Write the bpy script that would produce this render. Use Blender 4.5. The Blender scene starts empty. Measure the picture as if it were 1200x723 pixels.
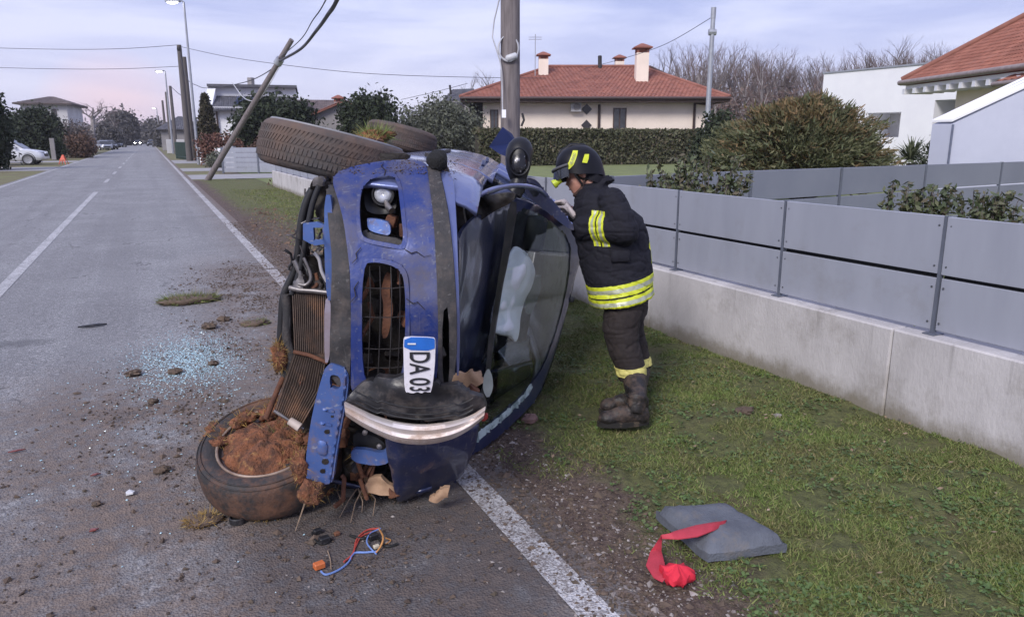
import bpy, bmesh, math, random
import numpy as np
from mathutils import Vector, Matrix, Euler
from mathutils.geometry import tessellate_polygon

random.seed(7)
RNG = np.random.default_rng(11)
S = bpy.context.scene
COL = S.collection
R_ = math.radians

# ------------------------------------------------------------------ camera
FPX, PCX, PCY = 870.0, 600.0, 361.5          # focal length and centre in photo pixels (1200 x 723)
VPX, VPY, EYE = 173.0, 163.0, 1.65           # vanishing point of the road, eye height
PITCH = math.atan((PCY - VPY) / FPX)
YAW = math.atan((PCX - VPX) / (FPX / math.cos(PITCH)))
cam_d = bpy.data.cameras.new('camera')
cam_d.sensor_width = 36.0
cam_d.sensor_fit = 'HORIZONTAL'
cam_d.lens = FPX / 1200.0 * 36.0
cam_d.clip_end = 4000
cam_d.clip_start = 0.05
cam = bpy.data.objects.new('camera', cam_d)
COL.objects.link(cam)
cam.location = (0, 0, EYE)
cam.rotation_euler = (math.pi / 2 - PITCH, 0, -YAW)
S.camera = cam

# ------------------------------------------------------------------ sky, sun, exposure
SUN_EL, SUN_AZ = R_(38), R_(232)             # low sun behind the camera, veiled by cloud (azimuth from +Y, clockwise)
world = bpy.data.worlds.new('World')
S.world = world
world.use_nodes = True
wn, wl = world.node_tree.nodes, world.node_tree.links
wn.clear()
w_out = wn.new('ShaderNodeOutputWorld')
w_sky = wn.new('ShaderNodeTexSky')
w_sky.sky_type = 'NISHITA'
w_sky.sun_disc = False
w_sky.sun_elevation = SUN_EL
w_sky.sun_rotation = SUN_AZ
w_bg1 = wn.new('ShaderNodeBackground')
wl.new(w_sky.outputs[0], w_bg1.inputs[0])
w_bg1.inputs[1].default_value = 0.08
w_tc = wn.new('ShaderNodeTexCoord')
w_map = wn.new('ShaderNodeMapping')
w_map.inputs['Scale'].default_value = (1.0, 1.0, 6.5)
wl.new(w_tc.outputs['Generated'], w_map.inputs[0])
w_n = wn.new('ShaderNodeTexNoise')
w_n.inputs['Scale'].default_value = 2.1
w_n.inputs['Detail'].default_value = 7
w_n.inputs['Roughness'].default_value = 0.55
w_n.inputs['Distortion'].default_value = 0.6
wl.new(w_map.outputs[0], w_n.inputs['Vector'])
w_cr = wn.new('ShaderNodeValToRGB')
e = w_cr.color_ramp.elements
e[0].position, e[0].color = 0.40, (0.375, 0.43, 0.76, 1)
e[1].position, e[1].color = 0.61, (0.69, 0.72, 0.98, 1)
wl.new(w_n.outputs[0], w_cr.inputs[0])
w_sep = wn.new('ShaderNodeSeparateXYZ')
wl.new(w_tc.outputs['Generated'], w_sep.inputs[0])
w_hr = wn.new('ShaderNodeValToRGB')           # paler band low over the whole horizon
h = w_hr.color_ramp.elements
h[0].position, h[0].color = 0.0, (1, 1, 1, 1)
h[1].position, h[1].color = 0.2, (0, 0, 0, 1)
wl.new(w_sep.outputs['Z'], w_hr.inputs[0])
w_m1 = wn.new('ShaderNodeMix')
w_m1.data_type = 'RGBA'
w_m1.inputs['B'].default_value = (0.72, 0.69, 0.85, 1)
w_f = wn.new('ShaderNodeMath'); w_f.operation = 'MULTIPLY'; w_f.inputs[1].default_value = 0.75
wl.new(w_hr.outputs[0], w_f.inputs[0])
wl.new(w_f.outputs[0], w_m1.inputs['Factor'])
wl.new(w_cr.outputs[0], w_m1.inputs['A'])
w_dot = wn.new('ShaderNodeVectorMath'); w_dot.operation = 'DOT_PRODUCT'      # pink dusk glow at the end of the road
w_dot.inputs[1].default_value = Vector((-0.03, 1.0, 0.015)).normalized()
wl.new(w_tc.outputs['Generated'], w_dot.inputs[0])
w_pk = wn.new('ShaderNodeValToRGB')
k = w_pk.color_ramp.elements
k[0].position, k[0].color = 0.9962, (0, 0, 0, 1)
k[1].position, k[1].color = 1.0, (1, 1, 1, 1)
wl.new(w_dot.outputs['Value'], w_pk.inputs[0])
w_pf = wn.new('ShaderNodeMath'); w_pf.operation = 'MULTIPLY'
wl.new(w_pk.outputs[0], w_pf.inputs[0]); wl.new(w_n.outputs[0], w_pf.inputs[1])
w_m2 = wn.new('ShaderNodeMix'); w_m2.data_type = 'RGBA'
w_m2.inputs['B'].default_value = (0.95, 0.60, 0.62, 1)
wl.new(w_pf.outputs[0], w_m2.inputs['Factor'])
wl.new(w_m1.outputs['Result'], w_m2.inputs['A'])
w_bg2 = wn.new('ShaderNodeBackground')
wl.new(w_m2.outputs['Result'], w_bg2.inputs[0])
w_bg2.inputs[1].default_value = 0.62
w_mix = wn.new('ShaderNodeMixShader')
w_mix.inputs[0].default_value = 0.9          # the cloud layer covers most of the clear sky
wl.new(w_bg1.outputs[0], w_mix.inputs[1])
wl.new(w_bg2.outputs[0], w_mix.inputs[2])
wl.new(w_mix.outputs[0], w_out.inputs[0])

sun_d = bpy.data.lights.new('sun', 'SUN')
sun_d.energy = 1.5
sun_d.angle = R_(20)
sun_d.color = (1.0, 0.95, 0.90)
sun = bpy.data.objects.new('sun', sun_d)
COL.objects.link(sun)
sdir = Vector((math.sin(SUN_AZ) * math.cos(SUN_EL), math.cos(SUN_AZ) * math.cos(SUN_EL), math.sin(SUN_EL)))
sun.rotation_euler = sdir.to_track_quat('Z', 'Y').to_euler()
sun.location = sdir * 50

S.view_settings.view_transform = 'Standard'
S.view_settings.look = 'None'
S.view_settings.gamma = 1.0
S.view_settings.exposure = 0.92
S.render.engine = 'CYCLES'
S.cycles.max_bounces = 8
S.cycles.transparent_max_bounces = 16
S.cycles.caustics_reflective = False
S.cycles.caustics_refractive = False

# ------------------------------------------------------------------ measuring helpers (photo survey -> metres)
V = Vector
ZUP = V((0, 0, 1))
FH = V((math.sin(YAW), math.cos(YAW), 0))     # horizontal view direction
RH = V((math.cos(YAW), -math.sin(YAW), 0))    # horizontal, to the right
FW = FH * math.cos(PITCH) - ZUP * math.sin(PITCH)
UPC = RH.cross(FW)
CAM = V((0, 0, EYE))
def ray(x, y):
    return FW + RH * ((x - PCX) / FPX) - UPC * ((y - PCY) / FPX)
def PX(x, y, w):
    return CAM + ray(x, y) * w
def UPZ(b, y):                                # height above a ground point that appears at photo row y
    return PV(PCX, y, b.dot(FH)).z
def GR(x, y, z=0.0):
    d = ray(x, y)
    return CAM + d * ((z - EYE) / d.z)
def PV(x, y, d):                              # on the upright plane a horizontal distance d ahead
    r = ray(x, y)
    return CAM + r * (d / r.dot(FH))

# ------------------------------------------------------------------ materials
MATS = {}
def mat(name, c1, c2=None, rough=0.7, metal=0.0, scale=8.0, detail=5.0, lo=0.35, hi=0.65, bump=0.0, bscale=None,
        coat=0.0, spec=0.5, island=None, dirt=None, dscale=6.0, dlo=0.5, dhi=0.62, stretch=None, rvar=0.0, scratch=None):
    if name in MATS:
        return MATS[name]
    m = bpy.data.materials.new(name)
    m.use_nodes = True
    n, l = m.node_tree.nodes, m.node_tree.links
    b = n['Principled BSDF']
    b.inputs['Roughness'].default_value = rough
    b.inputs['Metallic'].default_value = metal
    b.inputs['Specular IOR Level'].default_value = spec
    if coat:
        b.inputs['Coat Weight'].default_value = coat
        b.inputs['Coat Roughness'].default_value = 0.08
    tc = n.new('ShaderNodeTexCoord')
    vec = tc.outputs['Object']
    if stretch:
        mp = n.new('ShaderNodeMapping'); mp.inputs['Scale'].default_value = stretch
        l.new(vec, mp.inputs[0]); vec = mp.outputs[0]
    col = None
    c2 = c2 or tuple(min(1, x * 0.72) for x in c1)
    nz = n.new('ShaderNodeTexNoise'); nz.inputs['Scale'].default_value = scale; nz.inputs['Detail'].default_value = detail
    nz.inputs['Roughness'].default_value = 0.62
    l.new(vec, nz.inputs['Vector'])
    cr = n.new('ShaderNodeValToRGB')
    cr.color_ramp.elements[0].position = lo; cr.color_ramp.elements[0].color = (*c2, 1)
    cr.color_ramp.elements[1].position = hi; cr.color_ramp.elements[1].color = (*c1, 1)
    l.new(nz.outputs[0], cr.inputs[0])
    col = cr.outputs[0]
    if island:                                # every leaf / stone its own shade
        g = n.new('ShaderNodeNewGeometry')
        ir = n.new('ShaderNodeValToRGB')
        els = ir.color_ramp.elements
        while len(els) < len(island):
            els.new(0.5)
        for i, c in enumerate(island):
            els[i].position = i / (len(island) - 1); els[i].color = (*c, 1)
        l.new(g.outputs['Random Per Island'], ir.inputs[0])
        mx = n.new('ShaderNodeMix'); mx.data_type = 'RGBA'; mx.inputs['Factor'].default_value = 0.7
        l.new(col, mx.inputs['A']); l.new(ir.outputs[0], mx.inputs['B'])
        col = mx.outputs['Result']
    if dirt:
        dn = n.new('ShaderNodeTexNoise'); dn.inputs['Scale'].default_value = dscale; dn.inputs['Detail'].default_value = 8
        dn.inputs['Roughness'].default_value = 0.7
        l.new(tc.outputs['Object'], dn.inputs['Vector'])
        dr = n.new('ShaderNodeValToRGB')
        dr.color_ramp.elements[0].position = dlo; dr.color_ramp.elements[0].color = (0, 0, 0, 1)
        dr.color_ramp.elements[1].position = dhi; dr.color_ramp.elements[1].color = (1, 1, 1, 1)
        l.new(dn.outputs[0], dr.inputs[0])
        mx = n.new('ShaderNodeMix'); mx.data_type = 'RGBA'
        l.new(dr.outputs[0], mx.inputs['Factor'])
        l.new(col, mx.inputs['A']); mx.inputs['B'].default_value = (*dirt, 1)
        col = mx.outputs['Result']
        rm = n.new('ShaderNodeMapRange')
        rm.inputs['To Min'].default_value = rough; rm.inputs['To Max'].default_value = 0.9
        l.new(dr.outputs[0], rm.inputs[0]); l.new(rm.outputs[0], b.inputs['Roughness'])
        if coat:
            cm = n.new('ShaderNodeMapRange'); cm.inputs['To Min'].default_value = coat; cm.inputs['To Max'].default_value = 0.0
            l.new(dr.outputs[0], cm.inputs[0]); l.new(cm.outputs[0], b.inputs['Coat Weight'])
        if metal:
            cm = n.new('ShaderNodeMapRange'); cm.inputs['To Min'].default_value = metal; cm.inputs['To Max'].default_value = 0.0
            l.new(dr.outputs[0], cm.inputs[0]); l.new(cm.outputs[0], b.inputs['Metallic'])
    if scratch:                               # directional scrapes
        for st_ in ((70, 70, 3), (9, 90, 60)):
            sm_ = n.new('ShaderNodeMapping'); sm_.inputs['Scale'].default_value = st_; sm_.inputs['Rotation'].default_value = (0.3, 0.2, 0.5)
            l.new(tc.outputs['Object'], sm_.inputs[0])
            sn = n.new('ShaderNodeTexNoise'); sn.inputs['Scale'].default_value = 1.0; sn.inputs['Detail'].default_value = 4; l.new(sm_.outputs[0], sn.inputs['Vector'])
            sr = n.new('ShaderNodeMapRange'); sr.inputs['From Min'].default_value = 0.64; sr.inputs['From Max'].default_value = 0.70; sr.inputs['To Max'].default_value = 0.65; l.new(sn.outputs[0], sr.inputs[0])
            mx = n.new('ShaderNodeMix'); mx.data_type = 'RGBA'; l.new(sr.outputs[0], mx.inputs['Factor']); l.new(col, mx.inputs['A']); mx.inputs['B'].default_value = (*scratch, 1); col = mx.outputs['Result']
    elif rvar:
        rm = n.new('ShaderNodeMapRange')
        rm.inputs['To Min'].default_value = rough - rvar; rm.inputs['To Max'].default_value = rough + rvar
        l.new(nz.outputs[0], rm.inputs[0]); l.new(rm.outputs[0], b.inputs['Roughness'])
    l.new(col, b.inputs['Base Color'])
    if bump:
        bn = n.new('ShaderNodeTexNoise'); bn.inputs['Scale'].default_value = bscale or scale * 4; bn.inputs['Detail'].default_value = 4
        l.new(vec, bn.inputs['Vector'])
        bp = n.new('ShaderNodeBump'); bp.inputs['Strength'].default_value = bump; bp.inputs['Distance'].default_value = 0.02
        l.new(bn.outputs[0], bp.inputs['Height']); l.new(bp.outputs[0], b.inputs['Normal'])
    MATS[name] = m
    return m
def emit(name, c, s):
    m = bpy.data.materials.new(name); m.use_nodes = True
    b = m.node_tree.nodes['Principled BSDF']
    b.inputs['Base Color'].default_value = (*c, 1); b.inputs['Emission Color'].default_value = (*c, 1)
    b.inputs['Emission Strength'].default_value = s
    return m
def glass(name, tint, refl_ior=1.45, rough=0.02, haze=0.0, rmax=0.9):
    m = bpy.data.materials.new(name); m.use_nodes = True
    n, l = m.node_tree.nodes, m.node_tree.links
    n.clear()
    o = n.new('ShaderNodeOutputMaterial'); t = n.new('ShaderNodeBsdfTransparent'); t.inputs[0].default_value = (*tint, 1)
    g = n.new('ShaderNodeBsdfGlossy'); g.inputs['Roughness'].default_value = rough; g.inputs[0].default_value = (0.9, 0.95, 1, 1)
    lw = n.new('ShaderNodeLayerWeight'); lw.inputs[0].default_value = 0.5
    pw = n.new('ShaderNodeMath'); pw.operation = 'POWER'; pw.inputs[1].default_value = 4.0; l.new(lw.outputs['Facing'], pw.inputs[0])
    f = n.new('ShaderNodeMapRange'); f.inputs['To Min'].default_value = 0.05; f.inputs['To Max'].default_value = rmax; l.new(pw.outputs[0], f.inputs[0])
    mx = n.new('ShaderNodeMixShader'); l.new(f.outputs[0], mx.inputs[0]); l.new(t.outputs[0], mx.inputs[1]); l.new(g.outputs[0], mx.inputs[2])
    last = mx
    if haze:                                  # dust film on the pane
        d = n.new('ShaderNodeBsdfDiffuse'); d.inputs[0].default_value = (0.5, 0.52, 0.55, 1)
        nz = n.new('ShaderNodeTexNoise'); nz.inputs['Scale'].default_value = 9; nz.inputs['Detail'].default_value = 8
        tc = n.new('ShaderNodeTexCoord'); l.new(tc.outputs['Object'], nz.inputs['Vector'])
        mr = n.new('ShaderNodeMapRange'); mr.inputs['From Min'].default_value = 0.45; mr.inputs['From Max'].default_value = 0.8
        mr.inputs['To Max'].default_value = haze
        l.new(nz.outputs[0], mr.inputs[0])
        m2 = n.new('ShaderNodeMixShader'); l.new(mr.outputs[0], m2.inputs[0]); l.new(mx.outputs[0], m2.inputs[1]); l.new(d.outputs[0], m2.inputs[2])
        last = m2
    l.new(last.outputs[0], o.inputs[0])
    return m

# ------------------------------------------------------------------ mesh building
def frame(d, hint=ZUP):
    d = V(d).normalized()
    h = V(hint)
    if abs(d.dot(h.normalized())) > 0.98:
        h = V((1, 0, 0)) if abs(d.x) < 0.9 else V((0, 1, 0))
    a = h.cross(d).normalized()
    return a, d.cross(a).normalized(), d
class MB:
    def __init__(s):
        s.v = []; s.f = []; s.m = []
    def add(s, vs, fs, m=0):
        o = len(s.v)
        s.v.extend(tuple(x) for x in vs)
        s.f.extend(tuple(i + o for i in f) for f in fs)
        s.m.extend([m] * len(fs))
        return s
    def obox(s, c, ax, ay, az, m=0):          # half-axes as vectors
        c, ax, ay, az = V(c), V(ax), V(ay), V(az)
        vs = [c + ax * i + ay * j + az * k for k in (-1, 1) for j in (-1, 1) for i in (-1, 1)]
        return s.add(vs, [(0, 2, 3, 1), (4, 5, 7, 6), (0, 1, 5, 4), (2, 6, 7, 3), (0, 4, 6, 2), (1, 3, 7, 5)], m)
    def box(s, lo, hi, m=0):
        c = [(a + b) / 2 for a, b in zip(lo, hi)]; h = [(b - a) / 2 for a, b in zip(lo, hi)]
        return s.obox(c, (h[0], 0, 0), (0, h[1], 0), (0, 0, h[2]), m)
    def bbox(s, c, ax, ay, az, bev=0.15, m=0):  # box with chamfered edges (fraction of the smallest half-axis)
        c, ax, ay, az = V(c), V(ax), V(ay), V(az)
        k = min(ax.length, ay.length, az.length) * bev
        fx, fy, fz = 1 - k / ax.length, 1 - k / ay.length, 1 - k / az.length
        bm = bmesh.new(); vs = []
        for sx in (-1, 1):
            for sy in (-1, 1):
                for sz in (-1, 1):
                    for t in ((1, fy, fz), (fx, 1, fz), (fx, fy, 1)):
                        vs.append(bm.verts.new(c + ax * sx * t[0] + ay * sy * t[1] + az * sz * t[2]))
        r = bmesh.ops.convex_hull(bm, input=vs)
        bm.verts.index_update()
        s.add([v.co.copy() for v in bm.verts], [[v.index for v in f.verts] for f in bm.faces], m)
        bm.free(); return s
    def hull(s, pts, m=0):
        bm = bmesh.new()
        vs = [bm.verts.new(p) for p in pts]
        bmesh.ops.convex_hull(bm, input=vs)
        loose = [v for v in bm.verts if not v.link_faces]
        bmesh.ops.delete(bm, geom=loose, context='VERTS')
        bm.verts.index_update()
        s.add([v.co.copy() for v in bm.verts], [[v.index for v in f.verts] for f in bm.faces], m)
        bm.free(); return s
    def loft(s, rings, caps=True, closed=True, m=0):
        n = len(rings[0]); vs = [p for r in rings for p in r]; fs = []
        for i in range(len(rings) - 1):
            for j in range(n if closed else n - 1):
                a = i * n + j; b = i * n + (j + 1) % n
                fs.append((a, b, b + n, a + n))
        if caps and closed:
            fs.append(tuple(range(n - 1, -1, -1))); fs.append(tuple((len(rings) - 1) * n + j for j in range(n)))
        return s.add(vs, fs, m)
    def tube(s, pts, r, n=8, caps=True, m=0):
        pts = [V(p) for p in pts]
        rs = r if isinstance(r, (list, tuple)) else [r] * len(pts)
        rings = []; a = None
        for i, p in enumerate(pts):
            d = (pts[min(i + 1, len(pts) - 1)] - pts[max(i - 1, 0)])
            if d.length < 1e-9: d = V((0, 0, 1))
            d.normalize()
            if a is None: a, b, _ = frame(d)
            else:
                a = (a - d * a.dot(d))
                if a.length < 1e-6: a, b, _ = frame(d)
                a.normalize(); b = d.cross(a)
            rings.append([p + (a * math.cos(2 * math.pi * j / n) + b * math.sin(2 * math.pi * j / n)) * rs[i] for j in range(n)])
        return s.loft(rings, caps, True, m)
    def lathe(s, c, axis, prof, n=24, m=0, hint=ZUP, caps=False):   # prof: (along axis, radius)
        a, b, d = frame(axis, hint); c = V(c)
        rings = [[c + d * h + (a * math.cos(2 * math.pi * j / n) + b * math.sin(2 * math.pi * j / n)) * r for j in range(n)] for h, r in prof]
        return s.loft(rings, caps, True, m)
    def ball(s, c, ax, ay=None, az=None, n=10, m=0, jit=0.0):
        if not isinstance(ax, (tuple, Vector)): r = ax; ax, ay, az = V((r, 0, 0)), V((0, r, 0)), V((0, 0, r))
        c = V(c); k = n // 2; vs = [c + az]; fs = []
        for i in range(1, k):
            t = math.pi * i / k
            for j in range(n):
                q = 2 * math.pi * j / n
                d = ax * (math.sin(t) * math.cos(q)) + ay * (math.sin(t) * math.sin(q)) + az * math.cos(t)
                vs.append(c + d * (1 + jit * random.uniform(-1, 1)))
        vs.append(c - az)
        for j in range(n):
            fs.append((0, 1 + j, 1 + (j + 1) % n))
            fs.append((len(vs) - 1, 1 + (k - 2) * n + (j + 1) % n, 1 + (k - 2) * n + j))
        for i in range(k - 2):
            for j in range(n):
                a = 1 + i * n + j; b = 1 + i * n + (j + 1) % n
                fs.append((a, a + n, b + n, b))
        return s.add(vs, fs, m)
    def prism(s, poly, ext, m=0):
        poly = [V(p) for p in poly]; ext = V(ext); n = len(poly)
        tris = [tuple(t) for t in tessellate_polygon([poly])]
        vs = poly + [p + ext for p in poly]
        nrm = V((0, 0, 0))
        for i in range(n): nrm += poly[i].cross(poly[(i + 1) % n])
        fl = nrm.dot(ext) > 0
        fs = []
        for t in tris:
            a, b, c = t
            tn = (poly[b] - poly[a]).cross(poly[c] - poly[a])
            if tn.dot(ext) > 0: a, c = c, a
            fs.append((a, b, c)); fs.append((c + n, b + n, a + n))
        for i in range(n):
            j = (i + 1) % n
            fs.append((i, j, j + n, i + n) if fl else (j, i, i + n, j + n))
        return s.add(vs, fs, m)
    def build(s, name, mats, parent=None, smooth=None, loc=None):
        me = bpy.data.meshes.new(name)
        o = bpy.data.objects.new(name, me)
        off = V((0, 0, 0))
        if parent is not None: off = V(parent.get('_w', (0, 0, 0)))
        elif loc is not None: off = V(loc)
        vs = np.array([tuple(p) for p in s.v], dtype=np.float64) - np.array(off)
        me.from_pydata(vs.tolist(), [], s.f)
        for mm in (mats if isinstance(mats, (list, tuple)) else [mats]):
            me.materials.append(mm)
        if any(s.m): me.polygons.foreach_set('material_index', s.m)
        if smooth is not None:
            me.polygons.foreach_set('use_smooth', [True] * len(me.polygons))
            if smooth < 180: me.set_sharp_from_angle(angle=R_(smooth))
        me.update()
        COL.objects.link(o)
        if parent is not None:
            o.parent = parent; o['_w'] = tuple(off)
        elif loc is not None:
            o.location = loc; o['_w'] = tuple(off)
        return o
def fastmesh(name, verts, faces, mats, loc=None, parent=None, midx=None, smooth=False):   # numpy tri / quad soup
    me = bpy.data.meshes.new(name)
    verts = np.asarray(verts, np.float32); faces = np.asarray(faces, np.int32)
    off = np.array(parent.get('_w', (0, 0, 0)) if parent is not None else (loc if loc is not None else (0, 0, 0)), np.float32)
    verts = verts - off
    k = faces.shape[1]
    me.vertices.add(len(verts)); me.vertices.foreach_set('co', verts.ravel())
    me.loops.add(faces.size); me.loops.foreach_set('vertex_index', faces.ravel())
    me.polygons.add(len(faces)); me.polygons.foreach_set('loop_start', np.arange(0, faces.size, k, dtype=np.int32))
    if midx is not None: me.polygons.foreach_set('material_index', np.asarray(midx, np.int32))
    me.polygons.foreach_set('use_smooth', np.full(len(faces), smooth))
    for mm in (mats if isinstance(mats, (list, tuple)) else [mats]): me.materials.append(mm)
    me.update(calc_edges=True)
    o = bpy.data.objects.new(name, me); COL.objects.link(o)
    if parent is not None: o.parent = parent; o['_w'] = tuple(float(x) for x in off)
    elif loc is not None: o.location = loc; o['_w'] = tuple(float(x) for x in off)
    return o
def tag(o, label, cat, group=None, kind=None):
    o['label'] = label; o['category'] = cat
    if group: o['group'] = group
    if kind: o['kind'] = kind
    return o
def thing(name, loc, label, cat, group=None):
    o = bpy.data.objects.new(name, None); o.empty_display_size = 0.2
    COL.objects.link(o); o.location = loc; o['_w'] = tuple(loc)
    return tag(o, label, cat, group)
def structure(o):
    o['kind'] = 'structure'; return o
def stuff(o):
    o['kind'] = 'stuff'; return o
KIDS = {}
def copy_tree(o, parent=None):
    c = o.copy(); COL.objects.link(c)
    if parent is not None: c.parent = parent
    for ch in list(o.children): copy_tree(ch, c)
    return c
def cut_mesh_object(o):                        # apply modifiers into a plain mesh
    dg = bpy.context.evaluated_depsgraph_get()
    me = bpy.data.meshes.new_from_object(o.evaluated_get(dg))
    o.modifiers.clear(); o.data = me
    return o
def text_obj(txt, name, size, origin, xdir, ydir, depth, m, parent, bold=0.0, sx=1.0):
    cu = bpy.data.curves.new('lettering', 'FONT'); cu.body = txt; cu.size = 1.0; cu.extrude = 0.0; cu.offset = bold
    cu.align_x = 'CENTER'; cu.align_y = 'CENTER'
    t = bpy.data.objects.new('lettering', cu); COL.objects.link(t)
    dg = bpy.context.evaluated_depsgraph_get(); dg.update()
    me = bpy.data.meshes.new_from_object(t.evaluated_get(dg))
    bpy.data.objects.remove(t)
    off = V(parent.get('_w', (0, 0, 0)))
    X, Y = V(xdir).normalized(), V(ydir).normalized(); N = X.cross(Y)
    for v in me.vertices:
        v.co = V(origin) + X * v.co.x * size * sx + Y * v.co.y * size + N * depth - off
    me.materials.append(m)
    o = bpy.data.objects.new(name, me); COL.objects.link(o); o.parent = parent; o['_w'] = tuple(off)
    return o
from mathutils import noise as mn
def fbm(x, y, z=0.0, s=1.0, o=4):
    return mn.fractal(V((x * s, y * s, z)), 1.0, 2.0, o, noise_basis='PERLIN_ORIGINAL')

# ================================================================== GROUND, ROAD, VERGES
M_earth = mat('earth', (0.15, 0.14, 0.075), (0.10, 0.08, 0.05), 0.95, scale=0.35, detail=9, bump=0.5, bscale=18)
M_lawn = mat('lawn', (0.20, 0.23, 0.075), (0.13, 0.15, 0.06), 0.95, scale=1.2, detail=8, bump=0.5, bscale=40)
M_paint = None
def node_mat(name):
    m = bpy.data.materials.new(name); m.use_nodes = True
    return m, m.node_tree.nodes, m.node_tree.links
def noise_node(n, l, vec, scale, detail=6, rough=0.6):
    z = n.new('ShaderNodeTexNoise'); z.inputs['Scale'].default_value = scale; z.inputs['Detail'].default_value = detail
    z.inputs['Roughness'].default_value = rough
    l.new(vec, z.inputs['Vector']); return z.outputs[0]
def mrange(n, l, src, a, b, c=0.0, d=1.0, smooth=True):
    r = n.new('ShaderNodeMapRange'); r.interpolation_type = 'SMOOTHSTEP' if smooth else 'LINEAR'
    for k, v in zip(('From Min', 'From Max', 'To Min', 'To Max'), (a, b, c, d)): r.inputs[k].default_value = v
    l.new(src, r.inputs[0]); return r.outputs[0]
def mth(n, l, op, a, b=None):
    m = n.new('ShaderNodeMath'); m.operation = op
    for i, s in enumerate((a, b)):
        if s is None: continue
        if isinstance(s, (int, float)): m.inputs[i].default_value = s
        else: l.new(s, m.inputs[i])
    return m.outputs[0]
def mixc(n, l, f, a, b):
    m = n.new('ShaderNodeMix'); m.data_type = 'RGBA'
    if isinstance(f, (int, float)): m.inputs['Factor'].default_value = f
    else: l.new(f, m.inputs['Factor'])
    for k, s in (('A', a), ('B', b)):
        if isinstance(s, tuple): m.inputs[k].default_value = (*s, 1)
        else: l.new(s, m.inputs[k])
    return m.outputs['Result']
def asphalt(name, paint=False):
    m, n, l = node_mat(name)
    b = n['Principled BSDF']; tc = n.new('ShaderNodeTexCoord'); vec = tc.outputs['Object']
    sp = n.new('ShaderNodeSeparateXYZ'); l.new(vec, sp.inputs[0]); X, Y = sp.outputs[0], sp.outputs[1]
    big = noise_node(n, l, vec, 0.7, 8); fine = noise_node(n, l, vec, 85, 3); mid = noise_node(n, l, vec, 14, 6, 0.7)
    vo = n.new('ShaderNodeTexVoronoi'); vo.inputs['Scale'].default_value = 110; l.new(vec, vo.inputs['Vector'])
    base = mixc(n, l, mrange(n, l, big, 0.3, 0.7), (0.255, 0.255, 0.26), (0.345, 0.345, 0.35))
    base = mixc(n, l, mrange(n, l, fine, 0.42, 0.66, 0, 0.8), base, (0.10, 0.096, 0.10))
    base = mixc(n, l, mrange(n, l, vo.outputs['Distance'], 0.30, 0.05, 0, 0.55), base, (0.50, 0.48, 0.47))
    v2 = n.new('ShaderNodeTexVoronoi'); v2.inputs['Scale'].default_value = 62; l.new(vec, v2.inputs['Vector'])
    s2 = n.new('ShaderNodeSeparateColor'); l.new(v2.outputs['Color'], s2.inputs[0])
    base = mixc(n, l, mrange(n, l, s2.outputs[0], 0.80, 0.97, 0, 0.5), base, (0.52, 0.50, 0.49))
    base = mixc(n, l, mrange(n, l, s2.outputs[1], 0.70, 0.95, 0, 0.55), base, (0.095, 0.09, 0.093))
    mpt = n.new('ShaderNodeMapping'); mpt.inputs['Scale'].default_value = (1.6, 0.045, 1); l.new(vec, mpt.inputs[0])
    base = mixc(n, l, mrange(n, l, noise_node(n, l, mpt.outputs[0], 1.0, 5), 0.46, 0.62, 0, 0.32), base, (0.165, 0.16, 0.165))
    # dirt thrown over the lane and along the shoulder
    near = mth(n, l, 'MULTIPLY', mth(n, l, 'MAXIMUM', mth(n, l, 'MULTIPLY', mrange(n, l, X, -1.9, -0.3), mrange(n, l, Y, 6.6, 5.0)), mrange(n, l, X, 0.0, 0.8)), mrange(n, l, Y, 12.5, 9.0))
    shoulder = mth(n, l, 'MAXIMUM', mth(n, l, 'MULTIPLY', mrange(n, l, X, 0.6, 1.3), 0.5), mrange(n, l, X, 1.24, 1.42))
    amt = mth(n, l, 'MAXIMUM', mth(n, l, 'MULTIPLY', near, 0.95), shoulder)
    dn = noise_node(n, l, vec, 1.9, 9, 0.72)
    dm = mth(n, l, 'MULTIPLY', amt, mth(n, l, 'MAXIMUM', mrange(n, l, dn, 0.30, 0.54), mrange(n, l, X, 1.28, 1.45)))
    dirt = mixc(n, l, mrange(n, l, mid, 0.35, 0.65), (0.095, 0.066, 0.052), (0.215, 0.165, 0.135))
    col = mixc(n, l, mth(n, l, 'MULTIPLY', dm, mrange(n, l, mid, 0.3, 0.58, 0.45, 1.0)), base, dirt)
    # older patch seam across the road and dark repair strip
    px = mrange(n, l, mth(n, l, 'ABSOLUTE', mth(n, l, 'ADD', mth(n, l, 'ADD', Y, mth(n, l, 'MULTIPLY', X, 0.12)), mth(n, l, 'ADD', mth(n, l, 'MULTIPLY', mid, 0.25), -7.1))), 0.17, 0.05)
    pmask = mth(n, l, 'MULTIPLY', px, mrange(n, l, X, -0.75, -1.1))
    col = mixc(n, l, mth(n, l, 'MULTIPLY', pmask, 0.6), col, (0.10, 0.10, 0.105))
    cr = n.new('ShaderNodeTexVoronoi'); cr.feature = 'DISTANCE_TO_EDGE'; cr.inputs['Scale'].default_value = 0.55
    wob = n.new('ShaderNodeVectorMath'); wob.operation = 'ADD'; nz = n.new('ShaderNodeTexNoise'); nz.inputs['Scale'].default_value = 2.0; nz.inputs['Detail'].default_value = 6
    l.new(vec, nz.inputs['Vector']); l.new(vec, wob.inputs[0]); l.new(nz.outputs['Color'], wob.inputs[1]); l.new(wob.outputs[0], cr.inputs['Vector'])
    crk = mth(n, l, 'MULTIPLY', mrange(n, l, cr.outputs[0], 0.012, 0.004), mrange(n, l, big, 0.48, 0.6, 0, 0.7))
    col = mixc(n, l, crk, col, (0.06, 0.058, 0.06))
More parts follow.
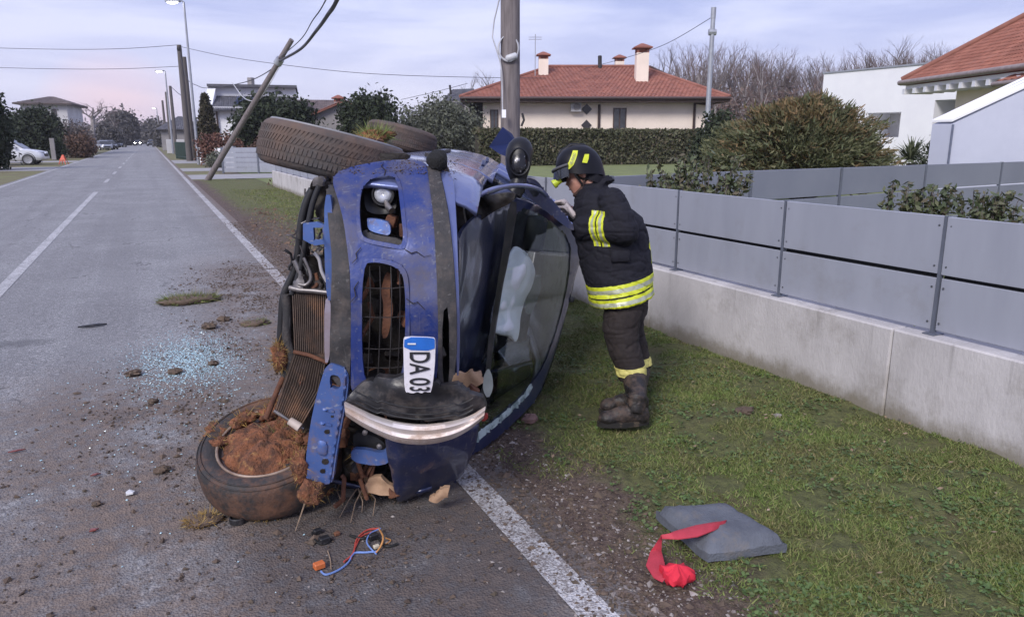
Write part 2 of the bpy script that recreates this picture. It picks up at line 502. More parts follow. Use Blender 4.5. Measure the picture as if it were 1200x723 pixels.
    # damp from fluids by the wreck, with the car's shade painted into the colour
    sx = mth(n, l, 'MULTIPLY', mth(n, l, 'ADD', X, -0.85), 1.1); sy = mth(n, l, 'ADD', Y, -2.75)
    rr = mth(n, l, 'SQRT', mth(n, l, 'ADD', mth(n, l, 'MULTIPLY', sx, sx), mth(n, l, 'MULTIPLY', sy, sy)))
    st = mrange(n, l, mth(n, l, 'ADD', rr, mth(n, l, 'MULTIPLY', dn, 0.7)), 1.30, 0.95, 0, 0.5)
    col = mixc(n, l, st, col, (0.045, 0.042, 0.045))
    if paint:
        wear = mrange(n, l, mth(n, l, 'ADD', mth(n, l, 'MULTIPLY', mid, 0.55), mth(n, l, 'MULTIPLY', fine, 0.5)), 0.42, 0.62)
        wn_ = mth(n, l, 'MULTIPLY', mrange(n, l, dn, 0.75, 0.3, 0.35, 1.0), mth(n, l, 'SUBTRACT', 1.0, mth(n, l, 'MULTIPLY', wear, 0.85)))
        pc = mixc(n, l, mrange(n, l, mid, 0.3, 0.7), (0.62, 0.61, 0.62), (0.80, 0.79, 0.80))
        col = mixc(n, l, wn_, col, pc)
    l.new(col, b.inputs['Base Color'])
    l.new(mrange(n, l, mid, 0.3, 0.7, 0.62, 0.9), b.inputs['Roughness'])
    b.inputs['Specular IOR Level'].default_value = 0.35
    bp = n.new('ShaderNodeBump'); bp.inputs['Strength'].default_value = 0.85; bp.inputs['Distance'].default_value = 0.006
    l.new(mth(n, l, 'ADD', mth(n, l, 'MULTIPLY', fine, 0.6), vo.outputs['Distance']), bp.inputs['Height']); l.new(bp.outputs[0], b.inputs['Normal'])
    return m
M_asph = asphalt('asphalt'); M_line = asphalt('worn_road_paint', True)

g = MB(); g.add([(-900, -60, -0.03), (900, -60, -0.03), (900, 1500, -0.03), (-900, 1500, -0.03)], [(0, 1, 2, 3)])
structure(g.build('ground', M_earth))
g = MB(); g.add([(4.0, -3, -0.016), (70, -3, -0.016), (70, 44, -0.016), (4.0, 44, -0.016)], [(0, 1, 2, 3)])
structure(g.build('lawn', M_lawn))
g = MB()
for y0, y1 in ((-8, 30), (30, 200), (200, 1200)):
    g.add([(-5.0, y0, 0), (1.5, y0, 0), (1.5, y1, 0), (-5.0, y1, 0)], [(0, 1, 2, 3)])
g.add([(-5.0, -8, -0.2), (-5.0, 1200, -0.2), (-5.0, 1200, 0), (-5.0, -8, 0)], [(0, 1, 2, 3)])
g.add([(1.5, -8, -0.2), (1.5, 1200, -0.2), (1.5, 1200, 0), (1.5, -8, 0)], [(3, 2, 1, 0)])
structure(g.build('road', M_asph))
def line(x0, x1, spans, name):
    g = MB()
    for y0, y1 in spans:
        g.add([(x0, y0, 0.004), (x1, y0, 0.004), (x1, y1, 0.004), (x0, y1, 0.004)], [(0, 1, 2, 3)])
    structure(g.build(name, M_line))
line(1.215, 1.345, [(-5, 9.9)] + [(10.0, 400)], 'road_edge_line')
line(-4.86, -4.74, [(-5, 400)], 'road_edge_line')
line(-1.71, -1.58, [(-5, 27.3)] + [(y, y + 3.0) for y in range(33, 300, 8)], 'road_centre_line')

# verge between the road and the garden wall: bumpy soil near the road, turf near the wall
def verge_mat():
    m, n, l = node_mat('verge_turf_and_soil')
    b = n['Principled BSDF']; tc = n.new('ShaderNodeTexCoord'); vec = tc.outputs['Object']
    sp = n.new('ShaderNodeSeparateXYZ'); l.new(vec, sp.inputs[0]); X, Y = sp.outputs[0], sp.outputs[1]
    n1 = noise_node(n, l, vec, 2.4, 8, 0.65); n2 = noise_node(n, l, vec, 22, 6, 0.7); n3 = noise_node(n, l, vec, 95, 3)
    soil = mixc(n, l, mrange(n, l, n2, 0.35, 0.65), (0.055, 0.034, 0.030), (0.155, 0.110, 0.088))
    soil = mixc(n, l, mrange(n, l, n3, 0.55, 0.72, 0, 0.7), soil, (0.27, 0.22, 0.19))
    turf = mixc(n, l, mrange(n, l, n2, 0.3, 0.7), (0.075, 0.08, 0.030), (0.155, 0.165, 0.055))
    turf = mixc(n, l, mrange(n, l, n1, 0.5, 0.72, 0, 0.7), turf, (0.135, 0.098, 0.052))
    xx = mth(n, l, 'ADD', X, mth(n, l, 'MULTIPLY', mth(n, l, 'ADD', n1, -0.5), 1.3))
    f = mrange(n, l, xx, 1.62, 2.02)
    far = mth(n, l, 'MULTIPLY', mrange(n, l, Y, 6.0, 9.0), mrange(n, l, X, 2.9, 2.1))
    f = mth(n, l, 'MULTIPLY', f, mth(n, l, 'SUBTRACT', 1.0, mth(n, l, 'MULTIPLY', far, mrange(n, l, Y, 21.0, 15.0, 0, 0.8))))
    col = mixc(n, l, f, soil, turf)
    l.new(col, b.inputs['Base Color']); b.inputs['Roughness'].default_value = 0.95
    bp = n.new('ShaderNodeBump'); bp.inputs['Strength'].default_value = 0.9; bp.inputs['Distance'].default_value = 0.02
    l.new(mth(n, l, 'ADD', n2, n3), bp.inputs['Height']); l.new(bp.outputs[0], b.inputs['Normal'])
    return m
M_verge = verge_mat()
WALLX = 3.82
def verge_z(x, y):
    t = min(1.0, max(0.0, (x - 1.40) / 0.5))
    return -0.012 + t * (0.028 + 0.03 * fbm(x, y, 1.0, 1.6) + 0.012 * fbm(x, y, 4.0, 7.0)) + 0.02 * max(0, (x - 2.6) / 1.3)
g = MB(); xs = [1.38 + 0.061 * i for i in range(41)]; ys = []; yy = -1.0
while yy < 33.4: ys.append(yy); yy += 0.06 if yy < 7 else 0.25
vs = [(x, y, verge_z(x, y)) for y in ys for x in xs]
W = len(xs)
g.add(vs, [(j * W + i, j * W + i + 1, (j + 1) * W + i + 1, (j + 1) * W + i) for j in range(len(ys) - 1) for i in range(W - 1)])
structure(g.build('verge', M_verge, smooth=180))
# further verges
M_vfar = mat('far_verge_turf', (0.165, 0.175, 0.065), (0.14, 0.11, 0.065), 0.95, scale=1.1, detail=9, bump=0.4, bscale=25)
M_pave = mat('pale_driveway', (0.36, 0.35, 0.355), (0.28, 0.27, 0.27), 0.85, scale=2.2, detail=8, bump=0.25, bscale=40)
g = MB(); g.add([(1.5, 33.4, -0.012), (3.0, 33.4, -0.012), (3.0, 700, -0.012), (1.5, 700, -0.012)], [(0, 1, 2, 3)])
g.add([(-7.5, -5, -0.012), (-5.0, -5, -0.012), (-5.0, 700, -0.012), (-7.5, 700, -0.012)], [(0, 1, 2, 3)])
structure(g.build('verge', M_vfar))
g = MB()
g.add([(1.5, 34.2, -0.006), (14, 34.2, -0.006), (14, 38.6, -0.006), (1.5, 38.6, -0.006)], [(0, 1, 2, 3)])
g.add([(1.5, 43.0, -0.006), (9, 43.0, -0.006), (9, 47.5, -0.006), (1.5, 47.5, -0.006)], [(0, 1, 2, 3)])
g.add([(1.5, 57.0, -0.006), (9, 57.0, -0.006), (9, 66, -0.006), (1.5, 66, -0.006)], [(0, 1, 2, 3)])
g.add([(-16, 47.2, -0.006), (-5.0, 47.2, -0.006), (-5.0, 53.5, -0.006), (-16, 53.5, -0.006)], [(0, 1, 2, 3)])
g.add([(-12, 64, -0.006), (-5.0, 64, -0.006), (-5.0, 68, -0.006), (-12, 68, -0.006)], [(0, 1, 2, 3)])
structure(g.build('driveway', M_pave))

# ------------------------------------------------------------------ grass blades, gravel, clods, glass crumbs
GREENS = [(0.058, 0.082, 0.027), (0.115, 0.155, 0.043), (0.175, 0.22, 0.064), (0.235, 0.255, 0.09), (0.34, 0.27, 0.15), (0.09, 0.13, 0.038), (0.145, 0.185, 0.056)]
M_blade = mat('grass_blade', (0.15, 0.25, 0.05), (0.15, 0.125, 0.06), 0.75, scale=2.2, lo=0.4, hi=0.58,  island=GREENS, spec=0.25)
M_straw = mat('dry_grass', (0.36, 0.24, 0.075), (0.20, 0.12, 0.04), 0.85, scale=6, island=[(0.42, 0.26, 0.07), (0.30, 0.17, 0.05), (0.45, 0.33, 0.12), (0.20, 0.11, 0.04)])
def blades(P, h, w, lean=0.7, up=None):
    n = len(P); a = RNG.uniform(0, 2 * np.pi, n); t = RNG.uniform(0.1, lean, n)
    up = np.array([0, 0, 1.0]) if up is None else np.asarray(up)
    d = np.stack([np.cos(a) * np.sin(t), np.sin(a) * np.sin(t), np.cos(t)], 1)
    side = np.stack([-np.sin(a), np.cos(a), np.zeros(n)], 1)
    rot = RNG.uniform(0, np.pi, n)
    side = side * np.cos(rot)[:, None] + np.cross(d, side) * np.sin(rot)[:, None]
    hh = h * RNG.uniform(0.5, 1.25, n)[:, None]; ww = w * RNG.uniform(0.7, 1.3, n)[:, None]
    tip = P + d * hh + np.stack([np.cos(a), np.sin(a), np.zeros(n)], 1) * hh * 0.25
    v = np.stack([P - side * ww, P + side * ww, tip], 1).reshape(-1, 3)
    return v, np.arange(n * 3).reshape(-1, 3)
def scatter(n, x0, x1, y0, y1, dens, z=verge_z, ypow=1.0):
    out = []
    X = RNG.uniform(x0, x1, n); Y = y0 + (y1 - y0) * RNG.uniform(0, 1, n) ** ypow; U = RNG.uniform(0, 1, n)
    for x, y, u in zip(X, Y, U):
        if u < dens(x, y): out.append((x, y, z(x, y)))
    return np.array(out)
def turf_d(x, y):
    q = (x + 0.55 * fbm(x, y, 2.0, 1.7) - 1.70) / 0.42
    q = min(1, max(0.0, q))
    if y > 7: q *= max(0.1, min(1, (x - 2.0) / 0.9))
    c = fbm(x, y, 9.0, 3.2)
    return q * min(1, max(0.02, 0.64 + 1.8 * c))
P = scatter(230000, 1.5, 3.81, 1.2, 8.0, turf_d, ypow=1.5)
v, f = blades(P, 0.029, 0.0025, 1.38)
P2 = scatter(26000, 1.7, 3.81, 8.0, 26.0, turf_d, ypow=1.3)
v2, f2 = blades(P2, 0.05, 0.006, 1.0)
stuff(fastmesh('grass', np.vstack([v, v2]), np.vstack([f, f2 + len(v)]), M_blade))
def stones(P, r, flat=0.6):
    n = len(P); base = np.array([[1, 0, 0], [0, 1, 0], [-1, 0, 0], [0, -1, 0], [0, 0, 1], [0, 0, -1]], float)
    T = np.array([[0, 1, 4], [1, 2, 4], [2, 3, 4], [3, 0, 4], [1, 0, 5], [2, 1, 5], [3, 2, 5], [0, 3, 5]])
    rr = r[:, None, None] * RNG.uniform(0.55, 1.25, (n, 6, 1))
    a = RNG.uniform(0, 6.28, n); c, s_ = np.cos(a), np.sin(a)
    B = np.repeat(base[None], n, 0) + RNG.normal(0, 0.22, (n, 6, 3))
    x = B[:, :, 0] * c[:, None] - B[:, :, 1] * s_[:, None]; y = B[:, :, 0] * s_[:, None] + B[:, :, 1] * c[:, None]
    B = np.stack([x, y, B[:, :, 2] * flat], 2) * rr + P[:, None, :]
    F = T[None] + (np.arange(n) * 6)[:, None, None]
    return B.reshape(-1, 3), F.reshape(-1, 3)
M_clod = mat('soil_crumbs', (0.12, 0.085, 0.065), (0.06, 0.042, 0.034), 0.95, scale=20, island=[(0.05, 0.036, 0.03), (0.10, 0.07, 0.052), (0.16, 0.115, 0.085), (0.075, 0.06, 0.04)])
M_grav = mat('gravel_stones', (0.34, 0.31, 0.29), (0.2, 0.18, 0.17), 0.85, scale=20, island=[(0.16, 0.13, 0.12), (0.25, 0.215, 0.20), (0.36, 0.32, 0.30), (0.11, 0.09, 0.085), (0.47, 0.42, 0.39)])
def road_clod_d(x, y):
    # crumbs thrown from the verge across the lane
    q = max(0, 1 - math.hypot((x - 0.55) / 1.7, (y - 4.1) / 2.6)) * 0.9 + max(0, 1 - math.hypot((x - 1.1) / 1.2, (y - 8.2) / 3.2)) * 1.7
    return min(1, q * max(0.12, 0.55 + 1.9 * fbm(x, y, 3.0, 1.7)))
P = scatter(75000, -1.6, 1.5, 1.6, 11.0, road_clod_d, z=lambda x, y: 0.004)
r = np.clip(RNG.lognormal(-5.45, 0.6, len(P)), 0.0016, 0.026)
v, f = stones(P, r)
stuff(fastmesh('scattered_soil', v, f, M_clod))
def grav_d(x, y):
    a = max(0, 1 - abs(x - 1.55) / 0.38)
    b = 0.10 if x < 1.3 else 0
    return min(1, a * (0.85 + fbm(x, y, 7.0, 2.0)) + b * max(0, 1 - abs(y - 3.2) / 2.5))
P = scatter(17000, 0.1, 2.1, 1.5, 14.0, grav_d, z=lambda x, y: verge_z(x, y) + 0.002 if x > 1.5 else 0.003, ypow=1.6)
v, f = stones(P, np.clip(RNG.lognormal(-5.3, 0.5, len(P)), 0.002, 0.018))
stuff(fastmesh('gravel', v, f, M_grav))
P = scatter(42000, 1.22, 2.2, 1.5, 16.0, lambda x, y: min(1, 1.4 * max(0, 1 - abs(x - 1.56) / 0.42)), z=lambda x, y: verge_z(x, y) if x > 1.5 else 0.003, ypow=1.6)
v, f = stones(P, np.clip(RNG.lognormal(-5.35, 0.6, len(P)), 0.002, 0.026))
stuff(fastmesh('loose_soil', v, f, M_clod))
P = scatter(5000, 1.6, 3.0, 8.5, 19.0, lambda x, y: 0.8 * max(0, 1 - abs(x - 2.1) / 0.8) * (0.6 + fbm(x, y, 5.0, 0.9)), ypow=1.3)
v, f = stones(P, np.clip(RNG.lognormal(-4.2, 0.55, len(P)), 0.006, 0.06), 0.7)
stuff(fastmesh('churned_soil', v, f, mat('churned_earth', (0.17, 0.105, 0.07), (0.10, 0.06, 0.04), 0.95, scale=12, island=[(0.09, 0.055, 0.04), (0.17, 0.11, 0.075), (0.22, 0.15, 0.10)])))
# crumbs of safety glass on the lane
gc = GR(222, 424)
P = np.stack([RNG.normal(gc.x, 0.19, 4200), RNG.normal(gc.y, 0.40, 4200), np.full(4200, 0.004)], 1)
P2 = np.stack([RNG.normal(gc.x - 0.25, 0.5, 350), RNG.normal(gc.y - 1.3, 0.9, 350), np.full(350, 0.004)], 1)
P = np.vstack([P, P2])
v, f = stones(P, RNG.uniform(0.0025, 0.0075, len(P)))
M_crumb = mat('tinted_glass_crumbs', (0.50, 0.72, 0.78), (0.32, 0.52, 0.60), 0.12, scale=30, island=[(0.36, 0.54, 0.62), (0.62, 0.76, 0.80), (0.46, 0.66, 0.74), (0.24, 0.38, 0.44)], spec=0.8)
stuff(fastmesh('glass_fragments', v, f, M_crumb))
# dead leaves on the turf
P = scatter(260, 1.7, 3.8, 1.5, 7.5, lambda x, y: 1, z=lambda x, y: verge_z(x, y) + 0.035)
n = len(P); a = RNG.uniform(0, 6.28, n); sz = RNG.uniform(0.006, 0.015, n)
ax = np.stack([np.cos(a), np.sin(a), RNG.uniform(-.4, .4, n)], 1) * sz[:, None]; ay = np.stack([-np.sin(a), np.cos(a), RNG.uniform(-.5, .5, n)], 1) * (sz * 0.6)[:, None]
v = np.stack([P - ax, P - ay, P + ax, P + ay], 1).reshape(-1, 3)
stuff(fastmesh('fallen_leaves', v, np.arange(4 * n).reshape(-1, 4), mat('dead_leaf', (0.36, 0.26, 0.17), (0.2, 0.13, 0.08), 0.8, scale=30, island=[(0.30, 0.22, 0.15), (0.18, 0.115, 0.07), (0.36, 0.29, 0.21)])))

# broad-leaved weeds and clover between the grass
P = scatter(9000, 1.75, 3.8, 1.3, 7.5, lambda x, y: max(0.0, 0.25 + 1.6 * fbm(x, y, 14.0, 2.3)), z=lambda x, y: verge_z(x, y) + 0.012, ypow=1.4)
n = len(P); P = np.repeat(P, 4, 0) + RNG.normal(0, 0.012, (4 * n, 3)) * np.array([1, 1, .3]); n = len(P)
a = RNG.uniform(0, 6.28, n); sz = RNG.uniform(0.005, 0.013, n); tl_ = RNG.uniform(-.5, .5, (n, 2))
ax = np.stack([np.cos(a), np.sin(a), tl_[:, 0]], 1) * sz[:, None]; ay = np.stack([-np.sin(a), np.cos(a), tl_[:, 1]], 1) * (sz * 0.7)[:, None]
v = np.stack([P - ax, P - ay - ax * .2, P + ax, P + ay - ax * .2], 1).reshape(-1, 3)
stuff(fastmesh('ground_weeds', v, np.arange(4 * n).reshape(-1, 4), mat('weed_leaf', (0.075, 0.13, 0.035), (0.045, 0.08, 0.022), 0.6, scale=20, island=[(0.05, 0.085, 0.025), (0.095, 0.155, 0.04), (0.14, 0.20, 0.06), (0.12, 0.10, 0.05)])))

# ================================================================== GARDEN WALL WITH PANEL FENCE
M_conc = mat('wall_concrete', (0.57, 0.545, 0.545), (0.42, 0.40, 0.40), 0.85, scale=3.2, detail=10, lo=0.3, hi=0.62, bump=0.2, bscale=60, dirt=(0.27, 0.245, 0.22), dscale=1.7, dlo=0.54, dhi=0.76, stretch=(1, 1, 0.4))
M_panel = mat('grey_fence_panel', (0.345, 0.36, 0.42), (0.29, 0.305, 0.36), 0.45, scale=2.6, detail=7, spec=0.35, lo=0.3, hi=0.7, stretch=(1.5, 1.5, 0.35), dirt=(0.25, 0.25, 0.265), dscale=2.3, dlo=0.55, dhi=0.85, bump=0.02, bscale=3)
M_post = mat('dark_fence_post', (0.13, 0.145, 0.185), (0.1, 0.11, 0.14), 0.5, scale=8)
WTOP = 0.57
_n, _l = M_conc.node_tree.nodes, M_conc.node_tree.links      # mud and algae splashed up from the turf, and drip marks from the coping
_b = _n['Principled BSDF']; _src = _b.inputs['Base Color'].links[0].from_socket
_tc = _n.new('ShaderNodeTexCoord'); _sp = _n.new('ShaderNodeSeparateXYZ'); _l.new(_tc.outputs['Object'], _sp.inputs[0])
_nz = noise_node(_n, _l, _tc.outputs['Object'], 7, 8, 0.7)
_h = mth(_n, _l, 'ADD', _sp.outputs[2], mth(_n, _l, 'MULTIPLY', _nz, -0.22))
_c = mixc(_n, _l, mrange(_n, _l, _h, 0.08, -0.06, 0, 0.75), _src, (0.16, 0.135, 0.085))
_mp = _n.new('ShaderNodeMapping'); _mp.inputs['Scale'].default_value = (5, 5, 0.3); _l.new(_tc.outputs['Object'], _mp.inputs[0])
_dr = mth(_n, _l, 'MULTIPLY', mrange(_n, _l, noise_node(_n, _l, _mp.outputs[0], 1.6, 5), 0.56, 0.70), mrange(_n, _l, _sp.outputs[2], 0.15, 0.56, 0, 0.55))
_l.new(mixc(_n, _l, _dr, _c, (0.22, 0.205, 0.20)), _b.inputs['Base Color'])
wall = thing('garden_wall', (WALLX + 0.1, 12, 0), 'long low pale concrete wall along the roadside grass, carrying the grey panel fence', 'wall')
seams = [-2.2, 0.3, 2.83, 5.2, 7.7, 10.2, 12.7, 15.2, 17.7, 20.2, 22.7, 25.2, 27.5]
for y0, y1 in zip(seams[:-1], seams[1:]):
    MB().bbox((WALLX + 0.1, (y0 + y1) / 2, WTOP / 2 - 0.15), (0.1, 0, 0), (0, (y1 - y0) / 2 - 0.0025, 0), (0, 0, WTOP / 2 + 0.15), 0.10).build('wall_segment', M_conc, wall)
for y_ in np.arange(-1.4, 27, 0.62):
    for z_ in (0.16, 0.42):
        MB().lathe((WALLX + 0.0015, float(y_) + random.uniform(-.03, .03), z_), (-1, 0, 0), [(0.0, 0.011), (0.0012, 0.011), (0.0012, 0.007), (-0.004, 0.0065), (-0.004, 0.0002)], 10).build('formwork_mark', mat('dark_concrete', (0.27, 0.25, 0.245), None, 0.9), wall)
fence = thing('panel_fence', (WALLX + 0.1, 12, WTOP), 'grey two-board panel fence with dark posts standing on the low concrete wall', 'fence')
posts = [-0.86, 0.31, 1.48] + [2.65 + 1.165 * i for i in range(22)]
FX = WALLX + 0.1
FT = 1.235
for i, y in enumerate(posts):
    MB().box((FX - 0.016, y - 0.009, WTOP + 0.002), (FX + 0.016, y + 0.009, FT + 0.004)).build('post', M_post, fence)
    MB().box((FX - 0.045, y - 0.035, WTOP + 0.001), (FX + 0.045, y + 0.035, WTOP + 0.007)).build('post_foot', M_post, fence)
    if i + 1 < len(posts):
        y1 = posts[i + 1]
        for z0, z1 in ((WTOP + 0.025, 0.891), (0.913, FT)):
            jx, jz = random.uniform(-.0025, .0025), random.uniform(-.002, .002)
            MB().bbox((FX + jx, (y + y1) / 2, (z0 + z1) / 2 + jz), (0.010, random.uniform(-.003, .003), 0), (random.uniform(-.002, .002), (y1 - y) / 2 - 0.012, random.uniform(-.0018, .0018)), (random.uniform(-.002, .002), 0, (z1 - z0) / 2), 0.25).build('fence_panel', M_panel, fence)
M_screw = mat('screw_head', (0.30, 0.31, 0.33), None, 0.35, 0.8)
for y, y1 in zip(posts[1:9], posts[2:10]):
    for yy_ in (y + 0.035, y1 - 0.035):
        for zz_ in (WTOP + 0.07, 0.84, 0.96, FT - 0.05):
            MB().lathe((FX - 0.0115, yy_, zz_), (-1, 0, 0), [(0, 0.0065), (0.003, 0.0055), (0.0035, 0.0002)], 8).build('screw', M_screw, fence)
for y, y1 in zip(posts[:-1], posts[1:]):
    MB().box((FX + 0.016, y + 0.012, 0.878), (FX + 0.024, y1 - 0.012, 0.926)).build('gap_shade_strip', mat('black_strip', (0.012, 0.012, 0.014), None, 0.9), fence)  # added black strip: shade of the gap between boards put in as colour
# second fence, running back into the garden from the first
pts2 = []
for px, py in ((700, 207.5), (790, 203.8), (880, 200.3), (986, 196.8), (1085, 193.2), (1174, 190.3), (1262, 187.4), (1350, 184.5)):
    pts2.append(GR(px, py, 1.30))
if pts2[0].x < FX + 0.06:
    t_ = (FX + 0.06 - pts2[0].x) / (pts2[1].x - pts2[0].x); pts2[0] = pts2[0].lerp(pts2[1], t_)
f2 = thing('panel_fence', (pts2[3].x, pts2[3].y, 0), 'grey panel fence further back in the garden, in front of the big brown-green bush', 'fence')
M_panel2 = mat('darker_fence_panel', (0.235, 0.25, 0.30), (0.205, 0.22, 0.27), 0.5, scale=1.3, spec=0.3)
for i, p in enumerate(pts2):
    MB().box((p.x - 0.016, p.y - 0.02, -0.02), (p.x + 0.016, p.y + 0.02, 1.305)).build('post', M_post, f2)
    if i + 1 < len(pts2):
        q = pts2[i + 1]; d = (q - p); d.z = 0; L = d.length; d.normalize(); nrm = V((-d.y, d.x, 0))
        mid = (p + q) / 2
        for z0, z1 in ((0.15, 0.55), (0.565, 0.945), (0.965, 1.30)):
            MB().bbox((mid.x, mid.y, (z0 + z1) / 2), d * (L / 2 - 0.03), nrm * 0.014, (0, 0, (z1 - z0) / 2), 0.25).build('fence_panel', M_panel2, f2)
# ================================================================== THE WRECKED CAR (lying on its left side)
LEAN = R_(10)
CB = V((math.sin(R_(25.5)), math.cos(R_(25.5)), 0))            # towards the rear of the car
_rh = V((math.cos(R_(25.5)), -math.sin(R_(25.5)), 0))
CR = ZUP * math.cos(LEAN) + _rh * math.sin(LEAN)               # the car's right side: points up
CU = _rh * math.cos(LEAN) - ZUP * math.sin(LEAN)               # the car's roof side: points to the right
FWH = PX(388, 175, 3.55)
CO = FWH - CB * 0.75 - CU * 0.10 - CR * 0.77
def CL(b, u, r): return CO + CB * b + CU * u + CR * r
def toL(P):
    d = P - CO; return d.dot(CB), d.dot(CU), d.dot(CR)
npCO, npCB, npCU, npCR = (np.array(x) for x in (CO, CB, CU, CR))
npF, npR, npUp, npC = (np.array(x) for x in (FW, RH, UPC, CAM))
def hit(px, g, t0=2.2, t1=7.5, n=140):
    """points of the surface g(b,u,r)=0 seen along the survey rays"""
    px = np.asarray(px, float)
    D = npF + npR * ((px[:, :1] - PCX) / FPX) - npUp * ((px[:, 1:2] - PCY) / FPX)
    ts = np.linspace(t0, t1, n)
    P = npC + D[:, None, :] * ts[None, :, None] - npCO
    G = g(P @ npCB, P @ npCU, P @ npCR)
    s = (G[:, :-1] < 0) & (G[:, 1:] >= 0)
    i = np.where(s.any(1), s.argmax(1), np.clip(np.abs(G).argmin(1), 0, n - 2))
    lo, hi = ts[i], ts[i + 1]; ok = s.any(1)
    for _ in range(30):
        md = (lo + hi) / 2; Pm = npC + D * md[:, None] - npCO
        gm = g(Pm @ npCB, Pm @ npCU, Pm @ npCR)
        lo = np.where((gm < 0) & ok, md, lo); hi = np.where((gm >= 0) & ok, md, hi)
    return npC + D * ((lo + hi) / 2)[:, None]
def inpoly(P, poly):
    x, y = P[:, 0], P[:, 1]; r = np.zeros(len(P), bool); n = len(poly)
    for i in range(n):
        x1, y1 = poly[i]; x2, y2 = poly[(i + 1) % n]
        c = ((y1 > y) != (y2 > y)) & (x < (x2 - x1) * (y - y1) / ((y2 - y1) if y2 != y1 else 1e-9) + x1)
        r ^= c
    return r
def smoothpoly(poly, it=2):
    P = [np.array(p, float) for p in poly]
    for _ in range(it):
        Q = []
        for i in range(len(P)):
            a, b = P[i], P[(i + 1) % len(P)]
            Q += [a * 0.78 + b * 0.22, a * 0.22 + b * 0.78]
        P = Q
    return [tuple(p) for p in P]
def nearest_on(P, polys):
    best = np.full(len(P), 1e9); bp = P.copy()
    for poly in polys:
        for i in range(len(poly)):
            a = np.array(poly[i], float); b = np.array(poly[(i + 1) % len(poly)], float); d = b - a
            t = np.clip(((P - a) @ d) / max(1e-9, d @ d), 0, 1); q = a + t[:, None] * d
            ds = np.hypot(*(P - q).T); m = ds < best
            best[m] = ds[m]; bp[m] = q[m]
    return best, bp
def panel(name, outline, g, m, parent, holes=(), res=3.0, thick=0.012, out=None, sm=1, bulge=0.0, wob=0.0, wscale=9.0, smooth=50, back=None):
    """sheet with real thickness whose outline and openings come from the survey of the photograph"""
    outline = smoothpoly(outline, sm); holes = [smoothpoly(h_, sm) for h_ in holes]
    O = np.array(outline); x0, y0 = O.min(0) - res; x1, y1 = O.max(0) + res
    nx, ny = int((x1 - x0) / res) + 1, int((y1 - y0) / res) + 1
    X, Y = np.meshgrid(x0 + np.arange(nx + 1) * res, y0 + np.arange(ny + 1) * res)
    P = np.stack([X.ravel(), Y.ravel()], 1)
    ds, q = nearest_on(P, [outline] + holes)
    sn = ds < res * 0.62; P[sn] = q[sn]
    idx = lambda i, j: j * (nx + 1) + i
    F = np.array([(idx(i, j), idx(i + 1, j), idx(i + 1, j + 1), idx(i, j + 1)) for j in range(ny) for i in range(nx)])
    c = P[F].mean(1); keep = inpoly(c, outline)
    for h_ in holes: keep &= ~inpoly(c, h_)
    F = F[keep]
    used = np.unique(F); mp = -np.ones(len(P), int); mp[used] = np.arange(len(used)); F = mp[F]; Pu = P[used]; du = np.where(sn, 0, ds)[used]
    W = hit(Pu, g)
    back = np.array(CB if back is None else back, float)
    if bulge:
        k = np.sqrt(np.clip(du / max(1e-6, du.max()), 0, 1)); W = W - back * (bulge * k)[:, None]
    if wob:
        W = W + np.array([[mn.noise(V(p) * wscale) for p in W]]).T * (-back) * wob
    n = len(W)
    B = W + back * thick
    edges = {}
    for f in F:
        for a, b in zip(f, np.roll(f, -1)):
            edges[(a, b)] = 1
    side = [(b, a, a + n, b + n) for (a, b) in edges if (b, a) not in edges]
    mb = MB(); mb.add(np.vstack([W, B]), [tuple(f[::-1]) for f in F] + [tuple(f + n) for f in F] + [tuple(reversed(s)) for s in side])
    o = mb.build(name, m, parent, smooth=smooth)
    bm = bmesh.new(); bm.from_mesh(o.data); bmesh.ops.recalc_face_normals(bm, faces=bm.faces); bm.to_mesh(o.data); bm.free()
    o.data.polygons.foreach_set('use_smooth', [True] * len(o.data.polygons)); o.data.set_sharp_from_angle(angle=R_(smooth))
    return o

MUD = (0.19, 0.125, 0.085)
DUST = (0.20, 0.17, 0.15)
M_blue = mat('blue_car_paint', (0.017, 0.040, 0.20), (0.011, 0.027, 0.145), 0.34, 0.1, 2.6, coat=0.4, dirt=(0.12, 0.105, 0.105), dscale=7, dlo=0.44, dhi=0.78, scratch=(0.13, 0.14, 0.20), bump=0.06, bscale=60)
M_bluetop = mat('skylit_blue_paint', (0.17, 0.20, 0.38), (0.13, 0.16, 0.33), 0.28, 0.5, 2.0, coat=0.9, dirt=(0.17, 0.14, 0.13), dscale=26, dlo=0.58, dhi=0.70, bump=0.04, bscale=40)  # same body blue, paler: sky reflection on the upper side put into the colour
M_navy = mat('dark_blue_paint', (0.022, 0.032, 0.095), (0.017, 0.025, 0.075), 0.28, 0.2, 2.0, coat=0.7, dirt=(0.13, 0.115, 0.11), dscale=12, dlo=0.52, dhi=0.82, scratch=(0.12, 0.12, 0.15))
M_strut = mat('primer_blue_metal', (0.085, 0.155, 0.40), (0.06, 0.115, 0.32), 0.42, 0.3, 5, coat=0.3, dirt=MUD, dscale=16, dlo=0.50, dhi=0.74, scratch=(0.34, 0.35, 0.40))
M_black = mat('black_plastic', (0.022, 0.022, 0.025), (0.014, 0.014, 0.016), 0.5, 0, 10, dirt=(0.11, 0.09, 0.08), dscale=9, dlo=0.56, dhi=0.85)
M_lip = mat('dusty_black_plastic', (0.040, 0.038, 0.041), (0.026, 0.025, 0.026), 0.7, 0, 16, scratch=(0.12, 0.115, 0.115), dirt=(0.115, 0.095, 0.085), dscale=15, dlo=0.47, dhi=0.78, bump=0.15, bscale=80)
M_void = mat('greasy_black', (0.012, 0.011, 0.011), (0.03, 0.022, 0.018), 0.6, 0.2, 14, bump=0.5, bscale=25)
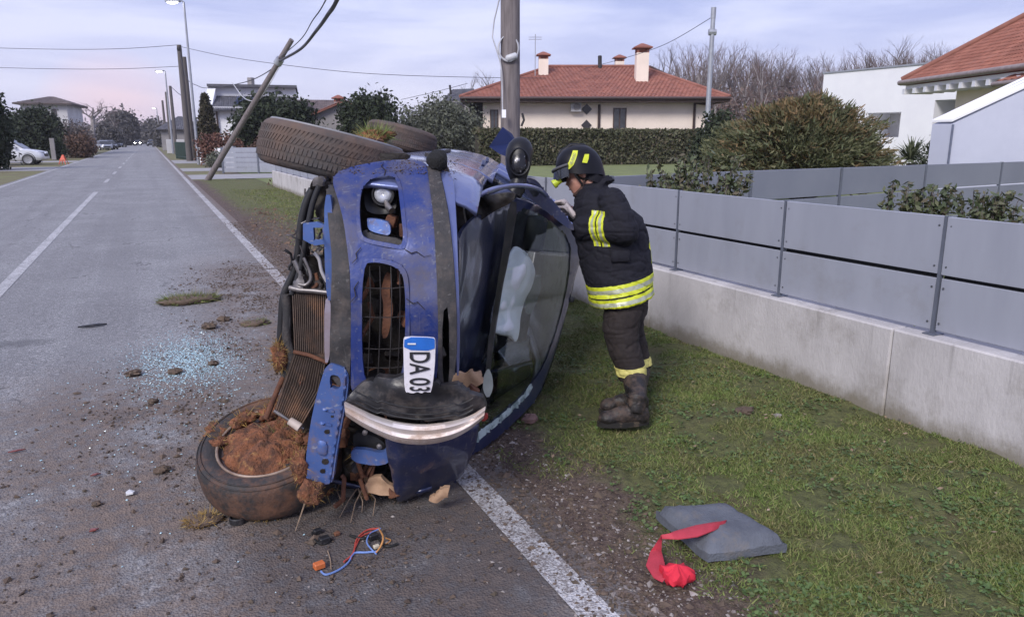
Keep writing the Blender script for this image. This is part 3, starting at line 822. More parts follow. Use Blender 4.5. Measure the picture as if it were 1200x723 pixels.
M_steel = mat('dull_metal', (0.34, 0.33, 0.34), (0.20, 0.18, 0.17), 0.4, 0.8, 16, dirt=(0.13, 0.09, 0.07), dscale=16, dlo=0.5, dhi=0.75)
M_rust = mat('rusty_metal', (0.20, 0.085, 0.045), (0.10, 0.045, 0.03), 0.85, 0.1, 20, bump=0.3)
M_chrome = mat('scratched_chrome', (0.84, 0.77, 0.73), (0.72, 0.62, 0.56), 0.34, 0.5, 5, stretch=(1, 1, 1), dirt=(0.46, 0.34, 0.27), dscale=8, dlo=0.47, dhi=0.64, bump=0.08, bscale=25)  # warm reflected light put into the base tint and tarnish colour
M_tyre = mat('muddy_tyre_rubber', (0.082, 0.075, 0.074), (0.05, 0.047, 0.048), 0.82, 0, 10, dirt=(0.17, 0.105, 0.075), dscale=4.5, dlo=0.38, dhi=0.78, bump=0.2, bscale=50)
M_soil = mat('wet_brown_soil', (0.27, 0.105, 0.05), (0.085, 0.040, 0.026), 0.95, 0, 22, lo=0.36, hi=0.62, bump=1.0, bscale=70, dirt=(0.36, 0.19, 0.075), dscale=26, dlo=0.56, dhi=0.68)
M_foam = mat('tan_foam', (0.50, 0.33, 0.21), (0.34, 0.21, 0.13), 0.9, 0, 9, bump=0.3)
M_white = mat('airbag_fabric', (0.93, 0.94, 0.96), (0.86, 0.88, 0.91), 0.85, 0, 6, bump=0.15, bscale=30)
M_glass = glass('windscreen_glass', (0.95, 0.975, 0.97), 1.36, 0.03, 0.03, 0.45)
M_lens = glass('lamp_lens', (0.85, 0.9, 0.95), 1.5, 0.03)
M_seat = mat('charcoal_seat_fabric', (0.045, 0.05, 0.055), (0.03, 0.033, 0.036), 0.9, 0, 30)
M_trim = mat('grey_cabin_plastic', (0.045, 0.05, 0.052), (0.03, 0.034, 0.036), 0.6, 0, 10)

car = thing('wrecked_car', (CL(1.6, 0.6, -0.78).x, CL(1.6, 0.6, -0.78).y, 0.0), 'crumpled blue hatchback lying on its side with torn off front and bent plate', 'car')

# ---- surfaces
def fas(b, u, r):                              # bumper skin: bowed in plan, corners sweep back
    return b - (0.02 + 0.36 * np.abs(r / 0.80) ** 3.2 + 0.25 * np.clip(u - 0.78, 0, 1) ** 1.5 * 2)
def off(g, d): return lambda b, u, r: g(b + d, u, r)
def plane_b(b0, ku=0.0, kr=0.0): return lambda b, u, r: b - (b0 + ku * (u - 0.5) + kr * r)

# ---- bumper
bumper = panel('bumper', [(411, 440), (411, 330), (408, 300), (404, 262), (397, 235), (389, 214), (392, 205), (403, 198), (420, 193.5), (445, 189), (470, 187), (490, 188), (500, 192), (503, 205), (510, 255), (514, 330), (514, 395), (513, 440), (505, 472), (470, 478), (430, 472), (411, 458)], fas, M_blue, car,
      holes=[[(423, 276), (421, 245), (423, 224), (431, 212), (446, 206), (461, 206), (466, 216), (469, 240), (474, 289), (455, 285), (433, 281)],
             [(424, 309), (442, 307), (462, 312), (472, 321), (475, 345), (475, 392), (472, 450), (440, 452), (424, 445)]], res=2.2, thick=0.012, sm=2, wob=0.012, wscale=6.5)
panel('opening_rim', [(418, 278), (417, 243), (420, 220), (429, 208), (446, 202), (463, 202), (470, 215), (474, 240), (479, 294), (455, 290), (430, 285)], off(fas, 0.006), M_blue, bumper,
      holes=[[(423, 276), (421, 245), (423, 224), (431, 212), (446, 206), (461, 206), (466, 216), (469, 240), (474, 289), (455, 285), (433, 281)]], res=2.0, thick=0.012, sm=2)
panel('opening_rim', [(419, 440), (419, 305), (442, 302), (464, 307), (477, 317), (480, 345), (480, 394), (478, 440), (472, 450), (440, 452), (424, 450)], off(fas, 0.006), M_blue, bumper,
      holes=[[(424, 309), (442, 307), (462, 312), (472, 321), (475, 345), (475, 392), (471, 446), (440, 449), (424, 445)]], res=2.0, thick=0.012, sm=2)
panel('bumper_lip', [(381, 227), (388, 214), (397, 234), (404, 262), (408, 300), (411, 330), (411, 440), (404, 458), (390, 446), (386, 430), (387, 377), (389, 305), (385, 262)], off(fas, -0.02), M_lip, bumper, res=2.5, thick=0.04, wob=0.012, wscale=11)
panel('bumper_moulding', [(500, 191), (514, 198), (520, 222), (526, 253), (531, 300), (535, 359), (535, 430), (524, 462), (513, 460), (513.5, 359), (508, 253), (502, 208)], off(fas, 0.012), M_lip, bumper,
      holes=[[(518, 366), (526, 358), (527, 450), (518, 456)]], res=2.2, thick=0.03)
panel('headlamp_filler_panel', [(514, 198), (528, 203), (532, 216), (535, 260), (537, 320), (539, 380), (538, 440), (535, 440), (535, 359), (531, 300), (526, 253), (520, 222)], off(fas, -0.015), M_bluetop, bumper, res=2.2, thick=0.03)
# small square cap on the bumper where the towing eye goes
cap = []
for k_ in range(24):
    a_ = 2 * math.pi * k_ / 24; cap.append((497 + 6.5 * math.cos(a_), 271 + 7.5 * math.sin(a_)))
panel('towing_eye_cap', cap, off(fas, 0.003), M_blue, bumper, res=1.6, thick=0.006, sm=0)

# ---- behind the bumper: fog lamp bay, grille
lamp = MB()
c0 = hit([(449, 228)], off(fas, -0.08))[0]; c0 = V(c0)
lamp.lathe(c0, -CB, [(-0.07, 0.02), (-0.06, 0.045), (0.0, 0.05), (0.012, 0.047), (0.012, 0.040)], 28)
fog = lamp.build('fog_lamp', M_black, car, smooth=40)
MB().lathe(c0, -CB, [(0.004, 0.0001), (0.012, 0.02), (0.006, 0.036), (-0.005, 0.040)], 28).build('lamp_lens', mat('fog_lens', (0.72, 0.74, 0.80), (0.5, 0.52, 0.6), 0.12, 0.3, 30), fog, smooth=60)
panel('fog_lamp_bracket', [(427, 220), (440, 210), (462, 212), (466, 250), (440, 252), (428, 245)], off(fas, -0.13), M_black, car, holes=[], res=4, thick=0.03, wob=0.03, wscale=12)
panel('fog_lamp_bracket', [(430, 256), (444, 257), (457, 261), (458, 277), (440, 273), (431, 269)], off(fas, -0.07), M_strut, car, res=3, thick=0.03)
panel('fog_lamp_bracket', [(426, 268), (440, 276), (470, 280), (474, 290), (440, 287), (424, 281)], off(fas, -0.05), M_lip, car, res=3, thick=0.02)
MB().tube([V(hit([(452, 236)], off(fas, -0.09))[0]), V(hit([(455, 243)], off(fas, -0.07))[0]), V(hit([(459, 247)], off(fas, -0.06))[0])], [0.008, 0.014, 0.014], 10).build('bulb_plug', M_steel, fog, smooth=60)
M_wire = mat('dark_wire', (0.05, 0.045, 0.045), None, 0.5, 0.4, 20)
for x in (434, 446, 459, 469):
    MB().tube([V(p) for p in hit([(x - 1, 312 if x < 460 else 318), (x, 350), (x - 1, 395), (x - 3, 440)], off(fas, -0.012))], 0.0022, 5).build('grille_wire', M_wire, car)
for y in (337, 371, 408, 430):
    MB().tube([V(p) for p in hit([(423, y), (440, y + 1), (460, y + 1), (476, y - 1)], off(fas, -0.016))], 0.0022, 5).build('grille_wire', M_wire, car)
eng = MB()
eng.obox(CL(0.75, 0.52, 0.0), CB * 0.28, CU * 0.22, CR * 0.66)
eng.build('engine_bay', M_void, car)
bits = MB()
for i in range(60):
    c = CL(random.uniform(0.2, 0.44), random.uniform(0.35, 0.78), random.uniform(-0.66, 0.6)); s_ = random.uniform(0.02, 0.06)
    a_, b_, d_ = frame(V((random.uniform(-1, 1), random.uniform(-1, 1), random.uniform(-1, 1))))
    bits.bbox(c, a_ * s_, b_ * s_ * random.uniform(.4, 1.2), d_ * s_ * random.uniform(.3, .9), 0.2, m=random.choice([0, 0, 0, 1, 1, 2]))
stuff(bits.build('engine_parts', [M_void, M_rust, M_steel], car, smooth=40))
mb = MB()
for i in range(9):
    p = [CL(random.uniform(0.12, 0.25), random.uniform(0.36, 0.62), random.uniform(-0.65, 0.35))]
    for k_ in range(4): p.append(p[-1] + CR * random.uniform(-.12, .12) + CU * random.uniform(-.05, .05) + CB * random.uniform(-.02, .05))
    mb.tube(p, random.uniform(0.005, 0.012), 6)
stuff(mb.build('engine_hoses', M_rust, car, smooth=60))
panel('torn_liner', [(452, 318), (459, 322), (456, 345), (461, 362), (455, 395), (447, 398), (450, 360), (446, 340)], off(fas, -0.11), M_rust, car, res=3, thick=0.01, wob=0.02)

for pts in ([(423, 290), (417, 297), (418, 303), (412, 309)], [(474, 292), (482, 297), (488, 295), (497, 301), (505, 299)], [(450, 206), (452, 200), (447, 195), (450, 190)], [(476, 350), (484, 356), (489, 354), (498, 363)], [(420, 330), (415, 338), (417, 347), (411, 354)]):
    MB().tube([V(p) for p in hit(pts, off(fas, 0.012))], [0.0016, 0.0026, 0.0022, 0.001, 0.0008][:len(pts)], 5).build('crack', M_void, bumper)
for i in range(16):
    p = V(hit([(random.uniform(338, 382), random.uniform(238, 330))], plane_b(random.uniform(.18, .27)))[0]); P_ = [p]; d_ = V((random.uniform(-1, 1), random.uniform(-1, 1), random.uniform(-1, 1))).normalized()
    for k_ in range(7): d_ = (d_ + V((random.uniform(-1, 1), random.uniform(-1, 1), random.uniform(-1, 1))) * .6).normalized(); P_.append(P_[-1] + d_ * .016)
    MB().tube(P_, random.uniform(.0025, .006), 6).build('loose_cable', random.choice([M_void, M_black, M_steel, M_lip]), car, smooth=60)
# ---- number plate (bent, lower end torn)
gpl = off(fas, 0.095)
plate = panel('licence_plate', [(474.5, 394), (508, 395), (510.5, 398), (509.5, 430), (506, 458), (502, 460), (498, 458.5), (494, 461), (489, 459), (484, 461), (479, 460), (474, 458), (473, 425), (472.5, 398)], gpl, mat('plate_white', (0.74, 0.72, 0.77), (0.64, 0.61, 0.66), 0.35, 0, 12, dirt=(0.40, 0.30, 0.26), dscale=40, dlo=0.62, dhi=0.72), car, res=1.6, thick=0.004, sm=1)
panel('blue_band', [(474, 395), (508.5, 395.8), (509.5, 399), (509.2, 411), (473.2, 410)], off(fas, 0.098), mat('plate_blue', (0.02, 0.16, 0.62), None, 0.35), plate, res=2.0, thick=0.003, sm=1)
M_ink = mat('plate_black', (0.02, 0.02, 0.025), None, 0.4)
pp = [V(p) for p in hit([(491, 400), (491, 455), (474, 425), (508, 425)], off(fas, 0.098))]
pdn = (pp[1] - pp[0]).normalized(); prt = (pp[3] - pp[2]).normalized()
for ch, y, sy in (('D', 418.5, 1.0), ('A', 432.0, 1.0), ('0', 447.0, 1.0)):
    c = V(hit([(490.5, y)], off(fas, 0.099))[0])
    text_obj(ch, 'lettering', 0.112, c, pdn, prt, 0.002, M_ink, plate, 0.012, 0.60)
c = V(hit([(490.5, 455.5)], off(fas, 0.099))[0])
text_obj('3', 'lettering', 0.112, c, pdn, prt, 0.002, M_ink, plate, 0.012, 0.42)
c = V(hit([(482.5, 403)], off(fas, 0.101))[0])
MB().obox(c, prt * 0.016, pdn * 0.0028, CB * 0.001).build('lettering', mat('plate_mark', (0.85, 0.85, 0.8), None, 0.4), plate)

# ---- torn lower-left headlamp and corner
gl = lambda b, u, r: fas(b + 0.05, u, r)
corner = panel('headlamp_housing', [(404, 470), (413, 459), (424, 449), (436, 446), (443, 440), (462, 443), (475, 439), (486, 445), (507, 444), (519, 452), (536, 450), (552, 461), (566, 466), (571, 480), (550, 489), (505, 494), (470, 489), (432, 481)], gl, mat('smoked_lamp_plastic', (0.030, 0.029, 0.034), (0.018, 0.018, 0.020), 0.36, 0, 9, dirt=(0.12, 0.10, 0.09), dscale=14, dlo=0.47, dhi=0.75, bump=0.1, bscale=50), car, res=2.6, thick=0.05, bulge=0.012, wob=0.03, wscale=11, smooth=28, sm=0)
chrome = MB()
mid_t = [(403, 471), (420, 479), (440, 488), (465, 495), (495, 498), (525, 495), (550, 488), (569, 477)]
mid_b = [(405, 487), (420, 497), (438, 507), (465, 518), (495, 521), (525, 516), (548, 505), (567, 490)]
def cat2(P_, k_=5):
    P_ = [V((x, y, 0)) for x, y in P_]; Q_ = []
    for i in range(len(P_) - 1):
        a0, a1, a2, a3 = P_[max(0, i - 1)], P_[i], P_[i + 1], P_[min(len(P_) - 1, i + 2)]
        for j in range(k_):
            t_ = j / k_; Q_.append(0.5 * ((2 * a1) + (a2 - a0) * t_ + (2 * a0 - 5 * a1 + 4 * a2 - a3) * t_ ** 2 + (3 * a1 - a0 - 3 * a2 + a3) * t_ ** 3))
    return [(p.x, p.y) for p in Q_ + [P_[-1]]]
mid_t, mid_b = cat2(mid_t), cat2(mid_b)
for dy_, r__ in ((-4, .004), (-9, .003), (-17, .003)):
    MB().tube([V(hit([(x * .94 + 29, y + dy_ - (3 if 440 < x < 540 else 0))], off(gl, 0.022))[0]) for x, y in mid_t[3:-3]], r__, 6).build('lamp_ridge', M_black, corner, smooth=60)
rings = []
for k_ in range(len(mid_t)):
    ring = []
    for t_, o_ in ((0.0, 0.0), (0.06, 0.016), (0.28, 0.030), (0.48, 0.022), (0.52, 0.022), (0.72, 0.034), (0.94, 0.018), (1.0, 0.0)):
        q = (mid_t[k_][0] * (1 - t_) + mid_b[k_][0] * t_, mid_t[k_][1] * (1 - t_) + mid_b[k_][1] * t_)
        ring.append(V(hit([q], off(gl, o_ + 0.02))[0]))
    rings.append(ring)
sub = []
for a_, b_ in zip(rings[:-1], rings[1:]):
    for t_ in (0, .25, .5, .75): sub.append([p * (1 - t_) + q * t_ for p, q in zip(a_, b_)])
sub.append(rings[-1])
n_ = len(sub); ring_n = len(sub[0]); vs = [p for r in sub for p in r]
chrome.add(vs + [p + CB * 0.012 for p in vs], [(i * ring_n + j, i * ring_n + j + 1, (i + 1) * ring_n + j + 1, (i + 1) * ring_n + j) for i in range(n_ - 1) for j in range(ring_n - 1)] +
           [(len(vs) + i * ring_n + j, len(vs) + (i + 1) * ring_n + j, len(vs) + (i + 1) * ring_n + j + 1, len(vs) + i * ring_n + j + 1) for i in range(n_ - 1) for j in range(ring_n - 1)])
chrome.build('headlamp_trim', M_chrome, corner, smooth=50)
gf = lambda b, u, r: b - (0.06 + 0.46 * np.clip(-r - 0.33, 0, 1) + 0.7 * np.clip(u - 0.7, 0, 1))
panel('front_wing', [(450, 508), (490, 520), (530, 513), (562, 495), (559, 518), (548, 545), (541, 559), (520, 571), (492, 581), (467, 591), (462, 575), (456, 545), (452, 525)], gf, M_navy, car, res=3, thick=0.02, wob=0.035, wscale=5, bulge=0.03)
panel('bumper_bracket', [(411, 526), (430, 527), (446, 531), (452, 527), (454, 513), (460, 514), (460, 534), (455, 543), (440, 546), (412, 541)], plane_b(0.14), M_strut, car, res=2.4, thick=0.03)
lb = panel('lamp_bracket', [(414, 505), (440, 511), (452, 520), (450, 528), (440, 530), (414, 526)], plane_b(0.20), M_black, car, res=3, thick=0.04)
for q in ((428, 506), (445, 522)):
    c = V(hit([q], plane_b(0.17))[0]); MB().lathe(c, -CB, [(0, 0.012), (0.012, 0.012), (0.014, 0.006), (0.016, 0.0001)], 10).build('bolt', M_steel, lb, smooth=40)
for poly, bb in (([(424, 576), (432, 561), (446, 558), (455, 567), (465, 572), (464, 581), (445, 580)], 0.2), ([(500, 586), (520, 572), (527, 571), (524, 582), (512, 589)], 0.17), ([(529, 442), (538, 436), (545, 440), (551, 434), (557, 438), (563, 436), (567, 448), (555, 455), (540, 456), (531, 455)], 0.38), ([(424, 560), (430, 552), (436, 560), (430, 570)], 0.25)):
    panel('torn_foam', poly, plane_b(bb), M_foam, car, res=2.5, thick=0.03, wob=0.02, wscale=20, sm=0)
panel('torn_trim', [(572, 430), (577, 440), (578, 456), (572, 468), (566, 458), (566, 442)], plane_b(0.70), mat('pale_torn_plastic', (0.50, 0.55, 0.52), None, 0.6), car, res=2.5, thick=0.006, wob=0.01)
c = [V(p) for p in hit([(557, 454), (548, 465), (538, 482)], plane_b(0.36))]
MB().tube(c, [0.028, 0.033, 0.030], 12).build('rusty_cylinder', M_rust, car, smooth=50)
panel('blue_rag', [(517, 470), (525, 465), (534, 468), (537, 480), (530, 488), (519, 486), (514, 478)], plane_b(0.22), mat('bright_blue_cloth', (0.03, 0.07, 0.42), None, 0.8), car, res=2.2, thick=0.02, wob=0.03, wscale=40, bulge=0.02)
panel('torn_trim', [(535, 448), (548, 452), (556, 462), (550, 478), (540, 470), (534, 460)], plane_b(0.48), M_black, car, res=3, thick=0.02, wob=0.04, wscale=25)
panel('indicator_lens', [(563, 490), (570, 484), (573, 489), (566, 495)], plane_b(0.34), mat('red_plastic', (0.45, 0.05, 0.04), None, 0.3), car, res=2, thick=0.02)

# ---- radiator pack, cross members, hoses
M_fin = mat('radiator_fins', (0.085, 0.06, 0.048), (0.055, 0.04, 0.034), 0.75, 0.3, 14, dirt=(0.22, 0.12, 0.07), dscale=9, dlo=0.5, dhi=0.7)
M_finl = mat('radiator_tube', (0.16, 0.12, 0.10), (0.10, 0.075, 0.06), 0.6, 0.5, 14, dirt=(0.26, 0.14, 0.08), dscale=9, dlo=0.5, dhi=0.7)
grad = plane_b(0.20)
rad = panel('radiator', [(342, 344), (383, 346), (383, 424), (372, 471), (353, 500), (322, 480), (332, 448), (345, 412)], grad, M_fin, car, res=5, thick=0.05, sm=0)
fins = MB()
for i in range(17):
    t_ = (i + 0.5) / 17
    qs = [(342 + 41 * t_, 345), (343.5 + 39.5 * t_, 380), (345 + 38 * t_, 414)]
    fins.tube([V(p) for p in hit(qs, plane_b(0.196))], 0.0026, 4)
for i in range(15):
    t_ = (i + 0.5) / 15
    qs = [(345 + 37 * t_, 415 + 9 * t_), (333 + 44 * t_, 449 + 10 * t_), (323 + 31 * t_, 480 + 19 * t_)]
    fins.tube([V(p) for p in hit(qs, plane_b(0.192))], 0.0034, 4)
stuff(fins.build('cooling_tube', M_finl, rad))
MB().tube([V(p) for p in hit([(339, 337), (352, 340), (368, 341), (386, 343)], plane_b(0.18))], 0.011, 10).build('radiator_tank', M_steel, rad, smooth=60)
MB().tube([V(p) for p in hit([(344, 412), (362, 416), (384, 425)], plane_b(0.185))], 0.009, 8).build('radiator_tank', M_rust, rad, smooth=60)
MB().tube([V(p) for p in hit([(321, 481), (337, 491), (356, 502)], plane_b(0.185))], 0.008, 8).build('radiator_tank', M_steel, rad, smooth=60)
MB().lathe(V(hit([(346, 497)], plane_b(0.17))[0]), (PX(352, 500, 3) - PX(340, 492, 3)), [(-0.03, 0.018), (0.025, 0.02), (0.028, 0.012)], 14, caps=True).build('hose_connector', mat('pale_pipe', (0.62, 0.52, 0.46), None, 0.5), rad, smooth=40)
panel('radiator_rail', [(380, 350), (388, 350), (388, 400), (385, 425), (380, 425)], plane_b(0.16), mat('lilac_grey_metal', (0.42, 0.38, 0.47), (0.33, 0.27, 0.30), 0.4, 0.4, 10), car, res=2.5, thick=0.03)
panel('front_cross_member', [(380, 228), (389, 230), (390, 300), (389, 352), (383, 352), (380, 300)], plane_b(0.15), M_strut, car, res=2.5, thick=0.03)
panel('lamp_carrier', [(355, 262), (372, 260), (381, 264), (381, 286), (368, 288), (355, 281)], plane_b(0.17), M_strut, car, holes=[[(367, 267), (378, 267), (378, 281), (368, 281)]], res=2.0, thick=0.025, sm=0)
member = panel('bumper_beam', [(383, 424), (404, 431), (409, 441), (406, 470), (400, 500), (394, 535), (390, 566), (372, 569), (358, 562), (358, 540), (363, 500), (371, 462)], plane_b(0.03), M_strut, car,
      holes=[[(387, 438), (398, 441), (400, 452), (395, 457), (386, 452)]], res=2.4, thick=0.035)
gm = plane_b(0.024)
for poly in ([(377, 478), (392, 481), (391, 484), (377, 481)], [(374, 494), (389, 497), (388, 500), (374, 497)], [(372, 515), (384, 518), (383, 535), (371, 532)], [(404, 432), (407, 442), (403, 470), (397, 500), (391, 535), (387, 566), (384, 566), (388, 535), (394, 500), (400, 470)]):
    panel('pressed_ridge', poly, gm, M_strut, member, res=1.8, thick=0.012, sm=1, bulge=0.008)
for q, rr in (((383, 506), 3.2), ((378, 552), 3.2), ((381, 541), 4.2), ((389, 488), 1.6)):
    ring = [(q[0] + rr * math.cos(a_) , q[1] + rr * 0.8 * math.sin(a_)) for a_ in np.linspace(0, 6.283, 14, endpoint=False)]
    panel('bolt_hole', ring, plane_b(0.027), M_void, member, res=1.2, thick=0.003, sm=0)
mb = MB()
def hose(pts, bs, r, m=0, n=8):
    P_ = [V(hit([q], plane_b(b_))[0]) for q, b_ in zip(pts, bs)]
    Q = []
    for i in range(len(P_) - 1):
        a0 = P_[max(0, i - 1)]; a1 = P_[i]; a2 = P_[i + 1]; a3 = P_[min(len(P_) - 1, i + 2)]
        for t_ in (0, .25, .5, .75):
            Q.append(0.5 * ((2 * a1) + (a2 - a0) * t_ + (2 * a0 - 5 * a1 + 4 * a2 - a3) * t_ ** 2 + (3 * a1 - a0 - 3 * a2 + a3) * t_ ** 3))
    Q.append(P_[-1]); return Q
for pts, b_, r, mm, nm in (
        ([(366, 222), (358, 240), (353, 262), (350, 290), (345, 318), (333, 345), (330, 375), (328, 410)], 0.24, 0.017, M_black, 'coolant_hose'),
        ([(374, 218), (366, 240), (360, 270), (355, 300), (349, 325), (342, 345)], 0.2, 0.012, M_black, 'coolant_hose'),
        ([(335, 345), (337, 370), (336, 395), (341, 420), (333, 440)], 0.22, 0.02, M_lip, 'coolant_hose'),
        ([(356, 302), (363, 318), (364, 328), (358, 334), (350, 333)], 0.17, 0.0075, M_steel, 'pipe'),
        ([(368, 296), (374, 304), (377, 318), (383, 330)], 0.165, 0.008, mat('pale_hose', (0.55, 0.53, 0.55), None, 0.4, 0.3), 'pipe'),
        ([(370, 320), (372, 332), (366, 338)], 0.19, 0.009, M_rust, 'pipe'),
        ([(333, 440), (326, 455), (318, 475), (312, 490)], 0.22, 0.012, M_rust, 'pipe'),
        ([(345, 305), (352, 322), (348, 335)], 0.2, 0.013, M_steel, 'pipe')):
    MB().tube(hose(pts, [b_] * len(pts), r), r, 8).build(nm, mm, car, smooth=60)
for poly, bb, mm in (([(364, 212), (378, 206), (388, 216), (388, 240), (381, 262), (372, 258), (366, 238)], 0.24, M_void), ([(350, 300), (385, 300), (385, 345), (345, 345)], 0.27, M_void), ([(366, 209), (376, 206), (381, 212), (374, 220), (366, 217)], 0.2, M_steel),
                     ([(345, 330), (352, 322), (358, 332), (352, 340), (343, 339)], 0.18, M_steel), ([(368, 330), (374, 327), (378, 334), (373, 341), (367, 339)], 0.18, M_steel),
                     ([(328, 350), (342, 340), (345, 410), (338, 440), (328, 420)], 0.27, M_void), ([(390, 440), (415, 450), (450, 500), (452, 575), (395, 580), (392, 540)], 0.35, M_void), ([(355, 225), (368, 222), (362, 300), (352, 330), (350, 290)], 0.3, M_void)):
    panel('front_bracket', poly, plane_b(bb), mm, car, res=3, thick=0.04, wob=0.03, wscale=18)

# ---- wings, bonnet, windscreen
def side_prof(b):                              # right-hand flank section, sill -> belt line
    k_ = 0.0 if b > 0.55 else ((0.55 - b) / 0.35) ** 1.6 * 0.13
    return [(0.22, 0.70 - k_), (0.27, 0.755 - k_), (0.40, 0.785 - k_), (0.55, 0.795 - k_), (0.70, 0.787 - k_), (0.80, 0.768 - k_), (0.88, 0.735 - k_)]
def flank(name, b0, b1, m, sgn=1, arch=None, u0=None, n=14, parent=car, top=None):
    mb = MB(); rings = []
    for i in range(n + 1):
        b = b0 + (b1 - b0) * i / n; pr = side_prof(b)
        if top is not None: pr = pr[:6]
        if arch:
            d = abs(b - arch[0]) / arch[1]
            lim = arch[2] + arch[1] * math.sqrt(max(0, 1 - d * d)) if d < 1 else 0.2
            pr = [(max(u, lim), r) if u < lim else (u, r) for u, r in pr]
        if top is not None: pr = pr + top(b)
        rings.append([CL(b, u, r * sgn) for u, r in pr])
    mb.loft(rings, False, False)
    inner = [[p - CR * 0.02 * sgn for p in r] for r in rings]
    mb.loft([list(reversed(r)) for r in inner], False, False)
    k_ = len(rings[0])
    for a_, b_ in ((rings[0], inner[0]), (rings[-1], inner[-1]), ([r[0] for r in rings], [r[0] for r in inner]), ([r[-1] for r in rings], [r[-1] for r in inner])):
        mb.loft([a_, b_], False, False)
    o = mb.build(name, m, parent, smooth=60)
    bm = bmesh.new(); bm.from_mesh(o.data); bmesh.ops.remove_doubles(bm, verts=bm.verts, dist=1e-5); bmesh.ops.recalc_face_normals(bm, faces=bm.faces); bm.to_mesh(o.data); bm.free()
    return o
wing_top = lambda b: [(0.85, 0.742 - (0 if b > 0.55 else ((0.55 - b) / 0.35) ** 1.6 * 0.13))]
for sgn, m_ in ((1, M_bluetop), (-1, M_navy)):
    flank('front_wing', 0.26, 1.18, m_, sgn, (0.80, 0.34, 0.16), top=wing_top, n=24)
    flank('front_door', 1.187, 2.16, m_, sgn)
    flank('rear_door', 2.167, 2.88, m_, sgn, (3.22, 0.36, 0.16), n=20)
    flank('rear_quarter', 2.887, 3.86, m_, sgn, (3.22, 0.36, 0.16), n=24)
    # sill, dark rubbing strip, handles
    MB().tube([CL(b, 0.50, 0.803 * sgn) for b in (1.25, 1.7, 2.12)], 0.013, 6).build('rubbing_strip', M_black, car, smooth=60)
    MB().tube([CL(b, 0.50, 0.803 * sgn) for b in (2.2, 2.5, 2.8)], 0.013, 6).build('rubbing_strip', M_black, car, smooth=60)
    for b in (1.95, 2.7):
        MB().tube([CL(b, 0.79, 0.77 * sgn), CL(b + .03, 0.79, 0.795 * sgn), CL(b + .15, 0.79, 0.795 * sgn), CL(b + .18, 0.79, 0.77 * sgn)], 0.012, 6).build('door_handle', M_navy, car, smooth=60)
MB().obox(CL(2.1, 0.24, 0), CB * 1.75, CU * 0.03, CR * 0.68).build('underbody', M_void, car)
MB().tube([CL(1.2, 0.17, 0.1), CL(2.2, 0.15, 0.12), CL(3.0, 0.16, -0.1), CL(3.9, 0.16, -0.35)], 0.025, 8).build('exhaust_pipe', M_rust, car, smooth=60)
gb = lambda b, u, r: -(u - (0.81 + 0.13 * np.clip(b - 0.12, 0, 2) - 0.10 * r ** 2 - 0.05 * np.clip(0.3 - b, 0, 1)))
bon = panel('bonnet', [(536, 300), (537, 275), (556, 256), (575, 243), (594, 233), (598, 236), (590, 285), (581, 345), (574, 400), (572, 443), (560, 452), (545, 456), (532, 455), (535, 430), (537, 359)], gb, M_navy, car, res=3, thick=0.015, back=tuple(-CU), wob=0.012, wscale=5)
# windscreen
WS0, WS1 = (1.02, 0.915), (1.80, 1.36)
sl = (WS1[0] - WS0[0]) / (WS1[1] - WS0[1])
gw = lambda b, u, r: b - (WS0[0] + (u - WS0[1]) * sl + 0.22 * r ** 2 + 0.75 * np.minimum(r, 0))
Oout = [(599, 231), (625, 238), (655, 256), (685, 284), (682, 300), (674, 325), (665, 362), (652, 411), (631, 466), (604, 494), (576, 519), (547, 537), (542, 522), (556, 490), (567, 460), (571, 430), (574, 400), (581, 345), (590, 285)]
Gl = [(607, 241), (638, 253), (670, 281), (667, 328), (655, 380), (638, 428), (620, 455), (595, 480), (562, 508), (548, 520), (553, 505), (569, 465), (575, 430), (579, 400), (587, 350), (597, 290)]
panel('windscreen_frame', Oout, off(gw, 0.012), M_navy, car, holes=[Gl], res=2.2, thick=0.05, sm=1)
ws = panel('windscreen', [(605, 239), (639, 252), (672, 280), (669, 328), (657, 381), (640, 429), (622, 456), (596, 482), (563, 510), (546, 522), (551, 505), (567, 465), (573, 430), (577, 400), (585, 350), (595, 290)], gw, M_glass, car, res=4, thick=0.005)
panel('windscreen_seal', [(597, 235), (608, 238), (597, 300), (585, 355), (578, 400), (576, 430), (570, 462), (556, 497), (550, 500), (560, 470), (569, 440), (572, 400), (581, 345), (590, 285)], off(gw, 0.03), M_black, car, res=2.2, thick=0.03)
# crushed lower glass and pale edge
panel('cracked_glass_edge', [(545, 520), (562, 505), (590, 484), (612, 464), (622, 448), (625, 455), (610, 474), (590, 492), (566, 512), (549, 526)], off(gw, 0.016), mat('shattered_glass', (0.52, 0.62, 0.62), (0.25, 0.32, 0.32), 0.25, 0, 18, lo=0.42, hi=0.55), car, res=2.2, thick=0.004, wob=0.01, wscale=40)
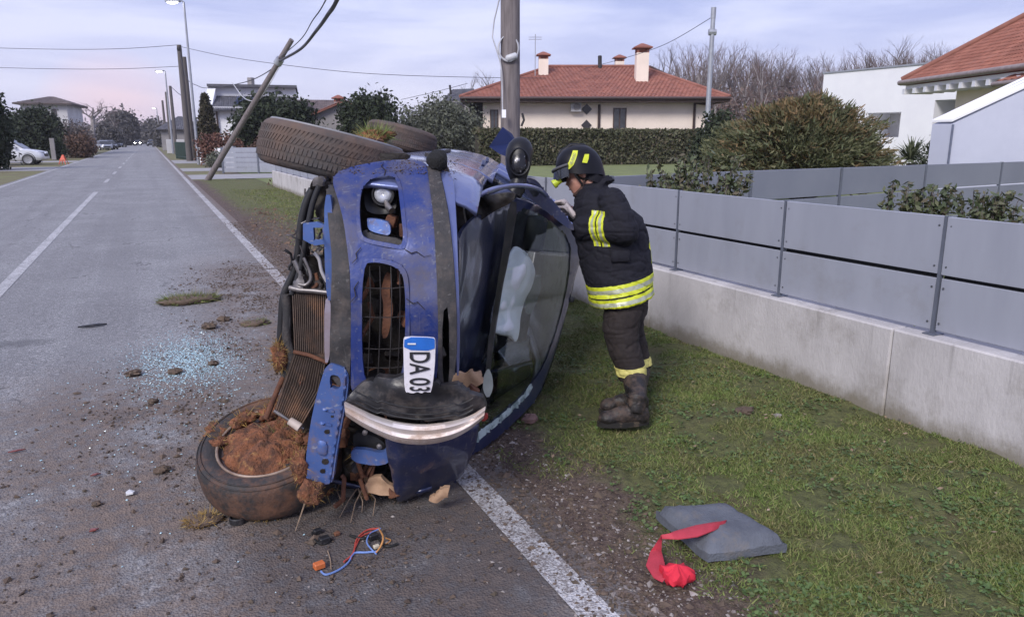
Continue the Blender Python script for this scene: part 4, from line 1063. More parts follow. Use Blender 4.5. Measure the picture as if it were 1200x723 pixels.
# roof, pillars, rear body
mb = MB(); rings = []
ed_ = [V(p) for p in hit([(631, 466), (642, 440), (652, 411), (659, 386), (665, 362), (671, 340), (674, 325), (679, 310), (682, 300), (685, 288)], off(gw, 0.0))]
def along(P_, t_):
    x_ = t_ * (len(P_) - 1); i_ = min(len(P_) - 2, int(x_)); return P_[i_].lerp(P_[i_ + 1], x_ - i_)
rings.append([along(ed_, t_) for t_ in np.linspace(0, 1, 15)])
for b, um, hw, rc in ((2.25, 1.53, 0.51, -.12), (2.6, 1.52, 0.52, -.10), (3.0, 1.47, 0.51, -.06), (3.35, 1.41, 0.50, -.03), (3.62, 1.34, 0.49, 0)):
    rings.append([CL(b, um - 0.05 * t_ ** 2 - 0.05 * t_ ** 6, rc + hw * t_) for t_ in np.linspace(-1, 1, 15)])
mb.loft(rings, False, False); mb.loft([[p - CU * 0.02 for p in reversed(r)] for r in rings], False, False)
mb.build('roof', M_navy, car, smooth=60)
for sgn in (1, -1):
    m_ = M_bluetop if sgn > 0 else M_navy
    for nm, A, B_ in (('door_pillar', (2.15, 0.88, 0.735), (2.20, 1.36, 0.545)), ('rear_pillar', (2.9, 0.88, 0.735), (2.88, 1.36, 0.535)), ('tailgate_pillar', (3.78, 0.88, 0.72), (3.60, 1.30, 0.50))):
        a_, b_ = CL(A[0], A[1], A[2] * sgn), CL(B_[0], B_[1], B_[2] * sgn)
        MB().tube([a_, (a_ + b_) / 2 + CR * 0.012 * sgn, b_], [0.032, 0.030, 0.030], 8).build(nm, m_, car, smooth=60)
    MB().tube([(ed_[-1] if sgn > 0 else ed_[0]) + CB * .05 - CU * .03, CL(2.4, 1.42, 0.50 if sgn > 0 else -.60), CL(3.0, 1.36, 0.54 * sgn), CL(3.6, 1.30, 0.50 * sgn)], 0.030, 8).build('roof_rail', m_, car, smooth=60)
    for b0, b1 in ((1.22, 2.13), (2.2, 2.87), (2.93, 3.68)):
        q = [CL(b0, 0.885, 0.732 * sgn), CL(b1, 0.885, 0.732 * sgn), CL(min(b1, 3.58), 1.34, 0.538 * sgn), CL(max(b0, 1.88), 1.34, 0.538 * sgn)]
        MB().prism(q, -CR * 0.005 * sgn).build('side_window', glass('side_glass_%d' % int(b0 * 100), (0.58, 0.60, 0.60), 1.5, 0.06, 0.0, 0.30), car)
mb = MB()
mb.loft([[CL(b, u, r) for r in np.linspace(-0.74, 0.74, 9)] for b, u in ((3.86, 0.25), (3.92, 0.45), (3.90, 0.75), (3.84, 0.90))], False, False)
mb.build('tailgate', M_navy, car, smooth=60)
MB().prism([CL(3.84, 0.91, -0.70), CL(3.84, 0.91, 0.70), CL(3.64, 1.31, 0.48), CL(3.64, 1.31, -0.48)], -CB * 0.006).build('rear_window', bpy.data.materials['side_glass_122'], car)
# cabin
MB().bbox(CL(3.0, 0.62, 0.0), CB * 0.09 + CU * 0.02, CU * 0.34, CR * 0.62, 0.5).build('rear_seat', M_seat, car, smooth=60)
MB().obox(CL(1.28, 0.83, 0.0), CB * 0.16, CU * 0.07, CR * 0.66).build('dashboard', M_trim, car)
for sgn in (1, -1):
    seat = MB().bbox(CL(2.05, 0.55, 0.34 * sgn), CB * 0.26, CU * 0.09, CR * 0.24, 0.5).build('seat', M_seat, car, smooth=60)
    MB().bbox(CL(2.38, 0.85, 0.34 * sgn), CB * 0.08 + CU * 0.02, CU * 0.30 - CB * -0.06, CR * 0.23, 0.6).build('seat_back', M_seat, seat, smooth=60)
    MB().bbox(CL(2.46, 1.22, 0.34 * sgn), CB * 0.05, CU * 0.08, CR * 0.13, 0.6).build('head_rest', M_trim, seat, smooth=60)
rw = MB()
a_, b_, d_ = frame(CB * 0.85 - CU * 0.5)
cc = CL(1.62, 0.86, -0.34)
rw.tube([cc + (a_ * math.cos(t_) + b_ * math.sin(t_)) * 0.18 for t_ in np.linspace(0, 2 * math.pi, 29)], 0.015, 8)
for t_ in (0.5, 2.6, 4.7): rw.tube([cc, cc + (a_ * math.cos(t_) + b_ * math.sin(t_)) * 0.175], 0.014, 6)
rw.build('steering_wheel', M_black, car, smooth=60)
ga = off(gw, -0.075)
panel('airbag', [(600, 289), (612, 293), (622, 304), (628, 318), (624, 335), (615, 352), (610, 370), (609, 388), (606, 402), (598, 398), (588, 393), (577, 388), (574, 375), (580, 350), (590, 318)], ga, M_white, car, res=2.0, thick=0.05, bulge=0.085, wob=0.045, wscale=11, sm=2)
panel('airbag_cover', [(622, 330), (634, 322), (633, 345), (622, 370), (614, 366)], off(gw, -0.2), mat('pale_cabin_trim', (0.16, 0.19, 0.18), None, 0.7), car, res=3, thick=0.03)

# ---- mirror, loose trim on the upper side
MM = mat('mirror_black', (0.010, 0.010, 0.013), (0.006, 0.006, 0.008), 0.42, 0, 12, spec=0.4)
mc = PX(608, 186, 4.05)
mir = MB()
a_, b_, d_ = FH.copy(), RH.copy(), UPC.copy()
rings = []
for z_, w_, dp, sx in ((-0.135, 0.035, 0.035, -0.004), (-0.10, 0.050, 0.045, -0.004), (-0.055, 0.066, 0.06, -0.004), (0.0, 0.074, 0.07, 0), (0.05, 0.073, 0.07, 0.004), (0.085, 0.060, 0.058, 0.006), (0.108, 0.038, 0.038, 0.008), (0.118, 0.01, 0.012, 0.008)):
    rings.append([mc + UPC * z_ + RH * (sx + w_ * math.cos(t_)) + FH * dp * math.sin(t_) for t_ in np.linspace(0, 2 * math.pi, 20, endpoint=False)])
mir.loft(rings)
mirror = mir.build('door_mirror', MM, car, smooth=60)
rim = []
for t_ in np.linspace(0, 2 * math.pi, 25): rim.append(mc + RH * 0.055 * math.cos(t_) + UPC * (0.072 * math.sin(t_) - 0.018) - FH * 0.062)
MB().tube(rim, 0.008, 6).build('mirror_rim', MM, mirror, smooth=60)
MB().ball(mc - FH * 0.058 - UPC * 0.02, RH * 0.042, FH * 0.02, UPC * 0.058, 14, jit=0.08).build('broken_glass', mat('broken_mirror', (0.015, 0.015, 0.018), (0.20, 0.20, 0.23), 0.25, 0.3, 26, lo=0.36, hi=0.42), mirror, smooth=20)
MB().tube([mc - UPC * 0.11, mc - UPC * 0.16 - RH * 0.01, mc - UPC * 0.19 - RH * 0.03], [0.045, 0.048, 0.05], 12).build('mirror_arm', MM, mirror, smooth=60)
arm = [mc - UPC * 0.18 - RH * 0.02, mc - UPC * 0.197 - RH * 0.09 - FH * 0.02, mc - UPC * 0.203 - RH * 0.17 - FH * 0.05]
MB().tube(arm, [0.036, 0.026, 0.012], 8).build('mirror_arm', M_navy, mirror, smooth=60)
gpc = [PX(573, 172, 4.4), PX(589, 149, 4.45), PX(600, 157, 4.5), PX(606, 168, 4.5), PX(600, 186, 4.4), PX(586, 181, 4.35)]
MB().prism(gpc, FH * 0.03).build('mirror_cap', mat('mirror_cap_blue', (0.014, 0.024, 0.095), (0.010, 0.018, 0.07), 0.5, 0, 6, spec=0.3), mirror)
panel('door_frame', [(613, 211), (620, 208), (630, 212), (641, 227), (653, 241), (664, 254), (673, 266), (672, 271), (662, 265), (654, 259), (644, 251), (630, 240), (620, 232), (614, 222)], lambda b, u, r: b - 1.45, M_navy, car, holes=[[(618, 215), (628, 216), (633, 226), (628, 232), (621, 226)]], res=2.2, thick=0.05)
panel('window_corner', [(617, 214), (629, 215), (635, 226), (629, 234), (620, 227)], lambda b, u, r: b - 1.48, M_trim, car, res=2.2, thick=0.02)
MB().ball(PX(623.5, 221, 4.42), 0.016, n=12).build('mirror_adjuster', mat('white_knob', (0.85, 0.85, 0.88), None, 0.3), car, smooth=60)
MB().ball(PX(513, 188, 3.2), RH * 0.048, FH * 0.05, UPC * 0.047, 14, jit=0.12).build('lamp_cover', mat('black_foam', (0.012, 0.012, 0.014), (0.006, 0.006, 0.006), 0.85, 0, 30, bump=0.6), car, smooth=60)
MB().ball(PX(519, 200, 3.24), RH * 0.03, FH * 0.03, UPC * 0.03, 10, jit=0.1).build('lamp_cover', M_void, car, smooth=60)
# crumpled rip on the flank and black gap between wing and bonnet
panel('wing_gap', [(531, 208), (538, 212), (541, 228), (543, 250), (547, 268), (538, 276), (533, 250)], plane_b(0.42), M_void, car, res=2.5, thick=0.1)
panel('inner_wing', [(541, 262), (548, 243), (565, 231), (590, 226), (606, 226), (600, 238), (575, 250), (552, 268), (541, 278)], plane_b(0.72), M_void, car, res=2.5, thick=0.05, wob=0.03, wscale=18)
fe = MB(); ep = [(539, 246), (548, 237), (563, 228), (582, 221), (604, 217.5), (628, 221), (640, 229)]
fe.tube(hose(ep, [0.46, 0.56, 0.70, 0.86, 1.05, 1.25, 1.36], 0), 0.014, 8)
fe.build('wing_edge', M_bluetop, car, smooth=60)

def clump(name, c, r, mats_, parent, nb=260, ln=0.05, squash=(1, 1, 1), blade=True, seed=0, w=0.0018):
    mb = MB(); c = V(c); random.seed(seed + 5)
    k_ = 18; vs_rings = []
    for i in range(1, k_ // 2):
        t_ = math.pi * i / (k_ // 2); ring = []
        for j in range(k_):
            q = 2 * math.pi * j / k_; d = V((math.sin(t_) * math.cos(q) * squash[0], math.sin(t_) * math.sin(q) * squash[1], math.cos(t_) * squash[2]))
            ring.append(c + d * r * (1 + 0.55 * mn.noise((c + d * r) * (1.5 / r)) + 0.28 * mn.noise((c + d * r) * (4.5 / r))))
        vs_rings.append(ring)
    mb.loft(vs_rings, True, True)
    o = mb.build(name, mats_[0], parent, smooth=180) if parent else mb.build(name, mats_[0], loc=tuple(c), smooth=180)
    if blade:
        d = RNG.normal(size=(nb, 3)); d /= np.linalg.norm(d, axis=1)[:, None]
        P_ = np.array(c) + d * r * 0.9 * np.array(squash)
        tip = P_ + (d + RNG.normal(0, 0.5, (nb, 3)) + np.array([0, 0, 0.15])) * ln * RNG.uniform(0.4, 1.2, (nb, 1))
        s_ = np.cross(d, RNG.normal(size=(nb, 3))); s_ /= np.linalg.norm(s_, axis=1)[:, None] + 1e-9
        v_ = np.stack([P_ - s_ * w, P_ + s_ * w, tip], 1).reshape(-1, 3)
        b_ = fastmesh('dry_grass' if mats_[1] is M_straw else 'grass_tuft', v_, np.arange(nb * 3).reshape(-1, 3), mats_[1], parent=o if parent is None else parent); stuff(b_)
    return o
# ---- wheels
def tyre(center, axis, R, w, name, m, parent=car, rim_m=M_steel, tread=True, fwd=None):
    w_ = thing('x', (0, 0, 0), '', ''); bpy.data.objects.remove(w_)
    h = w / 2
    prof = [(-h * 0.62, R * 0.64), (-h * 0.80, R * 0.68), (-h * 0.99, R * 0.78), (-h, R * 0.86), (-h * 0.94, R * 0.92), (-h * 0.82, R * 0.960), (-h * 0.62, R * 0.985), (-h * 0.3, R), (h * 0.3, R), (h * 0.62, R * 0.985), (h * 0.82, R * 0.960), (h * 0.94, R * 0.92), (h, R * 0.86), (h * 0.99, R * 0.78), (h * 0.80, R * 0.68), (h * 0.62, R * 0.64)]
    wheel = MB().lathe(center, axis, prof, 56, hint=fwd or CB).build(name, m, parent, smooth=40)
    if tread:
        a_, b_, d_ = frame(axis, fwd or CB); tb = MB(); c = V(center)
        for i in range(104):
            for s_ in (-1, 1):
                for lane, (t0, t1) in enumerate(((0.05, 0.33), (0.39, 0.68))):
                    th = 2 * math.pi * (i + 0.5 * lane) / 104; vs = []
                    for rr in (R * 0.985, R * 1.008 - (0.012 * R if t1 > 0.6 else 0)):
                        for tt, sk in ((t0, 0), (t1, 0.55)):
                            for dt in (-0.36, 0.36):
                                q = th + 2 * math.pi / 104 * (dt + sk * s_ * 1.0 + sk * 0.6)
                                vs.append(c + d_ * (h * tt * s_) + (a_ * math.cos(q) + b_ * math.sin(q)) * rr)
                    tb.add(vs, [(4, 5, 7, 6), (0, 4, 6, 2), (1, 3, 7, 5), (0, 1, 5, 4), (2, 6, 7, 3)])
        stuff(tb.build('tread', m, wheel))
    rim = MB().lathe(center, axis, [(h * 0.66, R * 0.66), (h * 0.62, R * 0.63), (h * 0.3, R * 0.58), (-h * 0.4, R * 0.57), (-h * 0.62, R * 0.63), (-h * 0.66, R * 0.66)], 40, hint=fwd or CB).build('rim', rim_m, wheel, smooth=50)
    return wheel
M_rim = mat('dull_rim', (0.36, 0.36, 0.37), (0.25, 0.24, 0.24), 0.45, 0.6, 10, dirt=(0.15, 0.1, 0.07), dscale=8)
# front right: torn loose, almost edge-on above the bumper
ax_f = (CR + CU * 0.03 + CB * 0.09 + RH * 0.03).normalized()
fwl = tyre(PX(391, 183, 3.50), ax_f, 0.342, 0.205, 'front_wheel', M_tyre, fwd=CB)
cF = PX(391, 183, 3.50)
MB().lathe(cF + ax_f * 0.02, ax_f, [(0.0, 0.0001), (0.02, 0.05), (0.035, 0.07), (0.02, 0.12), (0.0, 0.2)], 24).build('hub', M_rim, fwl, smooth=40)
MB().tube([cF - ax_f * 0.08, cF - ax_f * 0.2 + CB * 0.05, CL(0.75, 0.3, 0.5)], [0.06, 0.05, 0.04], 10).build('suspension_strut', M_void, car, smooth=60)
panel('wheel_arch_liner', [(374, 205), (377, 196), (390, 187), (420, 182), (455, 179), (480, 180), (478, 188), (445, 190), (405, 198), (388, 208), (386, 216), (378, 214)], plane_b(0.46), M_void, car, res=3, thick=0.06, wob=0.02)
MB().tube([cF + (frame(ax_f, CB)[0] * math.cos(t_) + frame(ax_f, CB)[1] * math.sin(t_)) * 0.302 + ax_f * 0.100 for t_ in np.linspace(0, 2 * math.pi, 65)], 0.006, 6).build('sidewall_ring', mat('skylit_rubber_edge', (0.30, 0.30, 0.32), None, 0.5), fwl, smooth=60)  # pale ring: sky reflection along the sidewall edge, put in as light grey
# rear right
cRr = PX(470, 164, 5.95)
rwl = tyre(cRr, (CR + RH * 0.06 + CB * 0.12).normalized(), 0.285, 0.19, 'rear_wheel', M_tyre, fwd=CB)
MB().lathe(cRr + CR * 0.06, CR, [(0.0, 0.0001), (0.02, 0.06), (0.0, 0.1), (0.01, 0.19)], 24).build('hub', M_rim, rwl, smooth=40)
# front left: lying flat on the road, packed with soil
cB = GR(320, 533, 0.20)
ax_b = (ZUP - FH * 0.36 - RH * 0.04).normalized()
bwl = tyre(cB, ax_b, 0.335, 0.215, 'front_wheel', mat('dark_muddy_rubber', (0.040, 0.037, 0.037), (0.026, 0.024, 0.025), 0.7, 0, 10, dirt=(0.17, 0.085, 0.052), dscale=7, dlo=0.46, dhi=0.68, bump=0.25, bscale=45), tread=False, fwd=V((1, 0, 0)))
for r__, h__ in ((0.262, 0.098), (0.300, 0.106), (0.318, 0.094)):
    a0_, b0_, d0_ = frame(ax_b, V((1, 0, 0)))
    MB().tube([cB + (a0_ * math.cos(t_) + b0_ * math.sin(t_)) * r__ + d0_ * h__ for t_ in np.linspace(0, 2 * math.pi, 65)], 0.0035, 6).build('sidewall_ring', MATS['dark_muddy_rubber'], bwl, smooth=60)
aa, bb_, dd = frame(ax_b, V((1, 0, 0)))
mb = MB(); rings = []
mn_off = 3.1
for k_, rr in enumerate((0.002, 0.05, 0.10, 0.15, 0.19, 0.225)):
    ring = []
    for j in range(36):
        th = 2 * math.pi * j / 36; p = cB + (aa * math.cos(th) + bb_ * math.sin(th)) * rr
        hgt = 0.125 - 0.07 * (rr / 0.225) ** 2 + 0.045 * fbm(p.x, p.y, mn_off, 14) + 0.02 * fbm(p.x, p.y, 1.0, 45)
        ring.append(p + dd * hgt)
    rings.append(ring)
mb.loft(rings, False, True)
mb.build('packed_soil', M_soil, bwl, smooth=180)
for i in range(26):
    th = random.uniform(1.2, 4.4); rr = random.uniform(.20, .335); p = cB + (aa * math.cos(th) + bb_ * math.sin(th)) * rr + dd * (0.09 - max(0, rr - .27) * .6)
    if (p - cB).dot(FH) < -.06: continue
    clump('soil_clump', p, random.uniform(.028, .05), (M_soil, M_straw), car, 60, 0.035, (1.2, 1.2, 0.6), seed=200 + i)
lipc = [cB + (aa * math.cos(t_) + bb_ * math.sin(t_)) * 0.232 + dd * 0.092 for t_ in np.linspace(0, 2 * math.pi, 49)]
MB().tube(lipc, 0.007, 6).build('rim_lip', mat('worn_rim_edge', (0.42, 0.33, 0.27), (0.26, 0.18, 0.14), 0.5, 0.3, 14), bwl, smooth=60)
MB().tube([CL(3.22, 0.2, -0.55), CL(3.22, 0.2, 0.7)], 0.05, 8).build('rear_axle', M_void, car, smooth=60)
cRl = CL(3.22, 0.2, -0.70)
tyre(cRl, CR, 0.315, 0.2, 'rear_wheel', M_tyre, fwd=CB, tread=False)

# ---- soil clumps and roots hanging on the wreck
clump('soil_clump', V(hit([(366, 577)], plane_b(0.0))[0]), 0.052, (M_soil, M_straw), car, 240, 0.014, seed=1, w=0.0011)
clump('soil_clump', V(hit([(352, 545)], plane_b(0.05))[0]), 0.05, (M_soil, M_straw), car, 160, 0.022, (0.8, 0.8, 1.5), seed=2)
clump('soil_clump', V(hit([(327, 418)], plane_b(0.2))[0]), 0.045, (M_soil, M_straw), car, 420, 0.026, (0.7, 0.7, 1.5), seed=3, w=0.0012)
for i, (q, z_, r_) in enumerate((((284, 497), 0.20, 0.085), ((314, 505), 0.24, 0.08), ((268, 512), 0.20, 0.06), ((342, 507), 0.24, 0.06), ((303, 486), 0.21, 0.07), ((256, 502), 0.18, 0.05), ((290, 520), 0.22, 0.06), ((318, 527), 0.23, 0.05), ((330, 490), 0.24, 0.06))):
    clump('soil_clump', GR(*q, z_), r_, (M_soil, M_straw), car, 240, 0.020, (1.1, 1.1, 0.7), seed=10 + i, w=0.0015)
clump('turf_clump', GR(330, 518, 0.25), 0.05, (M_soil, M_blade), car, 700, 0.055, (1, 1, 0.9), seed=20, w=0.002)
clump('turf_clump', GR(345, 500, 0.27), 0.04, (M_soil, M_straw), car, 400, 0.045, (1, 1, 0.9), seed=21)
clump('turf_clump', PX(440, 160, 4.3) , 0.06, (M_soil, M_blade), car, 600, 0.045, (1.6, 1.2, 0.6), seed=22, w=0.0025)
clump('turf_clump', PX(425, 167, 4.1), 0.05, (M_soil, M_straw), car, 300, 0.035, (1.8, 1.2, 0.5), seed=23)
M_root = mat('pale_root', (0.36, 0.26, 0.18), (0.2, 0.14, 0.1), 0.85, 0, 20)
for pts in ([(357, 590), (352, 605), (346, 622)], [(418, 573), (408, 587), (398, 606)], [(420, 572), (425, 588), (424, 600)], [(432, 574), (440, 585), (437, 604)], [(424, 574), (416, 590), (411, 612)], [(400, 560), (395, 575), (402, 592)]):
    MB().tube([GR(q[0], q[1], z_) for q, z_ in zip(pts, (0.09, 0.045, 0.004))], [0.0035, 0.0028, 0.0015], 5).build('hanging_root', M_root, car, smooth=60)
for i in range(34):
    q = (random.uniform(332, 452), random.uniform(430, 585)); d_ = random.uniform(.22, .34)
    if 358 < q[0] < 410: d_ = max(d_, .2)
    c = V(hit([q], plane_b(d_))[0])
    if c.z < .03: c.z = .03
    if i % 3 == 0: clump('soil_clump', c, random.uniform(.02, .04), (M_soil, M_straw), car, 90, .03, seed=300 + i)
    else:
        a1, b1, d1 = frame(V((random.uniform(-1, 1), random.uniform(-1, 1), random.uniform(-1, 1)))); s1 = random.uniform(.015, .04)
        MB().bbox(c, a1 * s1, b1 * s1 * random.uniform(.3, 1), d1 * s1 * random.uniform(.2, .6), .25).build('broken_bracket', random.choice([M_black, M_rust, M_void, M_lip, M_foam]), car)
# mud flung over the car's upper corner
P = []
for _ in range(900):
    q = (random.uniform(392, 545), random.uniform(187, 204)); P.append(q)
Wp = hit(P, off(fas, 0.0)); v, f = stones(Wp, np.clip(RNG.lognormal(-6.0, 0.5, len(Wp)), 0.001, 0.008), 0.5)
stuff(fastmesh('mud_specks', v, f, M_clod, parent=car))
# ================================================================== THE FIREFIGHTER
def Wd(P): return (V(P) - CAM).dot(FW)
W0 = Wd(GR(735, 490))
def Q(x, y, dw=0.0): return PX(x, y, W0 + dw)
pbase = GR(735, 486)
man = thing('person', (pbase.x, pbase.y, 0.04), 'firefighter in dark jacket with yellow bands and black helmet leaning on the overturned car', 'person')
MPX = W0 / FPX
def esec(x, y, dw, rx, rd, tilt=0.0, n=20):
    c = Q(x, y, dw); ax = (RH * math.cos(tilt) - UPC * math.sin(tilt))
    return [c + ax * (rx * MPX * math.cos(t_)) + FH * (rd * math.sin(t_)) for t_ in np.linspace(0, 2 * math.pi, n, endpoint=False)]
def remeshed(name, mb, m, parent, vox, smooth_it=4, wr=0.0, ws=9.0, extra=None):
    o = mb.build(name, m, parent)
    r = o.modifiers.new('r', 'REMESH'); r.mode = 'VOXEL'; r.voxel_size = vox; r.use_smooth_shade = True
    if smooth_it:
        s_ = o.modifiers.new('s', 'SMOOTH'); s_.iterations = smooth_it; s_.factor = 0.5
    cut_mesh_object(o)
    me = o.data
    if wr:
        nrm = [v.normal.copy() for v in me.vertices]
        for v, n_ in zip(me.vertices, nrm):
            p = v.co * ws
            q = V((p.x, p.y, p.z * 1.6))
            k_ = 0.55 * mn.noise(q * 0.8) + 0.22 * mn.noise(q * 2.6 + V((5, 1, 2)))
            for sc_k, am_ in ((0.75, 0.75), (1.35, 0.45)):     # sharp creases
                c_ = abs(mn.noise(V((q.x, q.y, q.z * 1.5)) * sc_k + V((9, 3, 7)) * sc_k))
                k_ -= am_ * max(0.0, 1 - c_ / 0.13) ** 1.5
            v.co += n_ * wr * k_
    me.materials.clear(); me.materials.append(m)
    me.polygons.foreach_set('use_smooth', [True] * len(me.polygons)); me.update()
    return o
def limb(mb, pts, n=14):                        # pts: (x, y, dw, radius m)
    C_ = [Q(*p[:3]) for p in pts]
    mb.tube(C_, [p[3] for p in pts], n)
    for c, p in zip(C_, pts): mb.ball(c, p[3] * 0.99, n=12)

M_skin = mat('skin', (0.50, 0.27, 0.20), (0.43, 0.20, 0.15), 0.55, 0, 9, bump=0.05)
M_coat = mat('black_fire_jacket', (0.016, 0.016, 0.024), (0.010, 0.010, 0.015), 0.8, 0, 60, bump=0.12, bscale=260, spec=0.25)
M_trou = mat('dark_brown_trousers', (0.026, 0.019, 0.018), (0.017, 0.012, 0.012), 0.85, 0, 40, bump=0.12, bscale=200, dirt=(0.055, 0.042, 0.036), dscale=5, dlo=0.55, dhi=0.8)
M_yel = mat('yellow_reflective_tape', (0.66, 0.72, 0.035), (0.55, 0.60, 0.03), 0.5, 0, 30)
M_sil = mat('silver_reflective_tape', (0.50, 0.52, 0.40), (0.40, 0.42, 0.30), 0.4, 0.2, 30)
M_cuff = mat('pale_yellow_tape', (0.72, 0.66, 0.22), (0.60, 0.54, 0.17), 0.6, 0, 30, dirt=(0.30, 0.24, 0.12), dscale=20, dlo=0.6, dhi=0.75)
M_boot = mat('muddy_black_leather', (0.025, 0.021, 0.021), (0.015, 0.013, 0.013), 0.5, 0, 14, dirt=(0.115, 0.078, 0.06), dscale=13, dlo=0.46, dhi=0.68, bump=0.25, bscale=60)
M_helm = mat('black_helmet_shell', (0.009, 0.009, 0.013), (0.006, 0.006, 0.009), 0.42, 0, 9, spec=0.22, dirt=(0.10, 0.10, 0.12), dscale=24, dlo=0.66, dhi=0.72)
M_glove = mat('pale_work_glove', (0.56, 0.50, 0.50), (0.40, 0.34, 0.34), 0.85, 0, 20, bump=0.2)

# body: one continuous figure under the clothes
hf = (-RH * 0.90 - UPC * 0.40 + FH * 0.14).normalized()         # where the face points
hu = (UPC * 0.90 - RH * 0.36); hu = (hu - hf * hu.dot(hf)).normalized()
hs = hu.cross(hf).normalized()
HC = Q(681, 203)
def H(f, u, s_=0.0): return HC + hf * f + hu * u + hs * s_
b = MB()
b.ball(H(0.0, 0.02), hf * 0.095, hs * 0.074, hu * 0.110, 20)
b.ball(H(0.035, -0.045), hf * 0.068, hs * 0.060, hu * 0.075, 16)
b.ball(H(0.060, -0.090), hf * 0.036, hs * 0.040, hu * 0.026, 12)          # chin
b.hull([H(0.083, 0.012, 0.006), H(0.083, 0.012, -0.006), H(0.118, -0.030, 0.005), H(0.118, -0.030, -0.005), H(0.092, -0.040, 0.017), H(0.092, -0.040, -0.017), H(0.07, 0.01, 0.012), H(0.07, 0.01, -0.012)])   # nose
b.ball(H(0.083, 0.028), hf * 0.016, hs * 0.050, hu * 0.011, 10)           # brow
b.ball(H(0.088, -0.058), hf * 0.014, hs * 0.024, hu * 0.007, 10)
b.ball(H(0.086, -0.070), hf * 0.014, hs * 0.022, hu * 0.007, 10)
for s_ in (1, -1):
    b.ball(H(-0.008, -0.018, 0.076 * s_), hf * 0.018, hs * 0.008, hu * 0.032, 10)   # ear
    b.ball(H(0.072, -0.028, 0.036 * s_), hf * 0.020, hs * 0.022, hu * 0.022, 10)    # cheek
limb(b, [(686, 207, 0.0, 0.058), (696, 219, 0.0, 0.055), (707, 234, 0.0, 0.06)])
rings = [esec(708, 228, 0, 14, 0.10, 0.4), esec(712, 245, 0, 24, 0.17, 0.2), esec(716, 270, 0, 26, 0.165, 0.1), esec(726, 310, 0, 25, 0.145), esec(733, 340, 0, 24, 0.16), esec(735, 352, 0, 20, 0.15)]
b.loft(rings)
limb(b, [(719, 238, -0.17, 0.062), (731, 274, -0.20, 0.048), (700, 266, -0.13, 0.042), (680, 258, -0.02, 0.032)])
limb(b, [(712, 238, 0.17, 0.062), (706, 272, 0.20, 0.048), (682, 258, 0.22, 0.042), (668, 246, 0.28, 0.032)])
limb(b, [(736, 345, -0.08, 0.085), (727, 388, -0.08, 0.058), (740, 432, -0.07, 0.048), (745, 470, -0.07, 0.042)])
limb(b, [(738, 345, 0.09, 0.085), (732, 386, 0.10, 0.058), (747, 425, 0.12, 0.048), (748, 462, 0.12, 0.042)])
body = remeshed('body', b, M_skin, man, 0.0075, 3)
for s_ in (1, -1):
    e_ = MB().ball(H(0.073, 0.006, 0.031 * s_), 0.0125, n=12).build('eye', mat('eye_white', (0.75, 0.72, 0.70), None, 0.3), man, smooth=60)
    MB().ball(H(0.0825, 0.005, 0.032 * s_), 0.0055, n=8).build('iris', mat('eye_dark', (0.03, 0.02, 0.015), None, 0.2), e_, smooth=60)
    MB().tube([H(0.090, 0.022, 0.012 * s_), H(0.092, 0.026, 0.030 * s_), H(0.080, 0.022, 0.048 * s_)], [0.003, 0.004, 0.002], 6).build('eyebrow', mat('dark_hair', (0.02, 0.015, 0.012), None, 0.7), man)
MB().tube([H(0.1, -0.064, -0.020), H(0.1035, -0.064, 0), H(0.1, -0.064, 0.020)], 0.003, 6).build('mouth', mat('lip_skin', (0.30, 0.11, 0.09), None, 0.5), man, smooth=60)
hb = MB(); hb.ball(H(-0.012, 0.022), hf * 0.097, hs * 0.080, hu * 0.113, 18)
hair = hb.build('hair', MATS['dark_hair'], man, smooth=60)
me = hair.data; bm = bmesh.new(); bm.from_mesh(me)
hp = H(0.045, 0.0) - V(man['_w'])
bmesh.ops.bisect_plane(bm, geom=bm.verts[:] + bm.edges[:] + bm.faces[:], plane_co=hp, plane_no=(hf * 0.9 - hu * 0.35), clear_outer=True)
bm.to_mesh(me); bm.free()
# short dark beard along the jaw
bb = MB()
bb.tube([H(-0.002, -0.055, 0.066), H(0.03, -0.092, 0.054), H(0.075, -0.108, 0.022), H(0.084, -0.108, 0), H(0.075, -0.108, -0.022), H(0.03, -0.092, -0.054), H(-0.002, -0.055, -0.066)], [0.006, 0.012, 0.014, 0.014, 0.014, 0.012, 0.006], 8)
bb.build('beard', mat('stubble', (0.10, 0.055, 0.045), (0.06, 0.035, 0.03), 0.9, 0, 60), man, smooth=60)

# jacket
j = MB()
rings = [esec(704, 213, 0, 12, 0.074, 0.55), esec(706, 222, 0, 20, 0.10, 0.5), esec(709, 231, 0, 34, 0.165, 0.42), esec(713, 245, 0, 42, 0.215, 0.25), esec(715, 262, 0, 44, 0.225, 0.12), esec(718, 285, 0, 44, 0.215, 0.06), esec(722, 310, 0, 42.5, 0.215), esec(726, 335, 0, 39, 0.225, -0.1), esec(729, 350, 0, 37.5, 0.235, -0.2)]
j.loft(rings)
limb(j, [(717, 237, -0.17, 0.088), (727, 258, -0.225, 0.086), (733, 272, -0.235, 0.082)])
limb(j, [(733, 271, -0.235, 0.083), (714, 268, -0.21, 0.080), (700, 267, -0.165, 0.079), (688, 268, -0.12, 0.078), (683, 268, -0.09, 0.074)])
limb(j, [(712, 237, 0.17, 0.088), (708, 272, 0.22, 0.080), (690, 262, 0.24, 0.070), (676, 252, 0.27, 0.062)])
# cuff opening reads dark; collar raised
j.tube([Q(702, 209), Q(705, 218)], [0.070, 0.090], 16)
jacket = remeshed('jacket', j, M_coat, man, 0.0075, 6, 0.0095, 7.0)
